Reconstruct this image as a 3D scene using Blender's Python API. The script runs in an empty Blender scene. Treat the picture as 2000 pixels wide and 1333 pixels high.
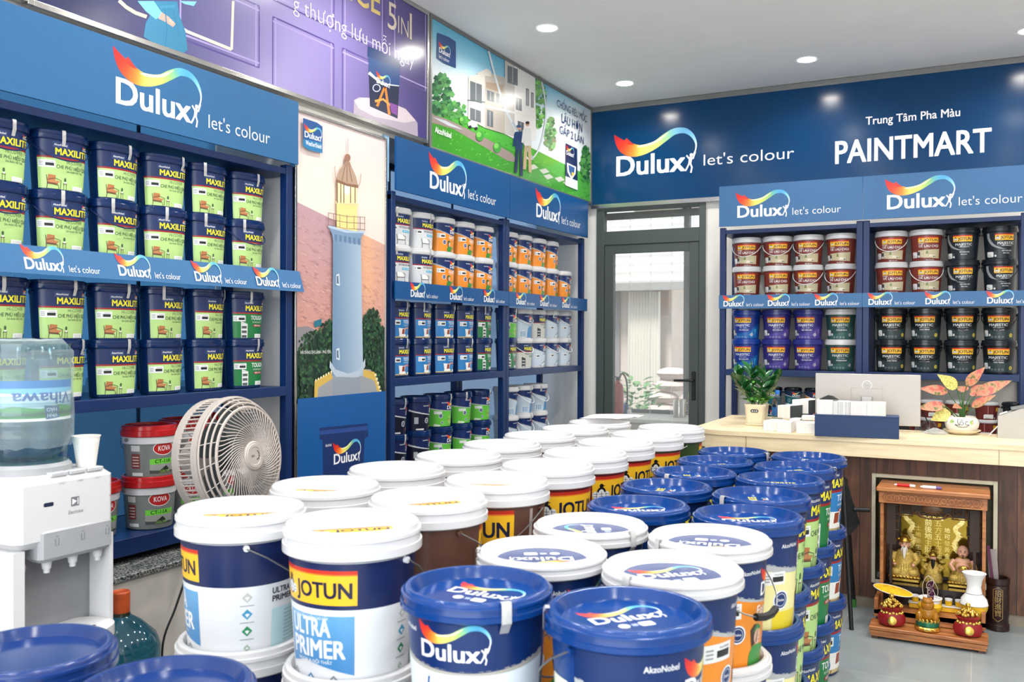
import bpy, bmesh, math, random
from mathutils import Vector, Matrix
from mathutils.geometry import tessellate_polygon
PI = math.pi
R = math.radians
SC = bpy.context.scene
COL = SC.collection
random.seed(7)

# ---------------------------------------------------------------- camera
CAM_Z, FPX = 1.5, 1781.1                      # eye height, focal length in pixels of the 2000x1333 frame
YAW, PITCH, ROLL = R(27.2165), R(-0.35), R(0.20944)
_f = Vector((-math.sin(YAW)*math.cos(PITCH), math.cos(YAW)*math.cos(PITCH), math.sin(PITCH)))
_r0 = Vector((math.cos(YAW), math.sin(YAW), 0)); _u0 = _r0.cross(_f)
_r = math.cos(ROLL)*_r0 + math.sin(ROLL)*_u0
_u = -math.sin(ROLL)*_r0 + math.cos(ROLL)*_u0
cam_data = bpy.data.cameras.new('camera')
cam_data.sensor_width = 36.0
cam_data.lens = FPX*36/2000
cam_data.clip_start, cam_data.clip_end = 0.05, 200
cam_data.dof.use_dof = True
cam_data.dof.focus_distance = 4.6
cam_data.dof.aperture_fstop = 5.0
cam = bpy.data.objects.new('camera', cam_data); COL.objects.link(cam)
cam.matrix_world = Matrix(((_r.x, _u.x, -_f.x, 0), (_r.y, _u.y, -_f.y, 0), (_r.z, _u.z, -_f.z, CAM_Z), (0, 0, 0, 1)))
SC.camera = cam

def at(u, v, x=None, y=None, z=None):
    """photo pixel -> the point where its sight line meets a plane of the room"""
    d = _r*((u-1000)/FPX) + _u*(-(v-666.5)/FPX) + _f
    t = x/d.x if x is not None else (y/d.y if y is not None else (z-CAM_Z)/d.z)
    return Vector((0, 0, CAM_Z)) + d*t

# ---------------------------------------------------------------- light
SC.view_settings.view_transform = 'Standard'
SC.view_settings.look = 'None'
SC.view_settings.gamma = 1
SC.view_settings.exposure = 0.07
world = bpy.data.worlds.new('sky'); SC.world = world; world.use_nodes = True
bg = world.node_tree.nodes['Background']
bg.inputs[0].default_value = (0.86, 0.93, 1.0, 1); bg.inputs[1].default_value = 1.5

def area_light(name, loc, rot, sx, sy, watts, col=(1, 1, 1), shape='RECTANGLE', spread=PI):
    l = bpy.data.lights.new(name, 'AREA'); l.energy = watts; l.color = col; l.shape = shape
    l.size, l.size_y, l.spread = sx, sy, spread
    o = bpy.data.objects.new(name, l); COL.objects.link(o); o.location = loc; o.rotation_euler = rot
    return o
# added area lamp standing in for daylight from an unseen, presumed shop front
area_light('shopfront_fill', (-0.2, -3.4, 1.75), (R(90), 0, 0), 5.6, 3.0, 190, (0.95, 0.98, 1.0))
LAMP_W = 9.5
sun = bpy.data.lights.new('sun', 'SUN'); sun.energy = 4.5; sun.angle = R(15); sun.color = (1, .97, .92)
sun_o = bpy.data.objects.new('sun', sun); COL.objects.link(sun_o); sun_o.rotation_euler = (R(32), R(-8), 0)   # high, from the street side, onto the yard

# ---------------------------------------------------------------- materials
def lin(c):
    """sRGB 0-255 -> linear"""
    return tuple(((v/255)/12.92 if v/255 <= .04045 else ((v/255+.055)/1.055)**2.4) for v in c[:3])
MATS = {}
def mat(name, col, rough=.5, metal=0, var=.04, scale=30, spec=.5, bump=0, emit=0, trans=0, ior=1.45, alpha=1, coat=0, stretch=(1, 1, 1)):
    """principled material with a little procedural noise in its colour"""
    if name in MATS: return MATS[name]
    m = bpy.data.materials.new(name); m.use_nodes = True; MATS[name] = m
    n, l = m.node_tree.nodes, m.node_tree.links
    b = n['Principled BSDF']; c = lin(col)
    b.inputs['Base Color'].default_value = (*c, 1)
    b.inputs['Roughness'].default_value = rough; b.inputs['Metallic'].default_value = metal
    b.inputs['Specular IOR Level'].default_value = spec; b.inputs['IOR'].default_value = ior
    b.inputs['Transmission Weight'].default_value = trans; b.inputs['Alpha'].default_value = alpha
    b.inputs['Coat Weight'].default_value = coat
    if emit:
        b.inputs['Emission Color'].default_value = (*c, 1); b.inputs['Emission Strength'].default_value = emit
    if var or bump:
        tc = n.new('ShaderNodeTexCoord'); mp = n.new('ShaderNodeMapping'); nz = n.new('ShaderNodeTexNoise')
        mp.inputs['Scale'].default_value = stretch
        nz.inputs['Scale'].default_value = scale; nz.inputs['Detail'].default_value = 4
        l.new(tc.outputs['Object'], mp.inputs[0]); l.new(mp.outputs[0], nz.inputs['Vector'])
        if var:
            cr = n.new('ShaderNodeValToRGB')
            cr.color_ramp.elements[0].position, cr.color_ramp.elements[1].position = .3, .7
            cr.color_ramp.elements[0].color = (*[max(0, v*(1-var)) for v in c], 1)
            cr.color_ramp.elements[1].color = (*[min(1, v*(1+var)) for v in c], 1)
            l.new(nz.outputs['Fac'], cr.inputs[0]); l.new(cr.outputs[0], b.inputs['Base Color'])
        if bump:
            bp = n.new('ShaderNodeBump'); bp.inputs['Strength'].default_value = bump; bp.inputs['Distance'].default_value = .01
            l.new(nz.outputs['Fac'], bp.inputs['Height']); l.new(bp.outputs[0], b.inputs['Normal'])
    return m
def print_mat(name, rough=.4, spec=.5, metal=0):
    """printed surface: the colours of the print are stored with its shapes"""
    if name in MATS: return MATS[name]
    m = bpy.data.materials.new(name); m.use_nodes = True; MATS[name] = m
    n, l = m.node_tree.nodes, m.node_tree.links
    a = n.new('ShaderNodeVertexColor'); a.layer_name = 'ink'
    b = n['Principled BSDF']; b.inputs['Roughness'].default_value = rough
    b.inputs['Specular IOR Level'].default_value = spec; b.inputs['Metallic'].default_value = metal
    l.new(a.outputs[0], b.inputs['Base Color'])
    return m

# ---------------------------------------------------------------- mesh builder
class MB:
    """collects shapes, builds them as ONE mesh object"""
    def __init__(s): s.v, s.f, s.m, s.c, s.M = [], [], [], [], Matrix()
    def add(s, vs, fs, mi=0, cols=None):
        o = len(s.v)
        for i, p in enumerate(vs):
            s.v.append(tuple(s.M @ Vector(p))); s.c.append(cols[i] if cols else (1, 1, 1))
        for f in fs: s.f.append([o+i for i in f]); s.m.append(mi)
        return s
    def box(s, x0, x1, y0, y1, z0, z1, mi=0, ch=0):
        if ch:
            c = ch; P = []; F = []
            x0, x1 = min(x0, x1), max(x0, x1); y0, y1 = min(y0, y1), max(y0, y1); z0, z1 = min(z0, z1), max(z0, z1)
            def oct_(d, z):
                a0, a1, b0, b1 = x0+d, x1-d, y0+d, y1-d
                return [(a0+c, b0, z), (a1-c, b0, z), (a1, b0+c, z), (a1, b1-c, z), (a1-c, b1, z), (a0+c, b1, z), (a0, b1-c, z), (a0, b0+c, z)]
            P = oct_(c, z0)+oct_(0, z0+c)+oct_(0, z1-c)+oct_(c, z1)
            F = [list(range(7, -1, -1)), list(range(24, 32))]
            for k in range(3):
                for i in range(8): j = (i+1) % 8; F.append([k*8+i, k*8+j, k*8+8+j, k*8+8+i])
            return s.add(P, F, mi)
        return s.add([(x0, y0, z0), (x1, y0, z0), (x1, y1, z0), (x0, y1, z0), (x0, y0, z1), (x1, y0, z1), (x1, y1, z1), (x0, y1, z1)],
                     [(3, 2, 1, 0), (4, 5, 6, 7), (0, 1, 5, 4), (1, 2, 6, 5), (2, 3, 7, 6), (3, 0, 4, 7)], mi)
    def loft(s, rings, mi=0, close=True, cap0=True, cap1=True):
        n = len(rings[0]); V = [p for r in rings for p in r]; F = []
        for k in range(len(rings)-1):
            for i in range(n if close else n-1):
                j = (i+1) % n; F.append([k*n+i, k*n+j, (k+1)*n+j, (k+1)*n+i])
        if cap0: F.append(list(range(n-1, -1, -1)))
        if cap1: F.append([(len(rings)-1)*n+i for i in range(n)])
        return s.add(V, F, mi)
    def lathe(s, prof, n=32, mi=0, a=1, b=1, e=2, o=(0, 0, 0), cap0=True, cap1=True):
        """profile of (radius, z); a, b stretch x and y, e is the superellipse power"""
        rings = []
        for r, z in prof:
            ring = []
            for i in range(n):
                t = 2*PI*i/n; c, q = math.cos(t), math.sin(t)
                if e != 2:
                    k = (abs(c)**e+abs(q)**e)**(-1/e); c, q = c*k, q*k
                ring.append((o[0]+r*a*c, o[1]+r*b*q, o[2]+z))
            rings.append(ring)
        return s.loft(rings, mi, True, cap0, cap1)
    def tube(s, pts, r, n=8, mi=0, closed=False, cap=True):
        pts = [Vector(p) for p in pts]; N = len(pts); rings = []
        rr = r if isinstance(r, (list, tuple)) else [r]*N
        up = None
        for i, p in enumerate(pts):
            if closed: d = pts[(i+1) % N]-pts[i-1]
            else: d = pts[min(i+1, N-1)]-pts[max(i-1, 0)]
            d.normalize()
            if up is None:
                up = Vector((0, 0, 1)) if abs(d.z) < .9 else Vector((1, 0, 0))
            x = d.cross(up)
            if x.length < 1e-6: x = d.cross(Vector((0, 1, 0)))
            x.normalize(); up = x.cross(d).normalized()
            rings.append([tuple(p+rr[i]*(math.cos(2*PI*k/n)*x+math.sin(2*PI*k/n)*up)) for k in range(n)])
        if closed: rings.append(rings[0]); cap = False
        return s.loft(rings, mi, True, cap, cap)
    def cyl(s, p0, p1, r0, r1=None, n=16, mi=0):
        return s.tube([p0, p1], [r0, r0 if r1 is None else r1], n, mi)
    def ball(s, c, rx, ry=None, rz=None, n=16, m=10, mi=0):
        ry = rx if ry is None else ry; rz = rx if rz is None else rz
        rings = []
        for k in range(m+1):
            t = -PI/2+PI*k/m; t = max(-PI/2+.02, min(PI/2-.02, t))
            rings.append([(c[0]+rx*math.cos(t)*math.cos(2*PI*i/n), c[1]+ry*math.cos(t)*math.sin(2*PI*i/n), c[2]+rz*math.sin(t)) for i in range(n)])
        return s.loft(rings, mi)
    def prism(s, pts, d0, d1, axis='y', mi=0):
        """extrude a 2D outline along an axis"""
        def w(p, d):
            return {'y': (p[0], d, p[1]), 'x': (d, p[0], p[1]), 'z': (p[0], p[1], d)}[axis]
        n = len(pts); V = [w(p, d0) for p in pts]+[w(p, d1) for p in pts]
        tris = tessellate_polygon([[Vector((p[0], p[1], 0)) for p in pts]])
        F = [list(t) for t in tris]+[[i+n for i in reversed(t)] for t in tris]
        for i in range(n): j = (i+1) % n; F.append([i, j, n+j, n+i])
        return s.add(V, F, mi)
    def art(s, a, fmap, mi=0, step=None):
        V, F, Cc = a.mesh(step)
        return s.add([fmap(*p) for p in V], F, mi, Cc)
    def build(s, name, mats, parent=None, smooth=35, bevel=0):
        me = bpy.data.meshes.new(name)
        me.from_pydata(s.v, [], s.f)
        for m in (mats if isinstance(mats, (list, tuple)) else [mats]): me.materials.append(m)
        me.polygons.foreach_set('material_index', s.m)
        if any(c != (1, 1, 1) for c in s.c):
            at_ = me.attributes.new('ink', 'FLOAT_COLOR', 'POINT')
            at_.data.foreach_set('color', [q for c in s.c for q in (*c, 1)])
        if smooth:
            me.polygons.foreach_set('use_smooth', [True]*len(me.polygons))
            me.set_sharp_from_angle(angle=R(smooth))
        me.update()
        o = bpy.data.objects.new(name, me); COL.objects.link(o)
        if bevel:
            md = o.modifiers.new('edges', 'BEVEL'); md.width = bevel; md.segments = 2; md.limit_method = 'ANGLE'
        if parent: o.parent = parent
        return o

def fixnormals(o):
    bm = bmesh.new(); bm.from_mesh(o.data); bmesh.ops.recalc_face_normals(bm, faces=bm.faces[:]); bm.to_mesh(o.data); bm.free()
    return o
def tag(o, label, cat, group=None):
    o['label'] = label; o['category'] = cat
    if group: o['group'] = group
    return o
def thing(name, label, cat, loc=(0, 0, 0), rotz=0, group=None):
    o = bpy.data.objects.new(name, None); COL.objects.link(o); o.empty_display_size = .05
    o.location = loc; o.rotation_euler = (0, 0, rotz)
    return tag(o, label, cat, group)
def structure(o):
    o['kind'] = 'structure'; return o
def inst(me_obj, parent, name=None):
    """another object with the same mesh, as a part of parent"""
    c = me_obj.copy(); COL.objects.link(c); c.parent = parent
    return c

# ---------------------------------------------------------------- flat print
_TXT = {}
def text2d(t, bold=0):
    k = (t, bold)
    if k not in _TXT:
        c = bpy.data.curves.new('txt', 'FONT'); c.body = t; c.resolution_u = 3; c.offset = bold
        o = bpy.data.objects.new('txt', c); COL.objects.link(o)
        me = bpy.data.meshes.new_from_object(o.evaluated_get(bpy.context.evaluated_depsgraph_get()))
        V = [(v.co.x, v.co.y) for v in me.vertices]; F = [list(p.vertices) for p in me.polygons]
        bpy.data.objects.remove(o); bpy.data.curves.remove(c); bpy.data.meshes.remove(me)
        x0 = min(p[0] for p in V); x1 = max(p[0] for p in V)
        _TXT[k] = ([(p[0]-x0, p[1]) for p in V], F, x1-x0)
    return _TXT[k]
class Art:
    """coloured flat shapes in layers; colours are sRGB 0-255, or a function of (x, z)"""
    def __init__(s): s.g = []; s.T = None; s.L = 0; s.S = []; s.inc = 1
    def _w(s, p):
        return s.T(p) if s.T else p
    def tri(s, V, F, col, dz=0, grid=None):
        s.g.append(([s._w(p) for p in V], F, col, s.L+dz, grid, V)); return s
    def poly(s, pts, col, dz=0, grid=None):
        F = tessellate_polygon([[Vector((p[0], p[1], 0)) for p in pts]])
        s.tri([tuple(p) for p in pts], [list(t) for t in F], col, dz, grid); s.L += s.inc; return s
    def rect(s, x0, z0, x1, z1, col, grid=None):
        return s.poly([(x0, z0), (x1, z0), (x1, z1), (x0, z1)], col, 0, grid)
    def rrect(s, x0, z0, x1, z1, r, col):
        P = []
        for cx, cz, a in ((x1-r, z1-r, 0), (x0+r, z1-r, 90), (x0+r, z0+r, 180), (x1-r, z0+r, 270)):
            P += [(cx+r*math.cos(R(a+q)), cz+r*math.sin(R(a+q))) for q in (0, 30, 60, 90)]
        return s.poly(P, col)
    def disc(s, x, z, r, col, rz=None, n=20):
        rz = r if rz is None else rz
        return s.poly([(x+r*math.cos(2*PI*i/n), z+rz*math.sin(2*PI*i/n)) for i in range(n)], col)
    def stroke(s, pts, w, col, cols=None):
        """ribbon along a line; w one width or one per point, cols one colour per point"""
        n = len(pts); L, Q = [], []
        ww = w if isinstance(w, (list, tuple)) else [w]*n
        for i, p in enumerate(pts):
            a, b = pts[max(i-1, 0)], pts[min(i+1, n-1)]
            d = math.hypot(b[0]-a[0], b[1]-a[1]) or 1; nx, nz = -(b[1]-a[1])/d, (b[0]-a[0])/d
            L.append((p[0]+nx*ww[i]/2, p[1]+nz*ww[i]/2)); Q.append((p[0]-nx*ww[i]/2, p[1]-nz*ww[i]/2))
        F = []
        for i in range(n-1): F += [[i, n+i, n+i+1], [i, n+i+1, i+1]]
        s.tri(L+Q, F, list(cols)+list(cols) if cols else col); s.L += s.inc; return s
    def ring(s, x, z, r, w, col, n=24):
        return s.stroke([(x+r*math.cos(2*PI*i/n), z+r*math.sin(2*PI*i/n)) for i in range(n+1)], w, col)
    def text(s, t, x, z, h, col, bold=0, w=None, al='l', shear=0):
        V, F, W = text2d(t, min(0, bold)); k = h/.69; b = max(0, bold); sx = (w/(W+2*b)) if w else k
        x0 = x-((W+2*b)*sx)*{'l': 0, 'c': .5, 'r': 1}[al]+b*sx
        P = [(p[0]*sx+shear*p[1]*k, p[1]*k) for p in V]
        sh = [(0, 0)] if b <= 0 else ([(-b, 0), (b, 0)] if b < .01 else [(-b, -b*.6), (b, -b*.6), (-b, b*.6), (b, b*.6)])   # heavy type: the letter set in four close places
        for i, (dx, dz) in enumerate(sh): s.tri([(x0+p[0]+dx*sx, z+p[1]+(dz+b*.6)*k) for p in P], F, col, i*.3)
        s.L += s.inc; return s
    def sub(s, x, z, k, rot=0, kz=None):
        """following shapes are placed scaled by k at (x, z), until end()"""
        c, q = math.cos(rot), math.sin(rot); kz = k if kz is None else kz
        old = s.T; s.S.append(old)
        def T(p):
            w = (x+k*p[0]*c-kz*p[1]*q, z+k*p[0]*q+kz*p[1]*c)
            return old(w) if old else w
        s.T = T
        return s
    def end(s): s.T = s.S.pop(); return s
    def mesh(s, step=None):
        V, F, Cc = [], [], []
        flat = bmesh.new() if step else None
        if step: cl = flat.verts.layers.float_color.new('ink')
        for P, T, col, L, grid, P0 in s.g:
            if grid:
                b = bmesh.new(); vs = [b.verts.new((p[0], 0, p[1])) for p in P]
                for t in T:
                    try: b.faces.new([vs[i] for i in t])
                    except ValueError: pass
                for ax in (0, 2):
                    lo = min(v.co[ax] for v in b.verts); hi = max(v.co[ax] for v in b.verts)
                    k = math.floor(lo/grid)+1
                    while k*grid < hi:
                        co = [0, 0, 0]; co[ax] = k*grid; no = [0, 0, 0]; no[ax] = 1
                        bmesh.ops.bisect_plane(b, geom=b.verts[:]+b.edges[:]+b.faces[:], plane_co=co, plane_no=no, dist=1e-6); k += 1
                b.verts.index_update()
                P = [(v.co.x, v.co.z) for v in b.verts]; T = [[v.index for v in f.verts] for f in b.faces]
                cols = [lin(col(*p)) for p in P] if callable(col) else [lin(col)]*len(P); b.free()
            elif callable(col): cols = [lin(col(*p)) for p in P]
            elif isinstance(col, list): cols = [lin(c) for c in col]
            else: cols = [lin(col)]*len(P)
            if step:
                vs = []
                for p, c in zip(P, cols):
                    v = flat.verts.new((p[0], L, p[1])); v[cl] = (*c, 1); vs.append(v)
                for t in T:
                    try: flat.faces.new([vs[i] for i in t])
                    except ValueError: pass
            else:
                o = len(V); V += [(p[0], p[1], L) for p in P]; Cc += cols; F += [[o+i for i in t] for t in T]
        if step:
            lo = min(v.co.x for v in flat.verts); hi = max(v.co.x for v in flat.verts); k = math.floor(lo/step)+1
            while k*step < hi:
                bmesh.ops.bisect_plane(flat, geom=flat.verts[:]+flat.edges[:]+flat.faces[:], plane_co=(k*step, 0, 0), plane_no=(1, 0, 0), dist=1e-6); k += 1
            flat.verts.index_update()
            V = [(v.co.x, v.co.z, v.co.y) for v in flat.verts]; Cc = [tuple(v[cl])[:3] for v in flat.verts]
            F = [[v.index for v in f.verts] for f in flat.faces]; flat.free()
        # all faces wound the same way
        out = []
        for f in F:
            a = sum(V[f[i]][0]*V[f[(i+1) % len(f)]][1]-V[f[(i+1) % len(f)]][0]*V[f[i]][1] for i in range(len(f)))
            out.append(f if a > 0 else f[::-1])
        return V, out, Cc
WHITE = (240, 241, 243)
def mixc(a, b, t): return tuple(a[i]+(b[i]-a[i])*t for i in range(3))
def spline(P, n=6):
    """Catmull-Rom through points of any dimension"""
    out = []
    for i in range(len(P)-1):
        p0, p1, p2, p3 = P[max(i-1, 0)], P[i], P[i+1], P[min(i+2, len(P)-1)]
        for k in range(n):
            t = k/n
            out.append(tuple(.5*((2*b)+(-a+c)*t+(2*a-5*b+4*c-d)*t*t+(-a+3*b-3*c+d)*t**3) for a, b, c, d in zip(p0, p1, p2, p3)))
    out.append(tuple(P[-1])); return out

def swoosh(a, word=True, col=WHITE, tag_=True, man=True):
    """coloured ribbon over the paint word, with the little figure holding its end; word 1 wide"""
    key = [(-.03, .56, .012, (196, 30, 50)), (.03, .47, .10, (216, 38, 34)), (.12, .385, .17, (232, 72, 32)), (.25, .33, .17, (243, 140, 50)),
           (.40, .325, .125, (252, 222, 110)), (.56, .375, .10, (205, 218, 110)), (.70, .46, .10, (150, 200, 130)), (.83, .525, .085, (90, 178, 200)),
           (.97, .525, .07, (80, 165, 215)), (1.07, .46, .05, (120, 195, 230)), (1.125, .36, .028, (190, 225, 240)), (1.125, .27, .018, WHITE), (1.09, .20, .014, WHITE)]
    P = spline([(k[0], k[1], k[2], *k[3]) for k in key], 5)
    a.stroke([p[:2] for p in P], [max(.008, p[2]) for p in P], None, [tuple(max(0, min(255, q)) for q in p[3:]) for p in P])
    # torn upper edge and the light streak in the ribbon
    a.poly([(.10, .455), (.15, .505), (.185, .47), (.26, .405), (.18, .41)], (220, 50, 35))
    Q = spline([(.30, .375), (.45, .385), (.60, .43), (.74, .52)], 4)
    a.stroke(Q, [.006, .02, .03, .03, .03, .03, .03, .03, .03, .03, .02, .012, .006][:len(Q)], (250, 245, 190))
    if word: a.text('Dulux', 0, 0, .26, col, .022, w=.985)
    if man:
        a.disc(1.065, .20, .024, col, n=10)
        a.stroke([(1.06, .175), (1.045, .09)], [.05, .04], col)
        a.stroke([(1.0, .20), (1.04, .15), (1.09, .155), (1.12, .24)], .022, col)
        a.stroke([(1.05, .10), (1.075, .04), (1.06, -.03)], .022, col)
        a.stroke([(1.04, .10), (1.01, .04), (.985, .0)], .022, col)
    return a
def tagline(a, x=1.22, w=1.02, col=WHITE):
    return a.text("let's colour", x, 0, .155, col, -.006, w=w)
def penguin(a, x, z, h):
    a.sub(x, z, h)
    a.disc(0, .38, .30, (20, 22, 30), .40, 14); a.disc(0, .84, .13, (20, 22, 30), n=10)
    a.poly([(.10, .88), (.26, .84), (.10, .80)], (20, 22, 30))
    a.disc(0, .34, .19, (236, 238, 240), .30, 12)
    for dx in (-.3, .3): a.disc(dx*1.15, .3, .2, (236, 238, 240), .22, 10)
    for dz in (.2, .34): a.rect(-.5, dz, .5, dz+.03, (20, 22, 30))
    for dx in (-.3, 0, .27): a.rect(dx, .1, dx+.03, .5, (20, 22, 30))
    return a.end()
def jotun(a, x0, z0, x1, z1, stripe=.16, bird=True):
    h = z1-z0
    a.rect(x0, z0, x1, z1, (246, 190, 40))
    a.rect(x0, z1-h*stripe, x1, z1, (205, 52, 30))
    a.rect(x0, z1-h*stripe*1.35, x1, z1-h*stripe, (240, 130, 40))
    w = x1-x0; tx = x0+w*(.27 if bird else .08)
    if bird: penguin(a, x0+w*.135, z0+h*.14, h*.62)
    return a.text('JOTUN', tx, z0+h*.2, h*.44, (26, 30, 60), .028, w=x1-w*.05-tx)
# ================================================================ the room
LX, BY, CZ, RX, FY = -2.94, 7.2, 3.43, 2.7, -3.45      # plane of the left displays, back wall, ceiling, right wall, shop front
GX = -3.46                                             # glazing behind the left racks
M_WALL = mat('white_wall_paint', (226, 222, 215), .7, var=.02, scale=6, bump=.03)
M_CEIL = mat('ceiling_paint', (242, 242, 244), .8, var=.015, scale=4)
M_STEEL = mat('blue_rack_steel', (8, 40, 90), .38, var=.06, scale=12)
M_SHEET = mat('blue_sheet', (41, 99, 148), .42, var=.03, scale=60)
M_DEEP = mat('deep_blue_sheet', (0, 56, 100), .17, var=.03, scale=8, spec=.4)
M_CHROME = mat('chrome_trim', (190, 188, 184), .22, 1.0, var=.05)
M_GREYTRIM = mat('grey_trim', (128, 128, 126), .4, .6, var=.05)
M_DOORMETAL = mat('charcoal_aluminium', (74, 82, 80), .45, .2, var=.05, scale=80)
M_PRINT = print_mat('printed_film', .38)
M_GLOSSPRINT = print_mat('glossy_print', .28)
M_BLACK = mat('black_plastic', (22, 22, 24), .45)
M_WHITEPL = mat('white_plastic', (238, 238, 240), .32, var=.012)

def tile_floor():
    m = bpy.data.materials.new('grey_floor_tile'); m.use_nodes = True
    n, l = m.node_tree.nodes, m.node_tree.links; b = n['Principled BSDF']
    tc = n.new('ShaderNodeTexCoord'); mp = n.new('ShaderNodeMapping'); br = n.new('ShaderNodeTexBrick'); nz = n.new('ShaderNodeTexNoise'); mx = n.new('ShaderNodeMixRGB')
    mp.inputs['Location'].default_value = (.03, -.13, 0)
    br.offset = 0; br.inputs['Scale'].default_value = 1; br.inputs['Brick Width'].default_value = .6; br.inputs['Row Height'].default_value = .6
    br.inputs['Mortar Size'].default_value = .0025
    br.inputs['Color1'].default_value = (*lin((150, 160, 164)), 1); br.inputs['Color2'].default_value = (*lin((158, 167, 170)), 1); br.inputs['Mortar'].default_value = (*lin((172, 178, 178)), 1)
    nz.inputs['Scale'].default_value = 5; nz.inputs['Detail'].default_value = 6
    mx.blend_type = 'MULTIPLY'; mx.inputs[0].default_value = .25
    l.new(tc.outputs['Object'], mp.inputs[0]); l.new(mp.outputs[0], br.inputs[0]); l.new(tc.outputs['Object'], nz.inputs['Vector'])
    l.new(br.outputs[0], mx.inputs[1]); l.new(nz.outputs['Fac'], mx.inputs[2]); l.new(mx.outputs[0], b.inputs['Base Color'])
    b.inputs['Roughness'].default_value = .22
    return m
def wood(name, c0, c1, rough=.4, sc=(1, 1, 1), scale=6, planks=0, plank_axis=0, groove=(40, 24, 16)):
    m = bpy.data.materials.new(name); m.use_nodes = True
    n, l = m.node_tree.nodes, m.node_tree.links; b = n['Principled BSDF']
    tc = n.new('ShaderNodeTexCoord'); mp = n.new('ShaderNodeMapping'); mp.inputs['Scale'].default_value = sc
    nz = n.new('ShaderNodeTexNoise'); nz.inputs['Scale'].default_value = scale; nz.inputs['Detail'].default_value = 8; nz.inputs['Distortion'].default_value = .8
    cr = n.new('ShaderNodeValToRGB'); cr.color_ramp.elements[0].position, cr.color_ramp.elements[1].position = .35, .68
    cr.color_ramp.elements[0].color = (*lin(c0), 1); cr.color_ramp.elements[1].color = (*lin(c1), 1)
    l.new(tc.outputs['Object'], mp.inputs[0]); l.new(mp.outputs[0], nz.inputs['Vector']); l.new(nz.outputs['Fac'], cr.inputs[0])
    out = cr.outputs[0]
    if planks:
        sx = n.new('ShaderNodeSeparateXYZ'); l.new(tc.outputs['Object'], sx.inputs[0])
        d = n.new('ShaderNodeMath'); d.operation = 'DIVIDE'; d.inputs[1].default_value = planks; l.new(sx.outputs[plank_axis], d.inputs[0])
        fr = n.new('ShaderNodeMath'); fr.operation = 'FRACT'; l.new(d.outputs[0], fr.inputs[0])
        fl = n.new('ShaderNodeMath'); fl.operation = 'FLOOR'; l.new(d.outputs[0], fl.inputs[0])
        wn = n.new('ShaderNodeTexWhiteNoise'); wn.noise_dimensions = '1D'; l.new(fl.outputs[0], wn.inputs['W'])
        hv = n.new('ShaderNodeHueSaturation'); vv = n.new('ShaderNodeMapRange'); vv.inputs[3].default_value = .75; vv.inputs[4].default_value = 1.2
        l.new(wn.outputs['Value'], vv.inputs[0]); l.new(vv.outputs[0], hv.inputs['Value']); l.new(out, hv.inputs['Color'])
        lt = n.new('ShaderNodeMath'); lt.operation = 'LESS_THAN'; lt.inputs[1].default_value = .05; l.new(fr.outputs[0], lt.inputs[0])
        mx = n.new('ShaderNodeMixRGB'); mx.inputs[2].default_value = (*lin(groove), 1); l.new(lt.outputs[0], mx.inputs[0]); l.new(hv.outputs[0], mx.inputs[1]); out = mx.outputs[0]
    l.new(out, b.inputs['Base Color']); b.inputs['Roughness'].default_value = rough
    return m
def glass_mat(name, tint=(235, 242, 240), refl=.12, rough=.02):
    m = bpy.data.materials.new(name); m.use_nodes = True
    n, l = m.node_tree.nodes, m.node_tree.links
    t = n.new('ShaderNodeBsdfTransparent'); t.inputs[0].default_value = (*lin(tint), 1)
    g = n.new('ShaderNodeBsdfGlossy'); g.inputs['Roughness'].default_value = rough
    fr = n.new('ShaderNodeLayerWeight'); pw = n.new('ShaderNodeMath'); pw.operation = 'POWER'; pw.inputs[1].default_value = 4
    ad = n.new('ShaderNodeMath'); ad.operation = 'MULTIPLY_ADD'; ad.inputs[1].default_value = .35+refl; ad.inputs[2].default_value = .03+.1*refl
    l.new(fr.outputs['Facing'], pw.inputs[0]); l.new(pw.outputs[0], ad.inputs[0])
    x = n.new('ShaderNodeMixShader'); l.new(ad.outputs[0], x.inputs[0]); l.new(t.outputs[0], x.inputs[1]); l.new(g.outputs[0], x.inputs[2])
    l.new(x.outputs[0], n['Material Output'].inputs[0]); return m
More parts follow.
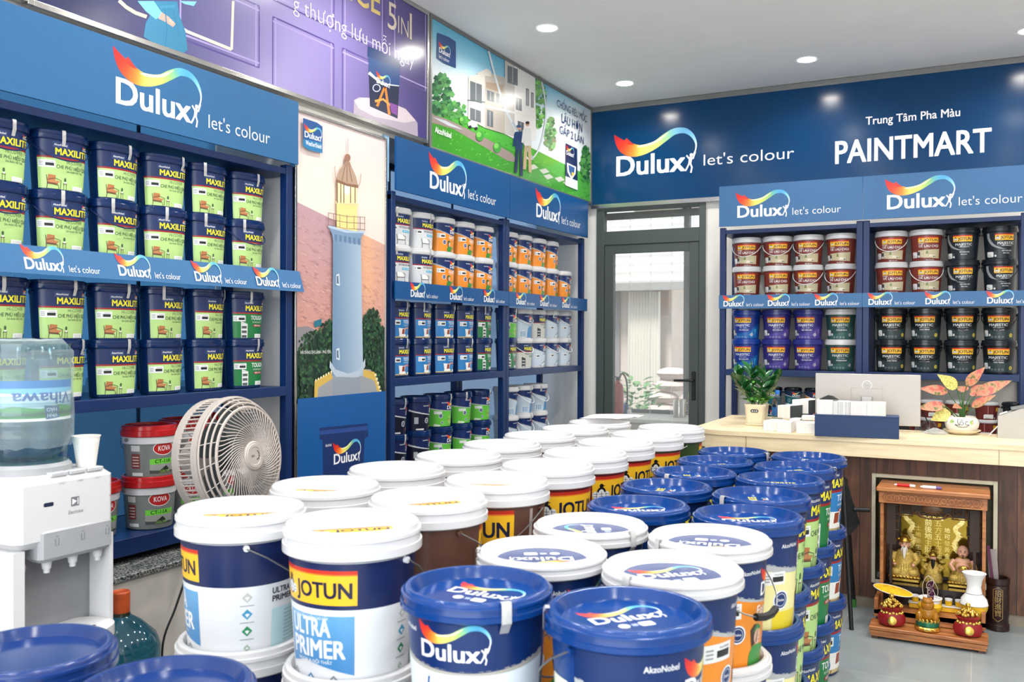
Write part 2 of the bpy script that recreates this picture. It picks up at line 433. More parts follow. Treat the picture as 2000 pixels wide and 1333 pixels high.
def film_mat(name, see, col, stripes=0, ang=35, c2=None, tint=(255, 255, 255)):
    """translucent film: part clear, part milky; optional diagonal stripes"""
    m = bpy.data.materials.new(name); m.use_nodes = True
    n, l = m.node_tree.nodes, m.node_tree.links
    t = n.new('ShaderNodeBsdfTransparent'); t.inputs[0].default_value = (*lin(tint), 1); d = n.new('ShaderNodeBsdfTranslucent'); e = n.new('ShaderNodeBsdfDiffuse')
    d.inputs[0].default_value = (*lin(col), 1); e.inputs[0].default_value = (*lin(col), 1)
    a = n.new('ShaderNodeMixShader'); a.inputs[0].default_value = .5; l.new(d.outputs[0], a.inputs[1]); l.new(e.outputs[0], a.inputs[2])
    x = n.new('ShaderNodeMixShader'); x.inputs[0].default_value = see; l.new(a.outputs[0], x.inputs[1]); l.new(t.outputs[0], x.inputs[2])
    if stripes:
        tc = n.new('ShaderNodeTexCoord'); mp = n.new('ShaderNodeMapping'); mp.inputs['Rotation'].default_value = (R(ang), 0, 0)
        w = n.new('ShaderNodeTexWave'); w.bands_direction = 'Z'; w.inputs['Scale'].default_value = stripes; w.inputs['Distortion'].default_value = .6; w.inputs['Detail'].default_value = 1
        l.new(tc.outputs['Object'], mp.inputs[0]); l.new(mp.outputs[0], w.inputs['Vector'])
        cr = n.new('ShaderNodeValToRGB'); cr.color_ramp.elements[0].position, cr.color_ramp.elements[1].position = .35, .65
        cr.color_ramp.elements[0].color = (*lin(c2 or (20, 60, 110)), 1); cr.color_ramp.elements[1].color = (*lin(col), 1)
        l.new(w.outputs['Fac'], cr.inputs[0]); l.new(cr.outputs[0], d.inputs[0]); l.new(cr.outputs[0], e.inputs[0])
    l.new(x.outputs[0], n['Material Output'].inputs[0]); return m

# ---- shell
structure(MB().box(GX-.1, RX, FY, BY+.15, -.1, 0).build('floor', tile_floor()))
structure(MB().box(GX-.1, RX+.15, FY, BY+.15, CZ, CZ+.15).build('ceiling', M_CEIL))
DX0, DX1, DZ = -2.894, -1.962, 2.568
w = MB(); w.box(GX-.1, DX0, BY, BY+.15, 0, CZ); w.box(DX1, RX+.15, BY, BY+.15, 0, CZ); w.box(DX0, DX1, BY, BY+.15, DZ, CZ)
structure(w.build('wall_back', M_WALL))
structure(MB().box(RX, RX+.15, FY, BY+.15, 0, CZ).build('wall_right', M_WALL))
w = MB(); w.box(GX-.06, LX+.13, FY, BY, 0, .588); w.box(GX-.06, LX-.03, FY, 1.55, .62, CZ)
structure(w.build('wall_left', mat('grey_white_wall', (206, 200, 192), .7, var=.04, scale=9)))
structure(MB().box(GX-.06, LX-.045, 1.55, BY, 2.62, CZ).build('bulkhead_left', M_WALL))
def granite():
    m = bpy.data.materials.new('granite'); m.use_nodes = True
    n, l = m.node_tree.nodes, m.node_tree.links; b = n['Principled BSDF']
    tc = n.new('ShaderNodeTexCoord'); v = n.new('ShaderNodeTexNoise'); v.inputs['Scale'].default_value = 140; v.inputs['Detail'].default_value = 5
    cr = n.new('ShaderNodeValToRGB'); cr.color_ramp.elements[0].position, cr.color_ramp.elements[1].position = .42, .58
    cr.color_ramp.elements[0].color = (*lin((46, 54, 58)), 1); cr.color_ramp.elements[1].color = (*lin((150, 152, 148)), 1)
    l.new(tc.outputs['Object'], v.inputs['Vector']); l.new(v.outputs['Fac'], cr.inputs[0]); l.new(cr.outputs[0], b.inputs['Base Color']); b.inputs['Roughness'].default_value = .25
    return m
structure(MB().box(GX-.06, LX+.145, FY, BY, .588, .61, ch=.003).build('trim_1', granite()))
# glazing with a perforated blue film behind the left racks
M_FILM = film_mat('perforated_blue_film', .52, (168, 206, 232), 42, 40, (84, 138, 180), (140, 184, 214))
M_FILM2 = film_mat('pale_window_film', .55, (206, 222, 240), 30, -30, (150, 186, 220), (196, 214, 232))
M_MULL = mat('dark_mullion', (30, 60, 84), .5)
for k, (y0, y1, fm, cuts) in enumerate(((1.55, 3.43, M_FILM, (2.2, 2.95)), (4.19, BY, M_FILM2, (4.95, 5.75, 6.6)))):
    r = bpy.data.objects.new('window_%d' % (k+1), None); COL.objects.link(r); structure(r)
    MB().box(GX-.006, GX, y0, y1, .61, 2.62).build('film_pane', fm, r)
    f = MB()
    for c in cuts: f.box(GX, GX+.012, c-.006, c+.006, .61, 2.62)
    f.box(GX, GX+.03, y0, y1, .61, .65); f.box(GX, GX+.03, y0, y1, 2.58, 2.62)
    f.build('window_frame', M_MULL, r)
structure(MB().box(GX-.06, LX-.03, 3.435, 4.185, .61, 2.62).build('trim_2', M_WALL))        # column behind the tall poster
structure(MB().box(LX-.04, LX-.015, 4.192, 4.232, 2.36, 2.615).build('trim_3', mat('pale_blue_board', (150, 190, 222), .5)))
# ---- big blue sign on the back wall
sg = thing('shop_sign', 'wide deep blue wall sign with white lettering under the ceiling, above the glazed door', 'sign', (0, BY, 0))
a = Art()
a.sub(-2.715, 2.83, .60, kz=.62); swoosh(a, col=(246, 246, 246)); a.end()
a.text("let's colour", -1.975, 2.86, .088, (246, 246, 246), -.004, w=.70)
a.text('Trung Tâm Pha Màu', -.765, 3.06, .058, (244, 244, 244), .014, w=.625)
a.text('PAINTMART', -.978, 2.79, .165, (250, 250, 250), .02, w=1.035)
b = MB().box(-2.938, 2.2, -.03, -.002, 2.605, 3.385)
b.art(a, lambda x, z, L: (x, -.0305-.0001*L, z), 1)
b.build('sign_panel', [M_DEEP, print_mat('sign_letters', .3)], sg)
MB().box(-2.938, 2.2, -.038, -.002, 2.572, 2.605).build('lower_trim', M_CHROME, sg)
MB().box(-2.938, 2.2, -.036, -.002, 3.385, 3.425).build('upper_trim', M_GREYTRIM, sg)
MB().box(-2.944, -2.934, -.045, -.002, 2.60, 3.39).build('corner_trim', mat('blue_corner_trim', (70, 110, 160), .25, .5), sg)
# ---- downlights
M_GLOW = mat('lamp_glow', (255, 250, 240), emit=80, var=0)
nl = 0
for i, x in enumerate((-2.43, -1.09, .26, 1.6)):
    for j, y in enumerate((6.59, 5.19, 3.8, 2.4, 1.0, -.5)):
        seen = (i, j) in ((0, 0), (0, 1), (1, 0))
        t = thing('downlight', {(0, 0): 'round recessed downlight glowing in the ceiling, above the corner beside the glazed door', (0, 1): 'round recessed downlight nearest the camera, highest in the photo', (1, 0): 'round recessed downlight in the ceiling above the blue sign, rightmost'}.get((i, j), 'round recessed ceiling downlight outside the view'), 'ceiling light', (x, y, CZ), 0, 'recessed ceiling downlights')
        MB().lathe([(.062, -.004), (.075, -.006), (.075, 0), (.06, 0)], 24, cap0=False, cap1=False).build('trim_ring', M_WHITEPL, t)
        MB().lathe([(.001, -.0035), (.0615, -.0035)], 24, cap0=False, cap1=False).build('lamp_lens', M_GLOW, t)
        l = area_light('downlight_lamp', (x, y, CZ-.012), (0, 0, 0), .11, .11, LAMP_W, (1, .97, .92), 'DISK', R(150)); l.parent = t; l.location = (0, 0, -.012)
# ---- door
M_GLASS = glass_mat('clear_glass', (250, 252, 250), .05)
d = bpy.data.objects.new('door_1', None); COL.objects.link(d); d.location = (0, BY, 0); structure(d)
f = MB()
y0, y1 = -.02, .05
for x0, x1 in ((DX0, DX0+.068), (DX1-.05, DX1)): f.box(x0, x1, y0, y1, 0, DZ)
f.box(DX0+.068, DX1-.05, y0, y1, 2.262, 2.375); f.box(DX0+.068, DX1-.05, y0, y1, 2.545, DZ)
f.build('door_frame', M_DOORMETAL, d, bevel=.002)
MB().add([(DX0+.068, .015, 2.375), (DX1-.05, .015, 2.375), (DX1-.05, .015, 2.545), (DX0+.068, .015, 2.545)], [(0, 1, 2, 3)]).build('transom_pane', M_GLASS, d)
LX0, LX1 = DX0+.072, DX1-.054
lf = MB(); lf.box(LX0, LX0+.078, -.012, .04, .02, 2.258); lf.box(LX1-.078, LX1, -.012, .04, .02, 2.258); lf.box(LX0+.078, LX1-.078, -.012, .04, 2.19, 2.258); lf.box(LX0+.078, LX1-.078, -.012, .04, .02, .22)
leaf = lf.build('door_leaf', M_DOORMETAL, d, bevel=.002)
MB().add([(LX0+.078, .015, .22), (LX1-.078, .015, .22), (LX1-.078, .015, 2.19), (LX0+.078, .015, 2.19)], [(0, 1, 2, 3)]).build('leaf_pane', M_GLASS, leaf)
h = MB(); h.box(-.016, .016, -.022, -.012, -.16, .07, ch=.003); h.cyl((0, -.022, 0), (0, -.06, 0), .011); h.tube([(0, -.055, 0), (-.02, -.06, 0), (-.15, -.058, -.004)], [.011, .011, .009]); h.cyl((0, -.022, -.09), (0, -.03, -.09), .012)
o = h.build('door_handle', M_BLACK, leaf); o.location = (LX1-.036, 0, 1.145)
# ---- low ledge outside and yard beyond the door
structure(MB().box(-9, 8, BY+.15, 22, -.12, -.02).build('yard_ground', mat('pale_concrete', (190, 186, 178), .8, scale=3)))
structure(MB().box(-14, GX-.1, -6, 22, -.12, -.02).build('side_ground', mat('grey_paving', (120, 124, 120), .8, scale=3)))
# ================================================================ display racks
H0, H1, S0, S1, ZT, ZM, ZB = 2.315, 2.615, 1.705, 1.805, 1.795, 1.253, .705   # header, price strip, shelf tops
def rack(label, loc, rz, W, heads, strips, depth=.42, tilt=0, foot=.61, hx=(0, 0), sheet=None, side=False, print_=None, ends=(0, 0)):
    """one bay: local x along the front, y into the rack"""
    t = thing('display_rack', label, 'shelf rack', loc, rz, 'blue steel display racks')
    p = .042
    for x in (0, W-p):
        for y in (0, depth-p):
            MB().box(x, x+p, y, y+p, foot, 2.31).build('post', M_STEEL, t, bevel=.003)
    for z, fr in ((ZT, .03), (ZM, .04), (ZB, .062)):
        s = MB(); s.box(p, W-p, .012, depth-.012, z-.022, z); s.box(p, W-p, -.002, .014, z-fr-.004, z+.001); s.box(p, W-p, depth-.03, depth-.012, z-fr, z)
        s.build('shelf_board', M_STEEL, t, bevel=.002)
    MB().box(.0, W, .004, depth, 2.262, 2.292).build('top_board', M_STEEL, t, bevel=.002)
    if side: MB().box(W-p+.004, W-.006, p+.004, depth-p-.004, foot+.02, 2.25).build('side_panel', M_WALL, t)
    sheet = sheet or M_SHEET
    a = Art()
    for x, z, k, tx, tw in heads:
        a.sub(x, z, k); swoosh(a); tagline(a, tx, tw); a.end()
    b = MB().box(hx[0], W+hx[1], -.024, -.012, H0, H1); b.art(a, lambda x, z, L: (x, -.0245-.0001*L, z), 1)
    b.build('header_panel', [sheet, print_ or M_PRINT], t)
    a = Art()
    for x in strips:
        a.sub(x, S0+.016, .135, kz=.155); swoosh(a); tagline(a, 1.25, .95); a.end()
    sh = tilt/(S1-S0); b = MB()
    x0, x1 = hx[0]+ends[0], W+hx[1]+ends[1]
    b.add([(x0, -.02-tilt, S0), (x1, -.02-tilt, S0), (x1, -.02, S1), (x0, -.02, S1), (x0, -.012-tilt, S0), (x1, -.012-tilt, S0), (x1, -.012, S1), (x0, -.012, S1)],
          [(0, 1, 2, 3), (5, 4, 7, 6), (4, 0, 3, 7), (1, 5, 6, 2), (3, 2, 6, 7), (4, 5, 1, 0)])
    b.art(a, lambda x, z, L: (x, -.0205-sh*(S1-z)-.0001*L, z), 1)
    o = b.build('price_strip', [sheet, print_ or M_PRINT], t)
    return t
M_SHEET2 = mat('blue_sheet_shaded', (8, 76, 134), .36, var=.03, scale=60)  # same sheet as the other headers; darker look at its angle put into colour
M_SHEET3 = mat('blue_sheet_pale', (56, 104, 152), .45, var=.03, scale=60)
Q = PI/2
def yl(u, v): return at(u, v, x=LX+.025).y
rack('long blue rack on the left holding light green armchair-label pails, beside the lighthouse poster', (LX, 1.83, 0), Q, 1.581,
     [(.54+.015, 2.375, .375, 1.24, 1.0)], [.175, .555, .93, 1.29], tilt=.03, hx=(0, .012), ends=(0, .015))
rack('middle blue rack right of the lighthouse poster, holding orange, blue and dark round pails', (LX, 4.235, 0), Q, 1.392,
     [(.36, 2.375, .38, 1.2, .98)], [.165, .60, 1.03], hx=(.012, .0), sheet=M_SHEET2)
rack('far blue rack on the left side, next to the glazed door', (LX, 5.632, 0), Q, 1.398,
     [(.42, 2.375, .38, 1.2, .98)], [.11, .50, .90], hx=(.0, .016), sheet=M_SHEET2)
RY = 6.78
rack('blue rack behind the counter beside the glazed door, with brick red white-lidded tubs on top', (-1.742, RY, 0), 0, 1.004,
     [(.135, 2.375, .33, 1.2, 1.0)], [.035, .36, .69], hx=(0, 0), sheet=M_SHEET3, foot=0)
rack('right-hand blue rack behind the counter, mostly filled with black tubs', (-.736, RY, 0), 0, 1.004,
     [(.155, 2.375, .37, 1.2, 1.0)], [.04, .40, .77], hx=(0, 0), sheet=M_SHEET3, foot=0)
# ================================================================ paint pails: label designs
NAVY, YEL = (12, 40, 90), (246, 232, 40)
def akzo(a, x, z, h=.04, box=True):
    if box: a.rect(x-.02, z-.026, x+.26, z+h+.026, (92, 116, 168)); a.rect(x-.016, z-.022, x+.256, z+h+.022, (14, 44, 98))
    return a.text('AkzoNobel', x, z, h, WHITE, .01, w=.24)
def logo(a, x, z, k, tagl=False):
    a.sub(x, z, k); swoosh(a)
    if tagl: tagline(a)
    return a.end()
def barcode(a, x, z, w=.3, h=.14):
    a.rect(x, z, x+w, z+h, (228, 230, 230)); a.rect(x+w*.42, z+h*.22, x+w*.92, z+h*.62, (30, 32, 36))
    for i in range(3): a.rect(x+w*.06, z+h*(.2+.22*i), x+w*.3, z+h*(.3+.22*i), (150, 152, 156))
    return a.text('AkzoNobel', x+w*.5, z+h*.72, h*.14, (70, 75, 90), w=w*.4)
def armchair(a, x, z, k, c=(176, 112, 66)):
    a.sub(x, z, k); d = mixc(c, (60, 30, 20), .45)
    a.poly([(.02, .45), (.55, .45), (.62, .95), (.12, 1.0)], c); a.poly([(.02, .45), (.75, .40), (.95, .55), (.30, .62)], mixc(c, (255, 220, 180), .12))
    a.poly([(.02, .32), (.72, .27), (.75, .40), (.02, .45)], d)
    for p in ([(0, .95), (.06, .35), (.0, .0)], [(.06, .35), (.80, .28), (.84, .0)], [(.55, .75), (1.0, .62), (.95, .05)], [(.1, .62), (.55, .75)]): a.stroke(p, .045, (70, 56, 46))
    a.stroke([(1.15, .42), (1.45, .42)], .05, (80, 64, 52))
    for q in (1.2, 1.4): a.stroke([(q, .42), (q, .0)], .03, (80, 64, 52))
    a.rect(1.24, .44, 1.38, .56, (236, 236, 230)); a.disc(1.3, .70, .09, (60, 92, 60), .15, 10)
    return a.end()
def specbox(a, x, z, w=.26, h=.1):
    a.rect(x, z, x+w, z+h, (232, 234, 230)); a.text('HI-7-WHITE E', x+w*.15, z+h*.45, h*.3, (160, 165, 170), w=w*.7)
    return a.rect(x+w*.15, z+h*.2, x+w*.85, z+h*.3, (170, 176, 180))
def swirl(a, x, z, k):
    for i, c in enumerate(((230, 60, 40), (245, 190, 40), (90, 170, 70), (40, 130, 200))):
        t = [R(60*i+q-20) for q in (0, 35, 70)]
        a.stroke([(x+k*math.cos(q), z+k*1.1*math.sin(q)) for q in t], k*.5, c)
    return a
def maxilite_base(a, bg):
    a.rect(-.54, .0, .56, .65, bg); a.rect(-.54, .64, .56, .675, (150, 30, 36)); a.rect(-.54, .675, .56, .985, NAVY)
    akzo(a, -.24, .885); logo(a, .34, .87, .15)
    for i in range(8): a.rect(.72, .2+.07*i, .98, .215+.07*i, (90, 120, 180))
    return a.text('MAXILITE', -.22, .715, .125, YEL, .026, w=.70)
def d_hicover(a):
    maxilite_base(a, (178, 212, 132)); g = (56, 84, 66)
    a.text('HI-COVER', .0, .565, .065, g, -.008, w=.34); a.text('CHE PHỦ HIỆU QUẢ', -.2, .455, .068, (40, 66, 52), .012, w=.70)
    a.text('Sơn Nước Nội Thất', .0, .395, .04, g, 0, w=.36)
    barcode(a, -.52, .46); armchair(a, -.38, .06, .27); specbox(a, .13, .05); swirl(a, .47, .09, .06)
def d_tough(a):
    maxilite_base(a, (22, 118, 62))
    a.text('TOUGH', -.06, .50, .10, WHITE, .018, w=.42); a.text('Sơn Nước Ngoại Thất', .0, .43, .035, WHITE, 0, w=.34)
    a.rrect(.02, .33, .34, .39, .02, (150, 36, 40)); a.text('BỀN MÀU', .06, .345, .032, WHITE, .01, w=.24)
    barcode(a, -.52, .46)
    a.poly([(-.34, .02), (-.16, .02), (-.16, .40), (-.34, .46)], (206, 208, 206))
    for i in range(3): a.rect(-.32, .07+.11*i, -.19, .13+.11*i, (70, 84, 84)); a.rect(-.335, .14+.11*i, -.165, .155+.11*i, (240, 240, 238))
    specbox(a, .08, .06); swirl(a, .47, .09, .06)
def d_total(a):
    maxilite_base(a, (40, 122, 186)); a.rect(-.54, 0, .56, .1, (206, 184, 130))
    a.text('TOTAL', -.02, .50, .10, WHITE, .014, w=.42); a.text('Sơn Nước Nội Thất', .0, .43, .035, WHITE, 0, w=.34)
    a.rrect(.04, .32, .36, .385, .02, (150, 36, 40)); a.text('BỀN MÀU', .08, .337, .034, WHITE, .01, w=.24)
    barcode(a, -.46, .46)
    a.poly([(-.20, .16), (.06, .16), (.1, .34), (-.24, .36)], (236, 234, 230)); a.poly([(-.08, .17), (.05, .18), (.07, .33), (-.06, .33)], (150, 66, 40))
    a.poly([(-.22, .1), (.14, .1), (.12, .17), (-.2, .17)], (240, 238, 232))
    for p in (-.18, .08): a.stroke([(p, .1), (p-.02, .02)], .016, (90, 66, 50))
    specbox(a, .22, .05, .22)
def d_primer(a):
    maxilite_base(a, (206, 210, 214))
    a.text('INTERIOR PRIMER', -.16, .55, .066, (50, 56, 66), .008, w=.66)
    a.rrect(-.02, .43, .50, .50, .02, (60, 170, 206)); a.text('SƠN LÓT NỘI THẤT', .02, .448, .034, WHITE, .008, w=.44)
    barcode(a, -.5, .5, .26, .12)
    a.poly([(-.2, .2), (.06, .2), (.06, .34), (-.2, .36)], (236, 236, 232))
    for p in ([(-.26, .36), (-.22, .16), (-.24, .05)], [(-.24, .2), (.12, .2), (.13, .06)], [(.02, .34), (.14, .3), (.12, .2)]): a.stroke(p, .02, (70, 58, 50))
    specbox(a, .22, .07, .22)
def dtop(a, f, bg, band=(176, 180, 182), bw=.05, x0=-.75, x1=.75, bottom=.0, top=.985, navy=(12, 42, 98)):
    """navy upper field with a curved lower edge above a coloured field"""
    n = 24; X = [x0+(x1-x0)*i/n for i in range(n+1)]
    a.rect(x0, bottom, x1, top, bg)
    L = [(x, f(x)) for x in X]
    if bw: a.poly([(x, z-bw*(.35+.65*abs(x-.1))) for x, z in L]+[(x, z+.01) for x, z in reversed(L)], band)
    return a.poly(L+[(x1, top), (x0, top)], navy)
def badge(a, x, z, r, c=(22, 46, 104)):
    a.disc(x, z, r, (226, 230, 236)); a.disc(x, z, r*.82, c); a.ring(x, z, r*.62, r*.07, (200, 210, 226))
    return a.text('Dulux', x-r*.45, z-r*.12, r*.26, WHITE, .01, w=r*.9)
def lady(a, x, z, k, top=(60, 140, 60), scarf=(50, 130, 60)):
    a.sub(x, z, k)
    a.poly([(-.30, 0), (.34, 0), (.30, .42), (.12, .55), (-.16, .54), (-.28, .36)], top)
    a.stroke([(.22, .45), (.48, .38), (.64, .62)], [.16, .12, .08], top); a.stroke([(.60, .58), (.68, .74)], .08, (214, 168, 140))
    a.poly([(-.20, .52), (-.26, .9), (-.12, 1.02), (.06, .98), (.0, .6)], (58, 40, 34))
    a.disc(.03, .72, .15, (220, 176, 150), .18, 14); a.poly([(-.18, .84), (.0, 1.02), (.18, .92), (.16, .84), (-.04, .88)], scarf)
    a.disc(.09, .73, .018, (50, 40, 38), n=6); a.stroke([(.06, .63), (.13, .64)], .02, (170, 80, 76))
    return a.end()
def d_easyclean(a):
    dtop(a, lambda x: .60+.22*max(0, .35-x)**1.6, (232, 140, 40))
    akzo(a, -.22, .88, .035, False); logo(a, .05, .665, .46)
    a.text('EasyClean', .0, .50, .085, WHITE, .014, w=.50); a.text('LAU CHÙI HIỆU QUẢ', .02, .455, .026, WHITE, w=.44)
    barcode(a, -.50, .50); badge(a, -.23, .36, .085); lady(a, .02, .02, .40)
    a.rect(.30, .05, .52, .15, (238, 238, 234)); a.rect(.33, .09, .48, .11, (150, 152, 156))
def d_inspire(a):
    dtop(a, lambda x: .65+.18*(x-.05)**2, (222, 234, 240), (170, 168, 160)); a.rrect(-1.06, .0, -.78, .74, .05, (232, 232, 210))
    akzo(a, -.56, .88, .035, False); logo(a, -.26, .725, .46)
    a.text('Inspire', -.22, .485, .11, (44, 86, 150), -.004, w=.50, shear=.18); a.disc(.42, .45, .06, (30, 120, 70)); a.text('60', .395, .435, .036, WHITE, .01)
    badge(a, -.46, .25, .09, (70, 84, 120)); a.poly([(.52, .0), (.80, .0), (.80, .42), (.62, .30)], (40, 60, 96)); a.poly([(.56, 0), (.70, 0), (.66, .22)], (206, 190, 60))
    a.text('NỘI THẤT', -.2, .13, .04, (90, 110, 150), w=.3)
def d_inspire_yellow(a):
    dtop(a, lambda x: .62+.16*max(0, .3-x)**1.5, (232, 226, 160), (172, 176, 178), .09); a.rrect(-1.06, .0, -.78, .74, .05, (232, 232, 210))
    akzo(a, -.30, .88, .04, False); logo(a, .0, .66, .50); a.text('Inspire', .0, .50, .11, (44, 86, 150), -.004, w=.46, shear=.18)
    barcode(a, -.50, .52, .26, .13); badge(a, -.28, .36, .10); a.rect(-.38, .0, -.02, .24, (226, 204, 44)); lady(a, .12, .0, .42, (226, 214, 190), (70, 110, 60))
def d_duluxgreen(a):
    dtop(a, lambda x: .62+.10*(x-.3)**2, (96, 186, 64)); akzo(a, -.24, .88, .035, False); logo(a, -.02, .66, .50)
    badge(a, -.26, .44, .08); a.disc(.18, .30, .20, (142, 206, 90), .20); a.ring(.18, .30, .17, .02, (60, 140, 50)); a.text('Better Living', .02, .30, .055, (40, 100, 50), .012, w=.34); a.text('AIR CLEAN', .06, .24, .04, (220, 90, 40), .01, w=.24)
    badge(a, -.2, .2, .05); a.poly([(-.55, .02), (-.3, .02), (-.26, .12), (-.5, .16)], (214, 230, 200)); a.rect(-.5, .5, -.22, .6, (214, 218, 216)); a.poly([(-.3, 0), (.5, 0), (.4, .06), (-.2, .08)], (40, 130, 50))
def d_fivein(a):
    dtop(a, lambda x: .56+.20*max(0, .25-x)**1.4, (16, 20, 44), (206, 208, 212), .06, navy=(18, 34, 84)); akzo(a, -.25, .86, .035, False); logo(a, .06, .655, .48)
    badge(a, -.08, .38, .09, (40, 50, 80))
    P = [(.16, .05), (.24, .42), (.28, .50), (.31, .42), (.40, .05)]
    a.stroke(P, [.07, .05, .03, .06, .07], (206, 110, 40)); a.stroke([(.10, .16), (.24, .24), (.40, .18)], [.06, .05, .03], (232, 170, 60)); a.poly([(.38, 0), (.56, 0), (.56, .2), (.46, .26)], (110, 40, 110))
    a.rect(-.5, .03, -.2, .12, (214, 214, 214)); a.rect(-.56, .28, -.42, .50, (170, 176, 182))
def d_weather(a):
    dtop(a, lambda x: .60+.24*max(0, .35-x)**1.5, (198, 212, 224)); akzo(a, -.22, .88, .035, False); logo(a, .08, .665, .46)
    a.text('WEATHERSHIELD', .04, .52, .05, (40, 70, 120), .012, w=.46); barcode(a, -.46, .42, .26, .12); a.poly([(-.2, .10), (.24, .28), (.30, .24), (-.1, .06)], (110, 122, 134)); a.poly([(-.2, .02), (.3, .16), (.3, .24), (-.2, .10)], (226, 232, 236)); a.rect(.3, .08, .5, .18, (236, 238, 240))
def d_weatherblue(a):
    dtop(a, lambda x: .60+.24*max(0, .35-x)**1.5, (192, 208, 222)); akzo(a, -.22, .88, .035, False); logo(a, .08, .665, .46)
    a.poly([(-.06, .0), (.46, .0), (.42, .42), (.30, .52), (.10, .52), (.0, .42)], (70, 140, 196)); a.rect(-.44, .08, -.18, .34, (236, 240, 242))
    for i in range(3): a.rect(-.42+.085*i, .1, -.36+.085*i, .32, (120, 160, 196))
def d_exterior(a):
    maxilite_base(a, (206, 206, 200)); a.text('EXTERIOR PRIMER', -.16, .55, .066, (50, 56, 66), .008, w=.66); a.rrect(.1, .44, .5, .51, .02, (30, 130, 80)); a.text('NGOẠI THẤT', .14, .458, .034, WHITE, .008, w=.32)
    a.poly([(-.34, .02), (-.14, .02), (-.14, .40), (-.34, .46)], (60, 68, 70))
    for i in range(3): a.rect(-.32, .07+.11*i, -.17, .11+.11*i, (200, 206, 206))
    specbox(a, .22, .07, .22)
# --- the yellow-block pails
def jt(a, t, x, z, h, w, c=WHITE, b=.012): return a.text(t, x, z, h, c, b, w=w)
def sticker(a, x, z, w=.26, h=.19):
    a.rrect(x, z, x+w, z+h, .04, (226, 228, 226)); a.rect(x+.03, z+.03, x+w*.7, z+.05, (130, 134, 138)); a.rect(x+.03, z+.08, x+w*.5, z+.1, (150, 154, 158))
    return a.rect(x+w+.02, z, x+w+.11, z+h, (60, 62, 68)).rect(x+w+.03, z+.01, x+w+.10, z+h*.4, (214, 216, 216))
def icons(a, x, z, n=4, c=(170, 180, 186), d=.12, r=.03):
    for i in range(n): a.ring(x+d*i, z, r, .008, c, 12)
    return a
def d_brick(a, w=1.2):
    a.rect(-w, 0, w, .985, (116, 46, 40)); a.poly([(-w, .20), (-.1, .50), (w, .32), (w, .985), (-w, .985)], (124, 52, 46))
    a.poly([(-.32, .17), (.50, .13), (.50, .48), (-.32, .43)], (196, 184, 150)); a.poly([(-.05, .3), (.05, .3), (.03, .42), (-.02, .42)], (120, 132, 70)); a.poly([(.05, .2), (.34, .17), (.30, .26), (.1, .28)], (222, 216, 196)); a.poly([(.22, .19), (.34, .18), (.32, .22), (.24, .23)], (50, 46, 44))
    sticker(a, -.60, .16, .24, .22)
    for i in range(2): a.disc(-.18, .25+.1*i, .03, (206, 200, 190), n=8)
    jotun(a, -.30, .72, .42, .92); jt(a, 'ESSENCE', -.30, .665, .034, .2); jt(a, 'DỄ LAU CHÙI', -.28, .545, .085, .70)
    jt(a, 'SƠN NỘI THẤT', -.04, .06, .03, .3)
def d_majswoosh(a, w=1.3):
    a.rect(-w, 0, w, .985, (24, 33, 42)); a.stroke(spline([(-.44, .96), (-.42, .75), (-.25, .52), (.02, .40), (.2, .38)], 5), [.10]*8+[.10, .09, .08, .07, .06, .05, .04, .03, .02, .014, .008, .006, .005, .004, .003], (150, 154, 158))
    jotun(a, -.20, .70, .44, .93); jt(a, 'MAJESTIC', -.12, .55, .09, .56, b=.004); jt(a, 'TRUE BEAUTY', .0, .49, .034, .36)
    jt(a, 'ĐẸP HOÀN HẢO', .02, .30, .04, .34); jt(a, 'BỀN MÀU', .06, .22, .03, .22); sticker(a, -.52, .10)
def d_majluxe(a, w=1.3):
    a.rect(-w, 0, w, .985, (20, 26, 32)); a.poly([(-.62, .02), (.66, .02), (.70, .62), (.45, .45), (.1, .37), (-.3, .44), (-.62, .62)], (44, 60, 64))
    jotun(a, -.34, .70, .38, .93); jt(a, 'MAJESTIC', -.30, .55, .09, .62, b=.004); jt(a, 'ĐẸP & CHĂM SÓC', -.16, .48, .036, .36, (180, 190, 190)); jt(a, 'SANG TRỌNG', -.14, .40, .045, .34)
    sticker(a, -.56, .18, .2, .22); icons(a, -.2, .16, 4); a.disc(.46, .22, .075, (176, 160, 50)); a.ring(.46, .22, .05, .01, (236, 220, 120))
def majcolour(c0, c1, c2, sub):
    def d(a, w=1.3):
        a.rect(-w, 0, w, .985, c0); a.poly([(-.7, .0), (.8, .0), (.8, .66), (.5, .52), (.3, .34), (-.1, .26), (-.7, .26)], c1)
        a.poly([(.1, .0), (.5, .0), (.62, .44), (.5, .42), (.3, .22)], c2)
        jotun(a, -.34, .70, .36, .91); jt(a, 'MAJESTIC', -.28, .55, .09, .60, b=.004); jt(a, sub, -.12, .38, .045, .4); jt(a, 'NỘI THẤT', -.1, .47, .034, .3, (190, 200, 220))
        sticker(a, -.58, .18, .2, .22); icons(a, -.22, .12, 4, (200, 210, 225)); a.disc(.40, .22, .065, (150, 150, 170)); a.ring(.40, .22, .04, .01, (226, 226, 236))
    return d
d_majblue = majcolour((22, 54, 140), (20, 96, 170), (60, 160, 200), 'ĐẸP HOÀN HẢO')
d_majpurple = majcolour((50, 44, 120), (74, 62, 146), (140, 110, 170), 'ĐẸP HOÀN HẢO')
d_majprimer = majcolour((40, 76, 74), (54, 94, 90), (60, 102, 98), 'PRIMER')
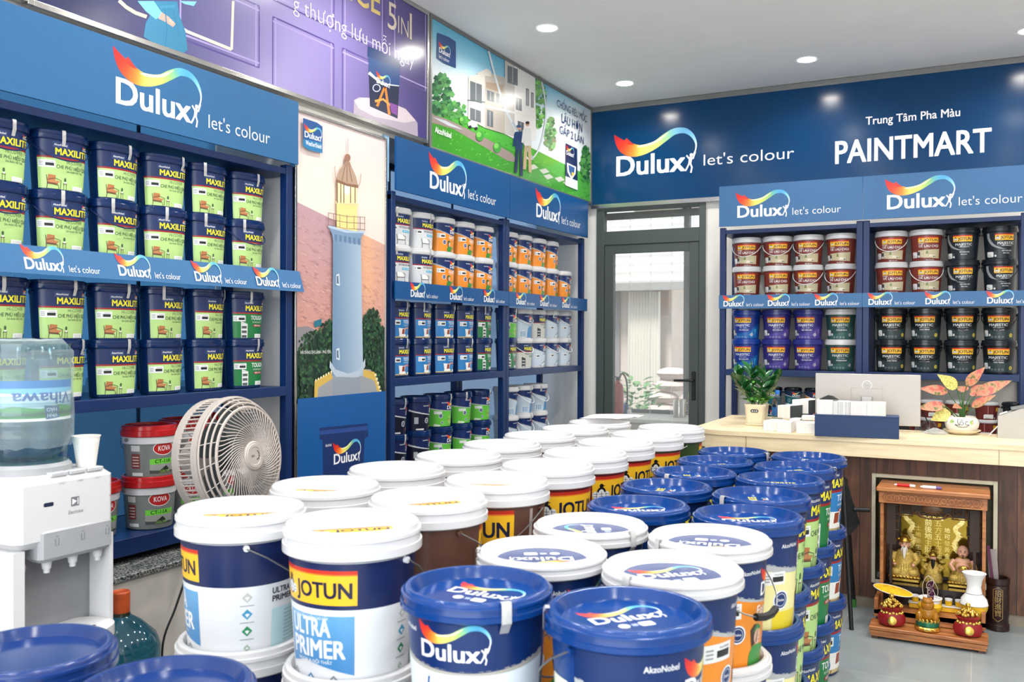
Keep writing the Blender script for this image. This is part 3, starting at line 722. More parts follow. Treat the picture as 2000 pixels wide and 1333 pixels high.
def d_ultra(a, w=1.7):
    a.rect(-w, 0, w, .985, (226, 229, 234)); a.rect(-w, .62, w, .985, (24, 38, 84))
    jotun(a, -.38, .655, .36, .93, .11)
    a.poly([(-.32, .14), (-.1, .20), (.1, .16), (.34, .10), (.34, .57), (-.32, .57)], lambda x, z: mixc((44, 116, 186), (122, 180, 220), max(0, min(1, z+.2))), 0, .1)
    jt(a, 'ULTRA', -.27, .40, .14, .42, b=.03); jt(a, 'PRIMER', -.27, .23, .14, .54, b=.03); jt(a, 'SƠN LÓT CHỐNG KIỀM CAO CẤP', -.27, .535, .022, .4); jt(a, 'NGOẠI & NỘI THẤT', -.2, .185, .025, .36)
    for x, c in ((-.05, (60, 130, 180)), (.17, (120, 130, 140)), (-.28, (150, 160, 170))):
        a.poly([(x-.05, .05), (x, -.0+.001), (x+.05, .05), (x, .10)], c); a.poly([(x-.03, .05), (x, .02), (x+.03, .05), (x, .08)], (226, 229, 234))
    for i, c in enumerate(((190, 192, 186), (60, 150, 190), (40, 140, 90), (160, 180, 160))):
        z = .53-.145*i; k = .045 if i < 3 else .03
        a.poly([(.78-k, z), (.78, z-k), (.78+k, z), (.78, z+k)], c); a.poly([(.78-k*.4, z), (.78, z-k*.6), (.78+k*.5, z), (.78, z+k*.2)], (232, 234, 238)); a.rect(.72, z-.075, .84, z-.068, (150, 154, 160))
    jt(a, 'ULTRA', 1.0, .53, .05, .2, (40, 44, 56), .03); jt(a, 'PRIMER', 1.0, .46, .05, .24, (40, 44, 56), .03); a.rect(1.0, .06, 1.5, .40, (186, 218, 226))
    for i in range(9): a.rect(1.14, .09+.033*i, 1.46, .1+.033*i, (140, 176, 188))
def jbig(bg, txt, sub, w=1.7, dark=None):
    def d(a):
        a.rect(-w, 0, w, .985, bg); a.poly([(-w, 0), (w, 0), (w, .26), (0, .36), (-w, .26)], dark or mixc(bg, (0, 0, 0), .25))
        jotun(a, -.46, .62, .44, .97, .11); jt(a, txt, -.40, .50, .075, .5, b=.01); jt(a, sub, -.40, .42, .04, .4, (220, 214, 200), 0)
        a.disc(1.55, .40, .06, (24, 26, 28)); a.disc(1.55, .40, .03, (120, 140, 130)); a.rect(.62, .1, .66, .97, mixc(bg, (255, 255, 255), .5)); a.rect(.72, .12, 1.0, .55, mixc(bg, (0, 0, 0), .15))
        for i in range(8): a.rect(.75, .16+.045*i, .97, .175+.045*i, mixc(bg, (255, 255, 255), .35))
    return d
d_brown = jbig((98, 66, 54), 'JOTAX MAX', 'SƠN NGOẠI THẤT'); d_red = jbig((112, 28, 26), 'ESSENCE', 'SƠN NỘI THẤT'); d_olive = jbig((62, 84, 50), 'TOUGH SHIELD', 'SƠN NGOẠI THẤT')
def d_grey(a, w=1.5):
    a.rect(-w, 0, w, .985, (118, 122, 120)); a.disc(-.02, .72, .27, (236, 236, 232), .17, 24); a.disc(-.02, .72, .255, (176, 36, 36), .155, 24); jt(a, 'KOVA', -.17, .66, .12, .32, b=.008)
    a.rect(-.36, .12, .36, .34, (70, 76, 74)); a.poly([(-.36, .2), (.36, .16), (.36, .34), (-.36, .34)], (150, 152, 148)); a.poly([(-.14, .17), (.05, .3), (.16, .2), (-.05, .14)], (40, 46, 46)); jt(a, 'CHỐNG THẤM', -.12, .05+.08, .06, .3, (140, 190, 90))
    a.rect(-.36, .34, .36, .47, (110, 200, 66)); a.text('CT-11A', -.24, .365, .085, (20, 30, 24), .02, w=.42); a.text('PLUS', .22, .36, .03, (190, 40, 40), .01, w=.1)
    a.rect(-.80, .25, -.58, .6, (124, 60, 54)); a.rect(-.80, .66, -.58, .80, (206, 206, 204))
    for i in range(4): a.rect(-.77, .3+.07*i, -.61, .32+.07*i, (214, 206, 200))
    a.rect(-.80, .06, -.52, .15, (220, 220, 218))
def d_smallbrick(a, w=1.4):
    a.rect(-w, 0, w, .985, (110, 44, 40)); a.rect(-.05, .3, -.02, .985, (190, 140, 132)); a.rrect(-.30, .02, .32, .40, .08, (222, 222, 220)); a.rect(-.2, .12, .1, .15, (120, 124, 128)); a.rect(-.2, .2, 0, .22, (150, 154, 158)); a.rect(.36, .04, .54, .40, (50, 52, 58)); a.rect(.39, .06, .51, .2, (210, 212, 214)); a.rect(.5, .6, .8, .85, (226, 176, 40))
def d_teal(a, w=1.2):
    dtop(a, lambda x: .62+.2*max(0, .3-x)**1.4, (24, 92, 106), (206, 208, 212), .06, -w, w, navy=(20, 44, 76)); logo(a, .0, .66, .5); a.stroke([(.12, .06), (.2, .42), (.24, .5), (.28, .42), (.36, .06)], [.06, .05, .03, .05, .06], (206, 110, 40)); a.ring(-.22, .42, .08, .02, (210, 220, 224)); a.rect(-.56, .1, -.2, .24, (214, 222, 224))
def d_orangesmall(a, w=1.2):
    dtop(a, lambda x: .55+.3*max(0, .35-x)**1.3, (226, 140, 40), (206, 208, 212), .06, -w, w, navy=(20, 36, 76)); logo(a, .1, .66, .5); a.disc(-.1, .5, .09, (20, 60, 50)); lady(a, .0, .02, .4); a.rect(-.56, .1, -.2, .24, (224, 222, 210))
def d_blank(a, w=1.4): a.rect(-w, .05, w, .9, (24, 32, 40)).rect(.1, .5, .5, .8, (190, 150, 50))
# --- lid tops (unit circle)
def l_dulux_white(a):
    a.sub(0, 0, 1.32); a.disc(0, 0, .66, (52, 68, 118), n=40); a.sub(-.46, -.08, .86); swoosh(a); a.end(); a.disc(-.22, -.28, .075, WHITE); a.rrect(.04, -.36, .24, -.2, .03, WHITE); a.rect(-.1, -.33, .0, -.23, (170, 180, 205)); a.end()
def l_dulux_blue(a):
    a.sub(-.56, -.06, 1.12); swoosh(a); a.end(); a.disc(-.2, -.27, .09, WHITE); a.rrect(.06, -.36, .30, -.18, .04, WHITE); a.rect(-.07, -.32, .03, -.22, (150, 165, 205))
def l_maxilite(a):
    a.text('MAXILITE', -.42, .1, .2, YEL, .026, w=.9); a.sub(.1, -.2, .3); swoosh(a); a.end(); a.rrect(-.42, -.3, -.05, -.05, .03, (226, 228, 232)); a.rect(-.36, -.22, -.12, -.12, (60, 64, 76))
def l_jotun(a): jotun(a, -.74, -.18, .74, .18, .14)
# ================================================================ paint pails: shapes and places
def plastic(col, rough=.3): return mat('plastic_%d_%d_%d_%d' % (*col, rough*100), col, rough, var=.02, scale=20)
C_BLUE, C_NAVYLID, C_WHITE, C_BLACK = (12, 58, 126), (8, 38, 86), (208, 208, 211), (26, 32, 40)
# shape: half width, half depth, superellipse power, pitch of a stack, recess, lid height
S18D = (.1665, .1665, 2, .310, .026, .043); S18J = (.170, .170, 2, .338, .026, .068); S18B = (.1665, .1665, 2, .2745, .022, .05)
S5 = (.110, .068, 2.5, .2165, .007, .034); S5R = (.098, .098, 2, .207, .007, .034); S5J = (.1095, .1095, 2, .2165, .008, .040); SK = (.1125, .1125, 2, .205, .01, .045)
S2 = (.077, .077, 2, .118, .005, .022); S2D = (.065, .065, 2, .137, .005, .022)
KINDS = {}
def kind(name, shape, body, lid, design, lidart=None, handle='wire', what='', band=None):
    KINDS[name] = dict(shape=shape, body=body, lid=lid, design=design, lidart=lidart, handle=handle, what=what, band=band)
kind('hicover', S5, C_NAVYLID, C_NAVYLID, d_hicover, None, 'navy', 'light green armchair-label pail')
kind('tough', S5, C_NAVYLID, C_NAVYLID, d_tough, None, 'navy', 'dark green house-label pail')
kind('total', S5, C_NAVYLID, C_NAVYLID, d_total, None, 'navy', 'sky blue chair-label pail')
kind('primer', S5, C_WHITE, C_WHITE, d_primer, None, 'white', 'white-lidded pale grey chair-label pail')
kind('exterior', S5, C_WHITE, C_WHITE, d_exterior, None, 'white', 'white-lidded beige house-label pail')
kind('easyclean', S5, C_WHITE, C_WHITE, d_easyclean, None, 'white', 'white-lidded orange pail')
kind('weather', S5, C_WHITE, C_WHITE, d_weather, None, 'white', 'white-lidded pale blue roof-label pail')
kind('weatherblue', S5, C_WHITE, C_WHITE, d_weatherblue, None, 'white', 'white-lidded sky blue picture pail')
kind('duluxgreen5', S5, C_NAVYLID, C_NAVYLID, d_duluxgreen, None, 'navy', 'navy-lidded bright green pail')
kind('duluxgreen', S5R, C_NAVYLID, C_NAVYLID, d_duluxgreen, None, 'navy', 'round bright green pail')
kind('fivein', S5R, C_NAVYLID, C_NAVYLID, d_fivein, None, 'navy', 'round dark navy flame-label pail')
kind('weatherround', S5R, C_WHITE, C_WHITE, d_weatherblue, None, 'white', 'round white-lidded sky blue picture pail')
kind('brick', S5J, (116, 46, 40), C_WHITE, d_brick, None, 'white', 'white-lidded brick red tub')
kind('majswoosh', S5J, (24, 33, 42), C_BLACK, d_majswoosh, None, 'black', 'black tub with silver crescent')
kind('majluxe', S5J, (20, 26, 32), C_BLACK, d_majluxe, None, 'black', 'black gold-sealed tub')
kind('majblue', S5J, (22, 54, 140), (22, 60, 150), d_majblue, None, 'navy', 'bright blue tub')
kind('majpurple', S5J, (50, 44, 120), (44, 50, 130), d_majpurple, None, 'navy', 'purple tub')
kind('majprimer', S5J, (40, 76, 74), C_WHITE, d_majprimer, None, 'white', 'white-lidded dark green tub')
kind('grey', SK, (118, 122, 120), (176, 32, 34), d_grey, None, 'wire', 'red-lidded grey pail', band=C_WHITE)
kind('smallbrick', S2, (110, 44, 40), C_WHITE, d_smallbrick, None, None, 'small white-lidded brick red tub')
kind('smallblack', S2, (24, 32, 40), C_BLACK, d_blank, None, None, 'small black tub')
kind('teal', S2D, (20, 44, 76), (20, 26, 34), d_teal, None, None, 'small teal flame-label tub')
kind('orangesmall', S2D, (20, 36, 76), (20, 26, 34), d_orangesmall, None, None, 'small orange tub')
kind('ultra', S18J, (226, 229, 234), C_WHITE, d_ultra, l_jotun, 'wire', 'white-lidded navy and white bucket')
kind('brown', S18J, (98, 66, 54), C_WHITE, d_brown, l_jotun, 'wire', 'white-lidded brown bucket')
kind('red', S18J, (112, 28, 26), C_WHITE, d_red, l_jotun, 'wire', 'white-lidded dark red bucket')
kind('olive', S18J, (62, 84, 50), C_WHITE, d_olive, l_jotun, 'wire', 'white-lidded olive green bucket')
kind('big_inspire', S18D, C_BLUE, C_BLUE, d_inspire, l_dulux_blue, 'wire', 'blue-lidded bucket with pale label')
kind('big_yellow', S18D, C_BLUE, C_BLUE, d_inspire_yellow, l_dulux_blue, 'wire', 'blue-lidded bucket with pale yellow label')
kind('big_orange', S18D, (24, 48, 104), C_WHITE, d_easyclean, l_dulux_white, 'wire', 'white-lidded orange bucket')
kind('big_hicover', S18D, C_NAVYLID, C_BLUE, d_hicover, l_maxilite, 'wire', 'blue-lidded light green bucket')
kind('big_tough', S18D, C_NAVYLID, C_BLUE, d_tough, l_maxilite, 'wire', 'blue-lidded dark green bucket')
kind('big_total', S18D, C_NAVYLID, C_BLUE, d_total, l_maxilite, 'wire', 'blue-lidded sky blue bucket')
kind('big_navy', S18B, (14, 44, 98), (24, 52, 112), d_total, l_maxilite, 'wire', 'dark navy bucket')
KINDS['big_navy']['lidart'] = None
HANDLE_M = {'wire': mat('handle_wire', (150, 152, 150), .3, .8), 'navy': mat('handle_navy', (18, 36, 84), .4), 'white': mat('handle_white', (228, 228, 230), .4), 'black': M_BLACK}
M_LABEL = print_mat('pail_print', .33)
M_TAPE = mat('silver_seal_tape', (206, 206, 206), .25, .35, var=.12, scale=260)

def perim(a, b, e, k, n=480):
    P = []
    for i in range(n+1):
        t = -PI/2+2*PI*i/n; c, q = math.cos(t), math.sin(t)
        if e != 2: s_ = (abs(c)**e+abs(q)**e)**(-1/e); c, q = c*s_, q*s_
        P.append((a*c, b*q))
    S = [0]
    for i in range(n): S.append(S[-1]+k*math.hypot(P[i+1][0]-P[i][0], P[i+1][1]-P[i][1]))
    def f(s):
        T = S[-1]; s %= T; lo, hi = 0, n
        while hi-lo > 1:
            m = (lo+hi)//2
            if S[m] <= s: lo = m
            else: hi = m
        t = (s-S[lo])/(S[hi]-S[lo]); x = P[lo][0]+t*(P[hi][0]-P[lo][0]); y = P[lo][1]+t*(P[hi][1]-P[lo][1])
        dx, dy = P[hi][0]-P[lo][0], P[hi][1]-P[lo][1]; d = math.hypot(dx, dy)
        return x, y, dy/d, -dx/d
    return f
def build_kind(name):
    K = KINDS[name]
    if 'parts' in K: return K['parts']
    a, b, e, pitch, rec, lh = K['shape']; H = pitch+rec; zt = H-lh; big = a > .15; n = 56 if big else 36
    kb, kt = (.80, .905) if big else (.805, .91)
    P = {}
    m = MB(); m.lathe([(kb-.03, 0), (kb-.006, .002), (kb, .008), (kt, zt+.004)], n, 0, a, b, e)
    if K['band']: m.lathe([(kt+.012, zt*.83), (kt+.02, zt*.835), (kt+.03, zt), (kt+.01, zt+.003)], n, 1, a, b, e, cap0=False, cap1=False)
    for q in (-1, 1):                                           # ears that hold the bail
        ex = q*a*(kt+.005); m.cyl((ex, 0, zt-.012 if big else zt-.012), (ex+q*.010, 0, zt-.012 if big else zt-.012), .008, n=10)
    P['pail'] = m.build('pail', [plastic(K['body'])]+([plastic(K['band'])] if K['band'] else []))
    m = MB(); c = (.010 if big else (.008 if a > .09 else .006))/a; g = .004/a; top = H
    if big:
        pr = [(kt+.012, zt-.001), (1-c*.5, zt), (1, zt+.004), (1, zt+lh*.34), (1-g, zt+lh*.36), (1-g*1.3, zt+lh*.62), (1-g*.4, zt+lh*.64), (1-g*.5, zt+lh*.76), (1-g*1.8, zt+lh*.79), (1-g*2.2, top-.004), (1-g*3, top-.0008), (1-g*4, top),
              (1-c-.075, top-.001), (1-c-.085, top-.004), (1-c-.13, top-rec+.004), (1-c-.145, top-rec+.0001), (.02, top-rec)]
    else:
        pr = [(kt+.01, zt-.001), (1-c*.3, zt), (1, zt+.003), (1, zt+lh*.55), (1-g*.9, zt+lh*.6), (1-g, top-.003), (1-g*2, top), (1-c-.07, top), (1-c-.09, top-rec), (.02, top-rec)]
    m.lathe(pr, n, 0, a, b, e, cap0=False)
    mats = [plastic(K['lid'], .17)]
    if K['lidart']:
        A = Art(); K['lidart'](A); r = a*(1-c-.15)
        m.art(A, lambda x, y, L: (x*r, y*r, top-rec+.0002+.00003*L), 1); mats.append(M_LABEL)
    P['lid'] = m.build('lid', mats)
    A = Art(); K['design'](A); f = perim(a, b, e, (kb+kt)/2)
    def fm(x, z, L):
        px, py, nx, ny = f(x*zt); s_ = kb+(kt-kb)*z; o = .0005+.000022*L
        return (px*s_+nx*o, py*s_+ny*o, max(.012, z*zt))
    m = MB(); m.art(A, fm, 0, .045); P['label'] = m.build('label', M_LABEL)
    if K['handle']:
        ex = a*(kt+.005)+(.012 if big else .0065); ez = zt-.012; drop = R(27 if big else 30); Bq = (b if e == 2 else b*1.05)*1.16+.004
        T = [R(q) for q in range(0, 181, 12)]
        pts = [(ex*math.cos(q), -Bq*math.cos(drop)*math.sin(q)**.8, ez-Bq*1.15*math.sin(drop)*1.25*math.sin(q)) for q in T]
        pts = [(p[0]*(1 if big else 1), p[1], p[2]) for p in pts]
        m = MB(); m.tube([(ex-.006, 0, ez)]+pts+[(-ex+.006, 0, ez)], .0022 if K['handle'] == 'wire' and big else (.0013 if K['handle'] == 'wire' else .0028), 6)
        P['handle'] = m.build('handle', HANDLE_M[K['handle']])
        if big: m = MB(); m.tube(pts[6:10], .010, 10); P['grip'] = m.build('grip', M_BLACK)
    # a strip of silver tape sealing the lid
    def tape(ang):
        wv = .011 if big else .007; m = MB(); fo = perim(a, b, e, 1); s0 = R(ang)*a; rows = []
        for z, sc in ((H+.0012, .93), (H+.0012, .985), (H-.006, 1.006), (zt+.001, 1.008), (zt-.002, .99), (zt-.022, kt+.012)):
            row = []
            for dx in (-wv, 0, wv):
                px, py, nx, ny = fo(s0+dx); row.append((px*sc, py*sc, z))
            rows.append(row)
        m.loft(rows, 0, False, False, False); o = m.build('seal_tape', M_TAPE); COL.objects.unlink(o); return o
    for o in P.values(): COL.objects.unlink(o)
    K['parts'] = P; K['H'] = H; K['tape'] = tape; K['tapes'] = {}
    return P
def put(kd, x, y, z, rz, label, group, tape=None, handle=True, hrot=0, lrot=0, name='paint_pail', grip=False):
    P = build_kind(kd); t = thing(name, label, 'paint pail', (x, y, z), rz, group)
    inst(P['pail'], t); inst(P['label'], t)
    l = inst(P['lid'], t); l.rotation_euler = (0, 0, lrot-rz if lrot else 0)
    if handle and 'handle' in P: h = inst(P['handle'], t); h.rotation_euler = (0, 0, hrot)
    if handle and grip and 'grip' in P: inst(P['grip'], h)
    if tape is not None:
        K = KINDS[kd]; tape = round(tape)
        if tape not in K['tapes']: K['tapes'][tape] = K['tape'](tape)
        inst(K['tapes'][tape], t)
    return t
ORD = ['first', 'second', 'third', 'fourth', 'fifth', 'sixth', 'seventh', 'eighth']
def shelf_rows(where, rows, xs, ysh, base, axis, group, jit=9, hp=.3, first=0):
    """rows from bottom to top, each a list of kinds; xs positions along the front; axis 'l' left racks, 'b' back racks"""
    base_rot = [random.uniform(-jit, jit) for _ in xs]
    for r, row in enumerate(rows):
        for i, k in enumerate(row):
            if not k: continue
            pitch = KINDS[k]['shape'][3]; zz = base+.002+r*(pitch+.001); jx = random.uniform(-.003, .003); jr = R(base_rot[i]+random.uniform(-2, 2))
            rn = ('upper row' if r else 'lower row') if len(rows) == 2 else 'row'
            lab = '%s, %s in %s, %s' % (KINDS[k]['what'], ORD[i+first], rn, where)
            has = random.random() < hp
            if axis == 'l': put(k, LX-ysh, xs[i]+jx, zz, Q+jr, lab, group, random.choice((-28, -8, 14, 34)) if random.random() < .75 and k != EC else None, has)
            else: put(k, xs[i]+jx, RY+ysh, zz, jr, lab, group, None, has)
H6, TG, TO, PR, EX, EC, WE, WB, DG5, DG, FI, WR = 'hicover', 'tough', 'total', 'primer', 'exterior', 'easyclean', 'weather', 'weatherblue', 'duluxgreen5', 'duluxgreen', 'fivein', 'weatherround'
xs6 = [1.99+.2385*i for i in range(6)]
shelf_rows("left rack's top shelf", [[H6]*6, [H6]*6], xs6, .095, ZT, 'l', 'pails on the left rack', 10, .5)
shelf_rows("left rack's middle shelf", [[H6]*5+[TG], [H6]*5+[TG]], xs6, .095, ZM, 'l', 'pails on the left rack', 8, .12)
xa = [4.42+.255*i for i in range(5)]; xb = [5.82+.245*i for i in range(5)]
shelf_rows("middle rack's top shelf", [[PR, PR, EC, EC, EC]]*2, xa, .10, ZT, 'l', 'pails on the middle rack', 8, 0)
shelf_rows("middle rack's middle shelf", [[TO]*4+[TG]]*2, xa, .10, ZM, 'l', 'pails on the middle rack', 8, 0)
shelf_rows("middle rack's bottom shelf", [[FI, FI, DG, DG, DG]]*2, xa, .125, ZB, 'l', 'pails on the middle rack', 14, 0)
shelf_rows("far rack's top shelf", [[EC]*5, [EC]*4], xb, .10, ZT, 'l', 'pails on the far left rack', 8, 0)
shelf_rows("far rack's middle shelf", [[TG, EX, WE, WE, WE], [DG5, WB, EX, WE, WE]], xb, .10, ZM, 'l', 'pails on the far left rack', 8, .3)
shelf_rows("far rack's bottom shelf", [[WR]*3]*2, [5.86, 6.10, 6.36], .125, ZB, 'l', 'pails on the far left rack', 14, .6)
BR, MS, ML, MB_, MP, MG = 'brick', 'majswoosh', 'majluxe', 'majblue', 'majpurple', 'majprimer'
xl = [-1.577+.2255*i for i in range(4)]; xr = [-.566+.2245*i for i in range(4)]
shelf_rows('top shelf beside the glazed door', [[BR]*4]*2, xl, .16, ZT, 'b', 'tubs behind the counter', 9, .35)
shelf_rows('middle shelf beside the glazed door', [[MB_, MP, MP, MG]]*2, xl, .16, ZM, 'b', 'tubs behind the counter', 9, .2)
shelf_rows('top shelf of rightmost rack', [[BR, BR, MS, MS]]*2, xr, .16, ZT, 'b', 'tubs behind the counter', 12, .5)
shelf_rows('middle shelf of rightmost rack', [[ML]*4]*2, xr, .16, ZM, 'b', 'tubs behind the counter', 9, .5)
# tubs stacked low on the two back racks
for i, (x, n) in enumerate(((-1.365, 3), (-1.225, 3), (-1.08, 3))):
    for k in range(n):
        kd = ('teal', 'teal', 'orangesmall')[i]
        put(kd, x, RY+.12, ZB+.002+k*.138, R((-12, 6, -8)[i]), 'small %s tub, %s, behind the %s' % (('dark blue', 'teal', 'orange')[i], ('lowest of stack', 'middle of stack', 'topmost of stack')[k], ('leafy plant on the counter', 'colour card boxes', 'left edge of the monitor')[i]), 'small tubs low on the back racks', name='paint_tub')
for i, (x, n, kd) in enumerate(((-.47, 4, 'smallbrick'), (-.305, 3, 'smallbrick'), (-.14, 3, 'smallbrick'), (.035, 3, 'smallbrick'), (.2, 3, 'smallblack'))):
    for k in range(n):
        put(kd, x+random.uniform(-.004, .004), RY+.12, ZB+.002+k*.119, R(random.uniform(-15, 15)), '%s, %s from the bottom, %s stack below the right rack' % (KINDS[kd]['what'], ORD[k], ORD[i]), 'small tubs low on the back racks', name='paint_tub')
# grey pails on the left rack's bottom shelf
for y, n, dx, w in ((2.43, 1, .17, 'beside the water dispenser'), (2.67, 2, .12, 'left of the fan'), (2.93, 2, .2, 'behind the fan'), (3.2, 2, .22, 'behind the right edge of the fan')):
    for k in range(n):
        put('grey', LX-dx, y, ZB+.002+k*.2062, Q+R({0: -14, 1: -4}[k] if n > 1 else 0), 'red-lidded grey pail on the bottom shelf, %s, %s' % (w, 'upper one' if k else ('lower one' if n > 1 else 'single')), 'red-lidded grey pails', hrot=R(150))

# ---- buckets on the floor
def face(x, y, deg): return math.atan2(-y, -x)+PI/2+R(deg)
def stack(top, x, y, n, deg, lower, where, group, lrot, under=None, hrot=None, degs=None, grip=False, tapes=None):
    pitch = KINDS[top]['shape'][3]
    for k in range(n):
        kd = top if k == n-1 else (under or top); dg = deg if k == n-1 else (degs or deg)+random.uniform(-10, 10)
        wz = {1: ['top of'], 2: ['bottom of', 'top of'], 3: ['bottom of', 'middle of', 'top of']}[n][k]
        put(kd, x, y, .001+k*(pitch+.0022), face(x, y, dg), '%s, %s %s' % (KINDS[kd]['what'], wz, where), group, tapes if k == n-1 else None, True, PI if k < n-1 else (hrot or 0), lrot if k == n-1 else R(random.uniform(0, 360)), name='paint_bucket', grip=(k == n-1 and grip))
JL = [(-1.745, 1.826), (-1.785, 2.225), (-1.79, 2.615), (-1.775, 3.01), (-1.80, 3.41), (-1.81, 3.80), (-1.79, 4.16), (-1.80, 4.52)]
JR = [(-1.372, 1.815), (-1.392, 2.19), (-1.372, 2.565), (-1.366, 2.935), (-1.38, 3.315), (-1.40, 3.70), (-1.385, 4.075), (-1.385, 4.445)]
jk = ['ultra', 'brown', 'brown', 'red', 'red', 'red', 'olive', 'olive']
for i in range(8):
    rw = ORD[i]+' row from the front'
    stack(jk[i] if i else 'ultra', *JL[i], 3, -86 if i == 0 else 150, None, ORD[i]+' stack, left white-lidded column', 'white-lidded floor buckets', R((8, -12, 4, 14, -6, 10, 0, 5)[i]+30), hrot=PI, degs=-40)
    stack(jk[i], *JR[i], 3, (-38, 122, -31, 38, 64, 56, 55, 118)[i], None, ORD[i]+' stack, right white-lidded column', 'white-lidded floor buckets', R((14, 24, -10, 8, 14, 0, 4, 8)[i]+30), hrot=(PI, 0, 0, PI, PI, 0, PI, PI)[i], degs=-40)
DL = [(-.972, 1.728), (-.985, 2.085), (-1.0, 2.445), (-.98, 2.80), (-1.012, 3.195), (-1.015, 3.575), (-1.03, 3.945), (-1.035, 4.305)]
DR = [(-.622, 1.715), (-.645, 2.085), (-.652, 2.445), (-.63, 2.80), (-.668, 3.175), (-.682, 3.57), (-.69, 3.92), (-.692, 4.285)]
dlk = ['big_inspire', 'big_orange', 'big_orange', 'big_yellow', 'big_hicover', 'big_hicover', 'big_tough', 'big_total']
drk = ['big_yellow', 'big_orange', 'big_orange', 'big_yellow', 'big_hicover', 'big_hicover', 'big_tough', 'big_total']
ll = [-28, 184, 92, 2, 70, 84, 10, 6]; lr = [22, 16, 165, -4, 80, -10, 20, 60]
for i in range(8):
    rw = ORD[i]+' row from the front'
    stack(dlk[i], *DL[i], 3, -20 if i == 0 else 20, None, ORD[i]+' stack, left blue column', 'blue floor buckets', R(ll[i]+27), hrot=PI, degs=30, tapes=(41, -105, 25, None, None, -60, None, 45)[i])
    stack(drk[i], *DR[i], 3, (47, 88, 58, 76, 70, 76, 66, 60)[i], None, ORD[i]+' stack, right blue column', 'blue floor buckets', R(lr[i]+27), hrot=(PI, PI, 0, PI, PI, PI, PI, PI)[i], degs=66, grip=(i == 2), tapes=(-128, -126, -113, None, -120, None, 20, None)[i])
for i, (u, v) in enumerate(((62, 1268), (322, 1340))):
    p = at(u, v, z=.846)
    stack('big_navy', p.x, p.y, 3, 20, None, 'stack nearest the camera, %s of the two' % ('left', 'right')[i], 'dark buckets nearest the camera', R((150, 200)[i]), hrot=PI)
# ================================================================ printed posters on the left side
def pp(u, v): q = at(u, v, x=LX); return (q.y, q.z)
def PX(a): a.S.append(a.T); a.T = lambda p: pp(*p); return a           # shapes given in photo pixels land on the poster's plane
def poster(name, label, y0, y1, z0, z1, a, rough=M_PRINT, frame=.022, fm=M_CHROME, back=.03):
    t = thing(name, label, 'poster', (LX, y0, z0))
    b = MB().box(-back, 0, 0, y1-y0, 0, z1-z0)
    b.art(a, lambda y, z, L: (.0004+.00002*L, y-y0, z-z0), 1)
    b.build('printed_panel', [M_WHITEPL, rough], t)
    f = MB(); k = frame
    f.box(-back, .008, -k, 0, -k, z1-z0+k); f.box(-back, .008, y1-y0, y1-y0+k, -k, z1-z0+k); f.box(-back, .008, 0, y1-y0, -k, 0); f.box(-back, .008, 0, y1-y0, z1-z0, z1-z0+k)
    f.build('poster_frame', fm, t, bevel=.002)
    return t
def foliage(a, cx, cz, rx, rz, n, cols, r, seed=1, clip=None):
    g = random.Random(seed); old = a.inc; a.inc = .25
    for i in range(n):
        t = g.uniform(0, 2*PI); q = math.sqrt(g.random()); x, z = cx+rx*q*math.cos(t), cz+rz*q*math.sin(t)
        if clip and not clip(x, z): continue
        k = r*g.uniform(.6, 1.4); c = g.choice(cols); d = g.uniform(.85, 1.15)
        a.poly([(x+k*math.cos(s+t)*g.uniform(.7, 1.2), z+k*math.sin(s+t)*g.uniform(.7, 1.2)) for s in (0, 1.25, 2.5, 3.75, 5)], tuple(min(255, v*d) for v in c))
    a.inc = old
def G(c0, c1, x0, x1, ax=1): return lambda x, z: mixc(c0, c1, max(0, min(1, ((z if ax else x)-x0)/(x1-x0))))
# ---- violet poster
y0, y1, z0, z1 = 2.062, 4.592, 2.662, 3.402
a = Art()
def violet(y, z):  # print tone; the paler lavender middle also holds light glare put into colour
    t = max(0, min(1, (y-2.3)/1.0)); c = mixc((40, 44, 84), (156, 144, 196), t); s = max(0, min(1, (y-3.45)/1.1)); return mixc(c, (72, 60, 122), s)
a.rect(y0, z0, y1, z1, violet, .12)
for (q0, q1, w0, w1) in ((2.70, 3.18, 2.72, 3.0), (2.70, 3.18, 3.06, 3.5), (3.27, 3.72, 2.60, 2.98), (3.27, 3.72, 3.06, 3.5), (3.79, 4.16, 2.60, 2.98), (3.79, 4.16, 3.06, 3.5), (4.24, 4.60, 2.95, 3.5)):
    w1 = min(w1, z1-.002); w0 = max(w0, z0+.002)
    for k, c in ((0, (88, 74, 140)), (.02, (168, 154, 208))):
        for A, B in (((q0+k, w0), (q0+k, w1)), ((q1-k, w0), (q1-k, w1))): a.stroke([A, B], .008, c)
        if w0 > z0+.01: a.stroke([(q0, w0+k), (q1, w0+k)], .008, c)
        if w1 < z1-.01: a.stroke([(q0, w1-k), (q1, w1-k)], .008, c)
PX(a)
a.stroke([(455, 2), (452, 97)], [5, 5], (232, 222, 200)); a.stroke([(340, 47), (366, 62), (452, 97)], 6, (232, 222, 200))
a.stroke([(232, 1), (246, 14), (264, 25), (286, 33)], 7, (224, 206, 176))
dress = (92, 166, 196)
a.poly([(300, 2), (346, 3), (350, 30), (362, 62), (366, 98), (345, 112), (280, 72), (284, 45), (296, 24)], lambda y, z: mixc((60, 128, 164), (130, 196, 216), max(0, min(1, (z-3.0)/.4))), 0, .05)
a.poly([(268, 2), (300, 2), (318, 28), (304, 38), (284, 22)], (120, 190, 216)); a.poly([(350, 2), (384, 3), (378, 12), (360, 8)], (130, 196, 220))
a.stroke([(312, 30), (326, 38), (340, 50)], [14, 12, 8], (214, 164, 150)); a.stroke([(330, 38), (338, 46)], 6, (224, 178, 162))
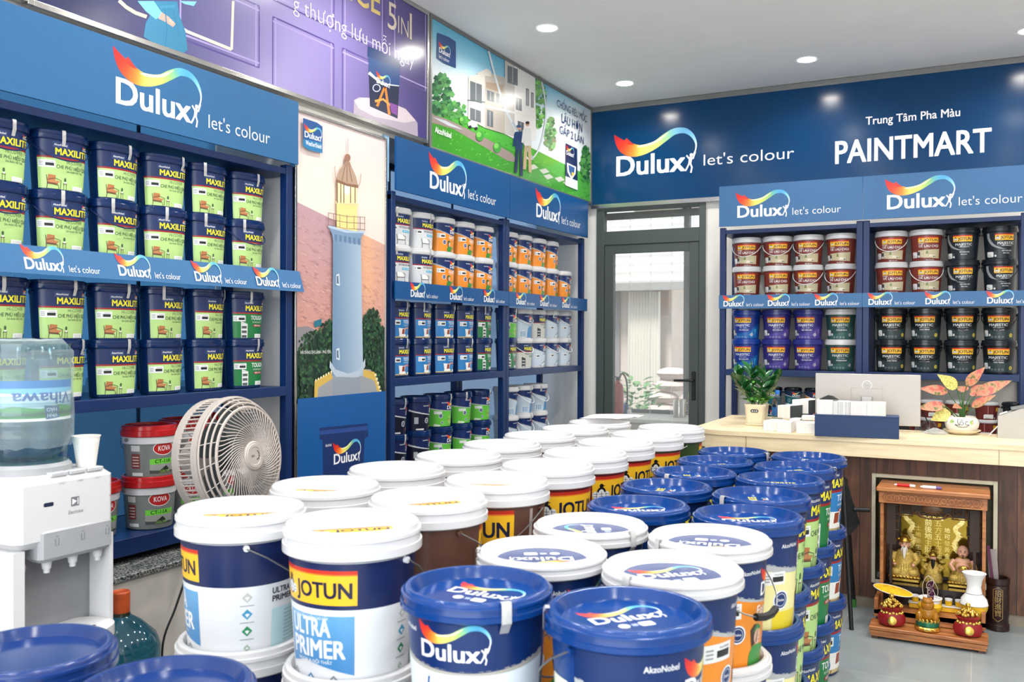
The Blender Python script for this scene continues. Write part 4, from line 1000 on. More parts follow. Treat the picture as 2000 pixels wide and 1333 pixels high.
a.stroke([(312, 14), (342, 12)], 5, (70, 140, 176)); a.stroke([(322, 18), (326, 60), (322, 90)], 2, (50, 116, 156)); a.stroke([(338, 20), (350, 70)], 2, (56, 120, 158))
a.poly([(691, 196), (700, 190), (740, 192), (790, 212), (815, 240), (816, 272), (690, 231)], (172, 160, 176)); a.poly([(691, 196), (705, 191), (745, 193), (792, 213), (812, 236), (790, 240), (730, 228), (700, 212)], (206, 192, 200))
a.poly([(718, 90), (783, 117), (782, 136), (717, 110)], (28, 56, 110)); a.poly([(719, 110), (781, 135), (776, 232), (722, 208)], (26, 34, 66))
a.poly([(719, 110), (781, 135), (779, 168), (745, 160), (720, 140)], (30, 70, 130)); a.stroke([(720, 142), (745, 164), (779, 168)], [6, 3, 2], (210, 214, 224))
a.stroke([(736, 208), (750, 172), (752, 170), (760, 224)], [5, 4, 4, 5], (236, 130, 50)); a.stroke([(732, 198), (748, 194), (762, 206)], [5, 4, 3], (240, 160, 70)); a.poly([(760, 200), (776, 206), (775, 226), (764, 220)], (130, 70, 150)); a.ring(735, 172, 7, 2, (190, 196, 214), 14)
a.end()
q = pp(735, 158); a.sub(q[0], q[1]-.01, .115); swoosh(a); a.end()
q0_, q1_ = pp(748, 184), pp(812, 62)
zz = pp(757, 50)[1]; ya, yb = pp(757, 50)[0], pp(811, 60)[0]
a.text('5', ya, zz-.01, .15, (226, 210, 190), 0, w=.085); a.text('IN', ya+.1, zz-.01, .10, (226, 210, 190), -.01, w=.105); a.text('1', yb-.06, zz-.01, .15, (226, 210, 190), 0)
a.text('ENCE', pp(632, 20)[0], zz+.03, .15, (222, 196, 120), .01, w=pp(742, 20)[0]-pp(632, 20)[0])
ya, yb = pp(572, 20)[0], pp(808, 110)[0]
a.text('g thượng lưu mỗi ngày', ya, pp(600, 33)[1], .078, (238, 234, 242), -.012, w=yb-ya)
poster('wall_poster', 'large violet poster with a lady in light blue and a paint tub on a plinth', y0, y1, z0, z1, a, print_mat('glossy_film', .22))
# ---- garden poster
y0, y1, z0, z1 = 4.645, 7.15, 2.632, 3.402
a = Art()
a.rect(y0, z0, y1, z1, lambda y, z: mixc(mixc((92, 170, 204), (60, 150, 190), max(0, (y-5)/1.5) if y < 6 else 0.4), (226, 234, 238), max(0, min(1, (3.36-z)/.26+max(0, (y-5.9))*.8))), .1)
PX(a)
a.poly([(843, 205), (900, 222), (985, 262), (1060, 300), (1152, 345), (1155, 395), (1150, 398), (843, 292)], (78, 168, 58))
a.poly([(843, 222), (880, 234), (960, 275), (1048, 318), (1130, 372), (1100, 379), (1020, 352), (843, 292)], (66, 150, 44))
g = random.Random(5); a.inc = .2
for i in range(260):
    u = g.uniform(845, 1148); v0 = 208+(u-843)*.47; v1 = 290+(u-843)*.345
    if v1 > v0+3: v = g.uniform(v0+3, v1-2); a.stroke([(u, v), (u+g.uniform(1, 5), v-g.uniform(1, 2.6))], g.uniform(1.2, 2.6), mixc((52, 132, 36), (112, 192, 74), g.random()))
a.inc = 1
a.poly([(843, 222), (880, 236), (952, 272), (1000, 300), (1012, 318), (990, 314), (950, 290), (885, 252), (843, 240)], (150, 134, 128))
a.poly([(843, 228), (870, 236), (905, 254), (876, 246)], (190, 196, 206))
for i, (u, v) in enumerate(((1040, 326), (1062, 334), (1070, 345), (1092, 350), (1108, 358))): a.poly([(u-9, v-2), (u+3, v-5), (u+11, v+2), (u-1, v+6)], (196, 200, 186))
foliage(a, 862, 188, 20, 42, 150, ((46, 104, 62), (66, 130, 76), (90, 150, 86), (36, 82, 54)), 5, 2); foliage(a, 885, 215, 24, 16, 70, ((56, 120, 66), (84, 150, 76)), 4, 3)
foliage(a, 1052, 200, 13, 50, 110, ((96, 160, 74), (126, 186, 96), (70, 130, 60)), 4, 4); foliage(a, 1074, 262, 10, 32, 110, ((120, 170, 110), (150, 190, 130), (100, 140, 96), (140, 140, 110)), 4, 6); foliage(a, 1143, 322, 9, 36, 120, ((40, 96, 46), (60, 124, 56), (84, 150, 70)), 4, 7)
W1, W2, W3 = (206, 200, 192), (176, 168, 158), (228, 226, 224)
a.poly([(914, 150), (946, 142), (946, 250), (913, 232)], W1); a.poly([(946, 140), (985, 152), (985, 262), (946, 250)], W2); a.poly([(928, 144), (950, 134), (958, 140), (958, 150)], W1)
a.poly([(985, 118), (1004, 124), (1020, 134), (1044, 146), (1046, 272), (1020, 280), (985, 262)], W3); a.poly([(985, 118), (1004, 124), (1004, 268), (985, 262)], (190, 186, 182))
a.poly([(948, 160), (982, 166), (982, 182), (948, 172)], (162, 140, 122))
for r in ((917, 158, 940, 196), (917, 210, 938, 234), (950, 176, 964, 196), (968, 182, 982, 200), (950, 214, 962, 246), (990, 128, 1010, 162), (1006, 190, 1018, 214), (1026, 172, 1032, 206), (1036, 180, 1041, 210), (1010, 236, 1022, 268)):
    a.poly([(r[0], r[1]), (r[2], r[1]+(r[2]-r[0])*.35), (r[2], r[3]+(r[2]-r[0])*.3), (r[0], r[3])], (96, 102, 108)); a.stroke([((r[0]+r[2])/2, r[1]+4), ((r[0]+r[2])/2, r[3])], 1.2, (180, 184, 186))
a.stroke([(912, 196), (946, 200)], 2.5, (90, 96, 100)); a.stroke([(913, 200), (985, 216), (1046, 230)], 4, (222, 220, 216))
a.poly([(912, 240), (920, 235), (930, 238), (932, 250), (914, 248)], (220, 224, 228)); a.disc(917, 248, 3, (40, 42, 46)); a.disc(929, 251, 3, (40, 42, 46))
for u, v, r in ((936, 266, 8), (970, 288, 8), (902, 236, 6)): a.disc(u, v, r, (70, 150, 60), r*1.3, 12); a.disc(u-2, v-3, r*.6, (120, 190, 90), r*.7, 10)
a.stroke(spline([(953, 100), (966, 150), (985, 210), (1010, 260)], 5), [3.5]*16, (206, 214, 220)); a.stroke(spline([(1057, 160), (1064, 200), (1064, 240), (1052, 290), (1035, 312), (1025, 304)], 5), [3]*26, (206, 214, 220)); a.stroke([(1000, 238), (1040, 312)], 4, (170, 180, 190))
for u, v, top, leg in ((1012, 252, (40, 62, 104), (36, 50, 84)), (1029, 245, (214, 214, 212), (186, 164, 128))):
    a.disc(u, v-2, 4, (196, 150, 126)); a.poly([(u-8, v+6), (u+7, v+5), (u+8, v+40), (u-6, v+40)], top); a.stroke([(u-3, v+40), (u-6, v+86)], 6, leg); a.stroke([(u+4, v+40), (u+5, v+92)], 6, leg); a.stroke([(u-7, v+9), (u-10, v+34)], 4, top)
a.disc(1012, 247, 5, (60, 82, 120), 3); a.disc(1029, 240, 4, (50, 40, 36), 3)
a.poly([(1104, 280), (1126, 291), (1127, 362), (1103, 352)], (26, 44, 84)); a.poly([(1103, 344), (1127, 354), (1127, 372), (1103, 362)], (230, 234, 236)); a.poly([(1106, 318), (1124, 326), (1123, 340), (1115, 352), (1107, 336)], (220, 224, 230)); a.poly([(1109, 322), (1121, 328), (1120, 338), (1115, 345), (1110, 334)], (50, 90, 150)); a.poly([(1115, 336), (1121, 339), (1116, 346)], (240, 200, 60))
a.poly([(853, 64), (876, 73), (889, 82), (889, 133), (866, 124), (852, 114)], (28, 66, 126)); a.end()
q = pp(856, 102); a.sub(q[0], q[1], .118); swoosh(a); a.end(); q = pp(856, 113); a.text("let's colour", q[0], q[1], .022, WHITE, 0, w=.12)
q = pp(1105, 302); a.sub(q[0], q[1], .135); swoosh(a); a.end()
q, q2 = pp(848, 255), pp(880, 268); a.text('AkzoNobel', q[0], q[1]-.012, .036, WHITE, .02, w=q2[0]-q[0])
TXT = (44, 62, 110)
for t_, uA, uB, vA, h_ in (('CHỐNG RÊU MỐC', 1087, 1145, 208, .055), ('LÂU HƠN', 1096, 1136, 239, .07), ('GẤP 2 LẦN', 1092, 1139, 260, .06)):
    q, q2 = pp(uA, vA), pp(uB, vA); a.text(t_, q[0], q[1], h_, TXT, .0, w=q2[0]-q[0])
poster('wall_poster', 'garden poster with a white house, green lawn and two men, in the ceiling corner', y0, y1, z0, z1, a, print_mat('glossy_film', .22), fm=M_GREYTRIM)
# ---- tall lighthouse poster
y0, y1, z0, z1 = 3.436, 4.168, .63, 2.578
a = Art()
zs = pp(573, 780)[1]
a.rect(y0, 1.62, y1, z1, lambda y, z: mixc((226, 205, 203), (240, 222, 208), max(0, min(1, 1-abs(z-2.2)/.3))), .1)
hz = lambda y: 2.142-.195*(y-3.436)
g = random.Random(9)
def sea(y, z):
    t = max(0, min(1, (hz(y)-z)/.8)); c = mixc((186, 150, 158), (202, 142, 124), t); s = max(0, 1-abs(y-4.0)/.30)*max(0, min(1, (z-1.45)/.3)); return mixc(c, (238, 178, 130), .75*s)
a.poly([(y0, 1.30), (y1, 1.30), (y1, hz(y1)), (y0, hz(y0))], sea, 0, .05)
a.inc = .2
for i in range(900):
    y = g.uniform(y0+.01, y1-.03); z = g.uniform(1.4, hz(y)-.03); k = .25+.75*(hz(y)-z)/.75
    c = mixc(sea(y, z), (150, 110, 130) if g.random() < .6 else (255, 226, 200), g.uniform(.3, .7)); w_ = g.uniform(.012, .03)
    a.stroke([(y, z), (min(y+w_, y1-.002), z-.3*w_)], [.001, .005*k], c)
a.inc = 1
PX(a)
a.poly([(612, 628), (627, 623), (627, 636), (613, 640)], (40, 110, 130)); a.poly([(574, 640), (600, 638), (650, 660), (650, 700), (574, 760)], (132, 128, 134))
a.poly([(574, 690), (640, 640), (700, 630), (752, 640), (752, 776), (573, 789)], (30, 54, 44)); a.end()
for (u, v, rx, rz, n, s_) in ((612, 700, 34, 56, 260, 11), (640, 660, 20, 36, 120, 12), (725, 660, 24, 66, 300, 13), (736, 740, 16, 40, 120, 14), (590, 748, 16, 34, 100, 15)):
    q = pp(u, v); foliage(a, q[0], q[1], rx*.0042, rz*.0024, int(n*1.7), ((26, 56, 42), (38, 74, 50), (20, 44, 36), (52, 88, 54)), .010, s_, lambda y, z: y0+.02 < y < y1-.02)
PX(a)
a.poly([(610, 785), (612, 758), (660, 720), (720, 722), (735, 745), (742, 776)], (150, 154, 160))
a.poly([(610, 786), (611, 745), (615, 743), (646, 727), (646, 740), (618, 758), (616, 786)], (206, 172, 84)); a.poly([(706, 722), (728, 727), (735, 752), (742, 776), (736, 776), (728, 744), (706, 735)], (206, 172, 84))
for i in range(7): a.poly([(612+i*5, 742-i*2.8), (615+i*5, 740.5-i*2.8), (615+i*5, 745-i*2.8), (612+i*5, 746.5-i*2.8)], (236, 222, 170))
for i in range(6): a.poly([(728+i*2.4, 730+i*8), (732+i*2.4, 730+i*8), (732+i*2.4, 735+i*8), (728+i*2.4, 735+i*8)], (236, 222, 170))
T0 = (136, 160, 186)
a.poly([(647, 455), (701, 460), (706, 735), (645, 735)], lambda y, z: mixc((112, 140, 170), (164, 184, 204), max(0, min(1, (y-3.72)/.22))), 0, .04)
a.poly([(641, 705), (652, 722), (676, 730), (698, 724), (710, 700), (710, 716), (698, 736), (676, 742), (652, 736), (640, 718)], (176, 190, 206)); a.poly([(646, 736), (700, 738), (702, 784), (646, 788)], (140, 150, 164))
a.poly([(637, 440), (645, 442), (700, 452), (710, 452), (702, 464), (701, 478), (647, 470), (645, 458)], (124, 150, 180)); a.poly([(637, 440), (672, 450), (710, 452), (708, 456), (672, 455), (638, 445)], (176, 196, 214))
for i in range(6): u = 650+i*9; a.poly([(u, 458+i*1.6), (u+5, 459+i*1.6), (u+5, 472+i*1.6), (u, 470+i*1.6)], (96, 124, 156))
a.poly([(654, 394), (694, 400), (694, 452), (654, 446)], (244, 214, 140)); a.poly([(652, 393), (696, 399), (696, 404), (652, 398)], (232, 206, 150))
for v in (416, 428, 440): a.stroke([(637, v), (672, v+7), (710, v+9)], 1, (120, 92, 86))
for u in (638, 648, 660, 674, 688, 700, 709): a.stroke([(u, 416+(u-637)*.12), (u, 441+(u-637)*.14)], 1, (120, 92, 86))
a.rect(655, 356, 693, 398, (252, 222, 170)); a.disc(674, 368, 13, (255, 238, 180), 18); a.disc(674, 368, 7, (255, 252, 226), 12)
for u in (655, 662, 668, 681, 690): a.stroke([(u, 354), (u, 397)], 1.8, (112, 82, 70))
a.poly([(653, 352), (660, 332), (668, 322), (682, 324), (692, 346), (696, 366), (674, 360)], (176, 148, 126)); a.poly([(653, 350), (674, 359), (696, 362), (696, 368), (674, 364), (653, 356)], (140, 100, 78))
for u in (664, 674, 684): a.stroke([(674+(u-674)*.4, 325), (u, 356)], 1.2, (120, 92, 80))
a.disc(675, 309, 6, (150, 110, 90), 8); a.poly([(670, 316), (680, 317), (682, 326), (669, 325)], (160, 126, 106)); a.stroke([(676, 300), (676, 270)], .8, (170, 140, 130)); a.stroke([(650, 325), (651, 345), (655, 352)], 1, (170, 120, 100)); a.stroke([(701, 340), (700, 358), (696, 364)], 1, (170, 120, 100))
for v in (545, 690): a.poly([(653, v-8), (659, v-10), (660, v+14), (653, v+12)], (206, 216, 226)); a.poly([(654, v-5), (657, v-6), (658, v+10), (654, v+9)], (90, 110, 136))
a.end()
a.rect(y0, z0, y1, zs, (12, 84, 152))
PX(a)
a.poly([(588, 231), (615, 240), (626, 248), (626, 300), (600, 294), (588, 286)], (26, 78, 140)); a.poly([(588, 272), (626, 280), (626, 300), (600, 294), (588, 286)], (40, 120, 170))
a.poly([(620, 836), (714, 827), (716, 853), (709, 856), (705, 925), (627, 930), (626, 860), (620, 858)], (22, 48, 104)); a.poly([(620, 842), (714, 832), (714, 840), (620, 850)], (40, 72, 140)); a.end()
q = pp(591, 268); a.sub(q[0], q[1], .115); swoosh(a); a.end(); q = pp(593, 283); a.text('WeatherShield', q[0], q[1], .022, WHITE, .01, w=.12)
q = pp(648, 908); a.sub(q[0], q[1], .20); swoosh(a); a.end(); q = pp(634, 873); a.text('AkzoNobel', q[0]-.01, q[1], .014, WHITE, w=.05)
q = pp(583, 692); a.text('HẢI ĐĂNG ĐẠI LÃNH - PHÚ YÊN', q[0], q[1], .016, (226, 230, 230), 0, w=pp(642, 690)[0]-q[0])
poster('tall_poster', 'tall narrow poster of a grey lighthouse over a pink sea, between two blue racks', y0, y1, z0, z1, a, M_PRINT, .014)
# pale strip of panel at the far left of the violet poster
a = Art(); a.rect(1.87, 2.662, 2.026, 3.402, (120, 176, 206))
poster('wall_poster', 'pale blue panel at the upper left corner, left of the violet poster', 1.60, 2.024, 2.662, 3.402, Art().rect(1.60, 2.662, 2.024, 3.402, (120, 176, 206)), M_PRINT, .016)
# ================================================================ counter and what stands on it
CT = .955
M_BIRCH = wood('pale_birch', (226, 204, 164), (240, 222, 186), .38, (1.2, 1.2, 14), 3)
M_PLANK = wood('dark_plank', (70, 44, 32), (112, 74, 52), .5, (6, 6, 1), 4, planks=.085)
t = thing('counter', 'long sales counter with pale birch top and dark vertical plank front, right side', 'counter', (0, 0, 0))
def arc(cx, cy, r, a0, a1, n): return [(cx+r*math.cos(R(a0+(a1-a0)*i/n)), cy+r*math.sin(R(a0+(a1-a0)*i/n))) for i in range(n+1)]
out = [(2.0, 5.235), (2.0, 5.80), (-1.0, 5.80), (-1.14, 6.31), (-1.53, 6.31)]+arc(-1.31, 5.455, .22, 180, 270, 10)
MB().prism(out, CT-.026, CT, 'z').build('counter_top', M_BIRCH, t, bevel=.004)
ap = [(2.0, 5.24), (2.0, 5.79), (-1.01, 5.79), (-1.15, 6.30), (-1.525, 6.30)]+arc(-1.31, 5.46, .215, 180, 270, 10)
MB().prism(ap, CT-.105, CT-.027, 'z').build('fascia', M_BIRCH, t)
b = MB()
NX0, NX1, NZ0, NZ1 = -.51, .062, .165, .728                 # the opening behind the altar
for x0, x1, z0, z1 in ((-1.38, NX0, .06, CT-.105), (NX1, 1.95, .06, CT-.105), (NX0, NX1, .06, NZ0), (NX0, NX1, NZ1, CT-.105)): b.box(x0, x1, 5.385, 5.41, z0, z1)
b.box(-1.40, -1.375, 5.385, 6.25, .06, CT-.105)
b.build('plank_front', M_PLANK, t)
f = MB()
for x0, x1, z0, z1 in ((NX0-.02, NX0, NZ0-.02, NZ1+.02), (NX1, NX1+.02, NZ0-.02, NZ1+.02), (NX0, NX1, NZ0-.02, NZ0), (NX0, NX1, NZ1, NZ1+.02)): f.box(x0, x1, 5.368, 5.42, z0, z1)
f.build('opening_frame', mat('cream_frame', (206, 200, 176), .5), t, bevel=.002)
n = MB(); n.box(NX0, NX1, 5.56, 5.57, NZ0, NZ1); n.box(NX0-.01, NX0, 5.41, 5.57, NZ0, NZ1); n.box(NX1, NX1+.01, 5.41, 5.57, NZ0, NZ1)
n.build('opening_lining', mat('olive_lining', (128, 124, 100), .6), t)
MB().box(-1.37, 1.95, 5.392, 5.77, 0, .075).build('plinth', mat('stone_plinth', (140, 128, 112), .6, var=.1), t)
s = MB()
for x in (-1.19, .085): s.box(x-.001, x+.001, 5.2395, 5.25, CT-.105, CT-.027)
s.build('panel_joint', mat('joint_line', (150, 124, 84), .7), t)  # thin darker tan lines where the fascia panels meet
# monitor seen from behind
p = at(1693, 800, y=5.64); ptop = at(1693, 731, y=5.64)
t = thing('monitor', 'large silver computer monitor seen from behind on the counter', 'monitor', (p.x, 5.64, CT), R(4))
W_, Hh = .57, ptop.z-CT-.035
m = MB(); m.box(-W_/2, W_/2, 0, .012, .035, .035+Hh, ch=.003); m.box(-.085, .085, -.002, 0, .10, .245, ch=.0008)
m.build('display_shell', mat('silver_shell', (170, 165, 160), .35, .25, var=.02), t)
MB().box(-W_/2+.006, W_/2-.006, .012, .016, .042, .028+Hh).build('screen', mat('dark_screen', (14, 14, 18), .15), t)
a = Art(); a.ring(0, Hh-.03, .026, .003, (240, 240, 240)); a.text('DELL', -.016, Hh-.035, .011, (240, 240, 240), .02, w=.032)
m = MB(); m.art(a, lambda x, z, L: (x, -.0015, z)); m.build('badge', print_mat('badge_print', .3), t)
m = MB(); m.box(-.03, .03, -.02, -.004, .02, .2, ch=.004); m.box(-.12, .12, -.09, .09, 0, .008, ch=.003); m.build('stand', mat('silver_stand', (180, 178, 176), .3, .7), t)
# navy box in front of it, colour decks on top
M_NAVYBOX = mat('navy_card', (28, 54, 96), .5, var=.04, scale=120)
qa, qb = at(1591, 852, z=CT), at(1756, 859, z=CT)
t = thing('storage_box', 'long navy cardboard box on the counter in front of the monitor', 'box', (qa.x, qa.y, CT), math.atan2(qb.y-qa.y, qb.x-qa.x))
BL = (qb-qa).length; m = MB(); m.box(0, BL, 0, .16, 0, .115, ch=.002); m.build('box_body', M_NAVYBOX, t); MB().box(-.001, BL+.001, -.001, .161, .112, .118, ch=.001).build('box_lid', M_NAVYBOX, t)
BOXM = t.matrix_basis.copy() if False else None
def deck(x, y, z, rz, L, w, h, cols, label, group='colour card decks on the counter', cover=(235, 234, 232), n=14):
    """a deck of colour cards: pages seen as thin stripes on the near end"""
    t = thing('colour_deck', label, 'colour deck', (x, y, z), rz, group)
    b = MB(); k = w/n
    a = Art()
    g = random.Random(int(x*1000)+n)
    for i in range(n*2): a.rect(-w/2+i*k/2, .001, -w/2+(i+.86)*k/2, h-.001, mixc((236, 234, 230), cols[i % len(cols)], g.uniform(.1, .75)))
    b.box(-w/2, w/2, 0, L, 0, h, ch=.0012); b.art(a, lambda x_, z_, l_: (x_, -.0004, z_), 1)
    b.build('pages', [mat('deck_pages', (232, 230, 226), .6), print_mat('page_edges', .6)], t)
    c = MB(); c.box(w/2, w/2+.003, .002, L+.003, 0, h+.0005); c.box(-w/2-.003, -w/2, .002, L+.003, 0, h+.0005)
    c.build('cover', mat('cover_%d_%d_%d' % cover, cover, .45), t); return t
PALE = ((236, 200, 196), (246, 226, 200), (214, 226, 206), (204, 220, 232), (240, 236, 226))
WARM = ((226, 206, 176), (236, 216, 190), (214, 196, 170), (240, 226, 200))
dk = (46, 54, 60)
for (u, v, z, rz, L, w, h, cl, lb, cv, n) in (
    (1505, 842, 0, -8, .15, .082, .055, PALE[4:], 'white card deck lying on the counter beside the square plant pot', (235, 234, 232), 12),
    (1531, 846, 0, 2, .12, .072, .06, PALE[4:], 'white card deck standing at the front, between two lower decks', (225, 224, 222), 12),
    (1552, 842, 0, 4, .14, .055, .065, ((190, 180, 176), (226, 222, 220)), 'narrow grey-white card deck under the large bound deck', (200, 196, 194), 10),
    (1576, 848, 0, 0, .13, .108, .06, PALE[4:], 'white card deck against the left end of the navy box', (235, 234, 232), 12),
    (1582, 843, .061, 6, .12, .09, .022, WARM, 'flat thin card deck on a white deck, beside the navy box', (210, 206, 200), 10),
    (1530, 838, .0605, -22, .17, .082, .075, WARM, 'cream card deck with dark cover, left one of the raised pair', dk, 14),
    (1562, 836, .0845, -20, .20, .105, .08, PALE, 'pastel card deck with dark cover, right one of the raised pair', dk, 16)):
    q = at(u, v, z=CT)
    deck(q.x, q.y+(.0 if z == 0 else .01), CT+z+.0005, R(rz), L, w, h, cl, lb, cover=cv, n=n)
ux = Vector((qb.x-qa.x, qb.y-qa.y, 0)).normalized(); ang = math.atan2(ux.y, ux.x)
for i, (o, w, h, cl, lb, cv) in enumerate(((.05, .078, .078, ((232, 228, 222), (238, 220, 216)), 'white page stack on the navy box, leftmost with dark flap', (226, 224, 220)), (.135, .082, .072, ((120, 118, 116), (230, 230, 228)), 'grey striped card deck on the navy box', (180, 178, 176)),
    (.222, .078, .07, ((240, 206, 200), (236, 226, 224)), 'pinkish card deck on the navy box', (222, 214, 210)), (.312, .09, .072, ((200, 226, 206), (240, 226, 176), (206, 220, 236)), 'green and pastel card deck at the right on the navy box', (206, 212, 206)))):
    q = qa+ux*o; deck(q.x-.004*ux.y, q.y+.02, CT+.1185, ang, .11, w, h, cl, lb, cover=cv, n=13)
q = qa+ux*.06
m = MB(); m.M = Matrix.Translation((q.x, q.y+.09, CT+.1975)) @ Matrix.Rotation(ang, 4, 'Z'); m.prism([(-.05, 0), (.05, 0), (.02, .018), (-.005, .022)], -.03, .03, 'y')
tag(m.build('paper_clip', M_BLACK), 'black folded clip lying on the leftmost page stack on the navy box', 'clip')
# leafy plant in a square pot
def leaf_mesh(mb, base, dirv, up, L, w, mi=0, bend=.25, n=6, pt=1):
    d = dirv.normalized(); s = d.cross(up); s = s.normalized() if s.length > 1e-5 else Vector((1, 0, 0)); u = s.cross(d).normalized(); V = []; F = []
    for i in range(n+1):
        t_ = i/n; ww = w*math.sin(PI*min(1, t_**pt*.95+.04))**(.8 if pt == 1 else 1)*(1.0 if t_ < .5 else 1-.25*(t_-.5)); c = base+d*L*t_-u*bend*L*t_*t_
        V += [tuple(c-s*ww/2+u*ww*.12), tuple(c-u*0.0), tuple(c+s*ww/2+u*ww*.12)]
    for i in range(n):
        for k in (0, 1): F.append([i*3+k, i*3+k+1, i*3+k+4, i*3+k+3])
    mb.add(V, F, mi)
q = at(1474, 832, z=CT)
t = thing('potted_plant', 'dark green plant with glossy leaves in a cream square pot on the counter', 'plant', (q.x, q.y+.055, CT))
M_CREAM = mat('cream_ceramic', (234, 220, 190), .3, var=.02)
m = MB()
def sq(s_, z, r=.2):
    out_ = []
    for i in range(24):
        c, k = math.cos(2*PI*i/24+.13), math.sin(2*PI*i/24+.13); e = (abs(c)**7+abs(k)**7)**(-1/7); out_.append((s_*c*e, s_*k*e, z))
    return out_
m.loft([sq(.052, .014), sq(.056, .03), sq(.0635, .118), sq(.066, .122), sq(.066, .13), sq(.060, .13), sq(.058, .11)], cap1=True); m.build('pot', M_CREAM, t)
MB().loft([sq(.052, 0), sq(.058, .003), sq(.060, .012), sq(.055, .013)]).build('saucer', M_CREAM, t)
a = Art(); a.rrect(-.024, .08, .024, .1, .009, (70, 76, 80)); a.disc(-.012, .09, .004, WHITE, n=8); a.disc(.012, .09, .004, WHITE, n=8); a.poly([(-.004, .086), (.004, .086), (0, .095)], (190, 194, 196))
m = MB(); m.art(a, lambda x, z, L: (x, -.0632-(z-.08)*.06-.0005-.0001*L, z)); m.build('pot_sticker', print_mat('sticker_print', .4), t)
MB().loft([sq(.056, .108), sq(.054, .116)]).build('soil', mat('dark_soil', (52, 40, 32), .9, var=.3, bump=.5), t)
g = random.Random(21); M_LEAF = mat('glossy_leaf', (28, 92, 40), .25, var=.35, scale=25); M_LEAF2 = mat('fresh_leaf', (92, 160, 56), .32, var=.25, scale=25); M_STEM = mat('green_stem', (60, 100, 50), .5)
for i, (az, lean, L) in enumerate(((200, .10, .20), (250, .05, .22), (300, .12, .19), (20, .10, .17), (150, .16, .15), (80, .08, .18))):
    b0 = Vector((.02*math.cos(R(az)), .02*math.sin(R(az)), .112)); dv = Vector((lean*math.cos(R(az)), lean*math.sin(R(az)), L)); m = MB()
    m.tube([b0, b0+dv*.5, b0+dv], [.004, .0035, .002], 6); m.build('stem', M_STEM, t); m = MB()
    for k in range(9):
        f_ = .3+.7*k/8; c = b0+dv*f_; aa = R(az+90*((k % 2)*2-1)+g.uniform(-30, 30)); d_ = Vector((math.cos(aa), math.sin(aa), .75+.5*(k/8)))
        leaf_mesh(m, c, d_, Vector((0, 0, 1)), g.uniform(.085, .115), .052, 0, .18)
    leaf_mesh(m, b0+dv, Vector((.05, .05, 1)), Vector((1, 0, 0)), .08, .04, 0, .1)
    m.build('leaves', M_LEAF, t)
q = at(1530, 795, z=CT+.02)
t = thing('trailing_plant', 'bright green vine plant in a dark pot behind the water bottle on the counter', 'plant', (q.x, 6.10, CT))
MB().lathe([(.05, 0), (.052, .003), (.06, .09), (.063, .09), (.063, .1), (.056, .1), (.054, .08)], 24).build('pot', M_BLACK, t)
m = MB()
for k in range(34):
    az = g.uniform(0, 2*PI); r_ = g.uniform(.01, .05); d_ = Vector((math.cos(az)*1.1, math.sin(az)*1.1, g.uniform(.1, 1.2)))
    leaf_mesh(m, Vector((r_*math.cos(az), r_*math.sin(az), .09+g.uniform(0, .12))), d_, Vector((0, 0, 1)), g.uniform(.08, .12), .06, 0, .35)
m.build('leaves', M_LEAF2, t)
q = at(1504, 838, z=CT)
t = thing('water_bottle', 'small plastic water bottle with blue label behind the square plant pot', 'bottle', (q.x+.01, q.y+.16, CT))
M_PET = glass_mat('clear_plastic', (222, 232, 236), .2, .06)
MB().lathe([(.028, 0), (.032, .004), (.032, .05), (.030, .055), (.032, .06), (.032, .13), (.027, .155), (.014, .185), (.0125, .2)], 20).build('bottle_body', M_PET, t)
MB().lathe([(.0326, .068), (.0326, .118)], 20, cap0=False, cap1=False).build('label', mat('blue_label', (34, 92, 150), .35, var=.3, scale=60), t)
MB().lathe([(.014, .196), (.0145, .2), (.0145, .216), (.012, .219)], 16).build('cap', mat('blue_cap', (40, 110, 190), .4), t)
# pink plant in a round bowl
q = at(1878, 851, z=CT)
t = thing('potted_plant', 'pink and green variegated plant in a round painted white bowl on the counter', 'plant', (q.x, q.y+.085, CT))
M_BOWL = mat('white_bowl', (232, 226, 216), .3, var=.02)
MB().lathe([(.055, 0), (.06, .003), (.094, .02), (.097, .025), (.092, .024), (.06, .012)], 32).build('saucer', M_CREAM, t)
bp = [(.05, .014), (.066, .017), (.084, .04), (.088, .062), (.080, .085), (.068, .097), (.070, .1), (.066, .1), (.062, .088)]
MB().lathe(bp, 36).build('bowl', M_BOWL, t)
MB().lathe([(.06, .086), (.001, .09)], 24, cap0=False, cap1=False).build('soil', mat('dark_soil', (52, 40, 32), .9), t)
a = Art(); ink = (36, 34, 36)
a.stroke(spline([(-.016, .036), (-.022, .026), (-.018, .012), (-.010, .002), (-.026, .002), (-.034, .005), (-.020, -.006), (.004, -.010), (.026, -.006), (.038, .004)], 4), .0035, ink)
a.ring(.000, .012, .009, .003, ink, 14); a.stroke([(-.006, .028), (.010, .030)], .003, ink); a.stroke(spline([(.034, .020), (.024, .022), (.019, .012), (.025, .003), (.036, .006)], 4), .0032, ink)
for sx_ in (-1, 1):
    for k in range(14): r_ = g.uniform(0, .014); az = g.uniform(0, 6.28); a.disc(sx_*.058+r_*math.cos(az), .018+r_*math.sin(az), .006, g.choice(((120, 170, 80), (150, 190, 100), (226, 190, 170), (206, 170, 150))), n=7)
m = MB()
def bowlmap(x, z, L):
    zz = .055+z; r_ = .088-.5*max(0, zz-.062)**1.2-.25*max(0, .055-zz); th = x/.086
    for (r0, z0_), (r1, z1_) in zip(bp, bp[1:]):
        if z0_ <= zz <= z1_: r_ = r0+(r1-r0)*(zz-z0_)/(z1_-z0_)
    r_ += .0006+.00002*L; return (r_*math.sin(th), -r_*math.cos(th), zz)
m.art(a, bowlmap, 0, .006); m.build('brush_lettering', print_mat('glaze_print', .3), t)
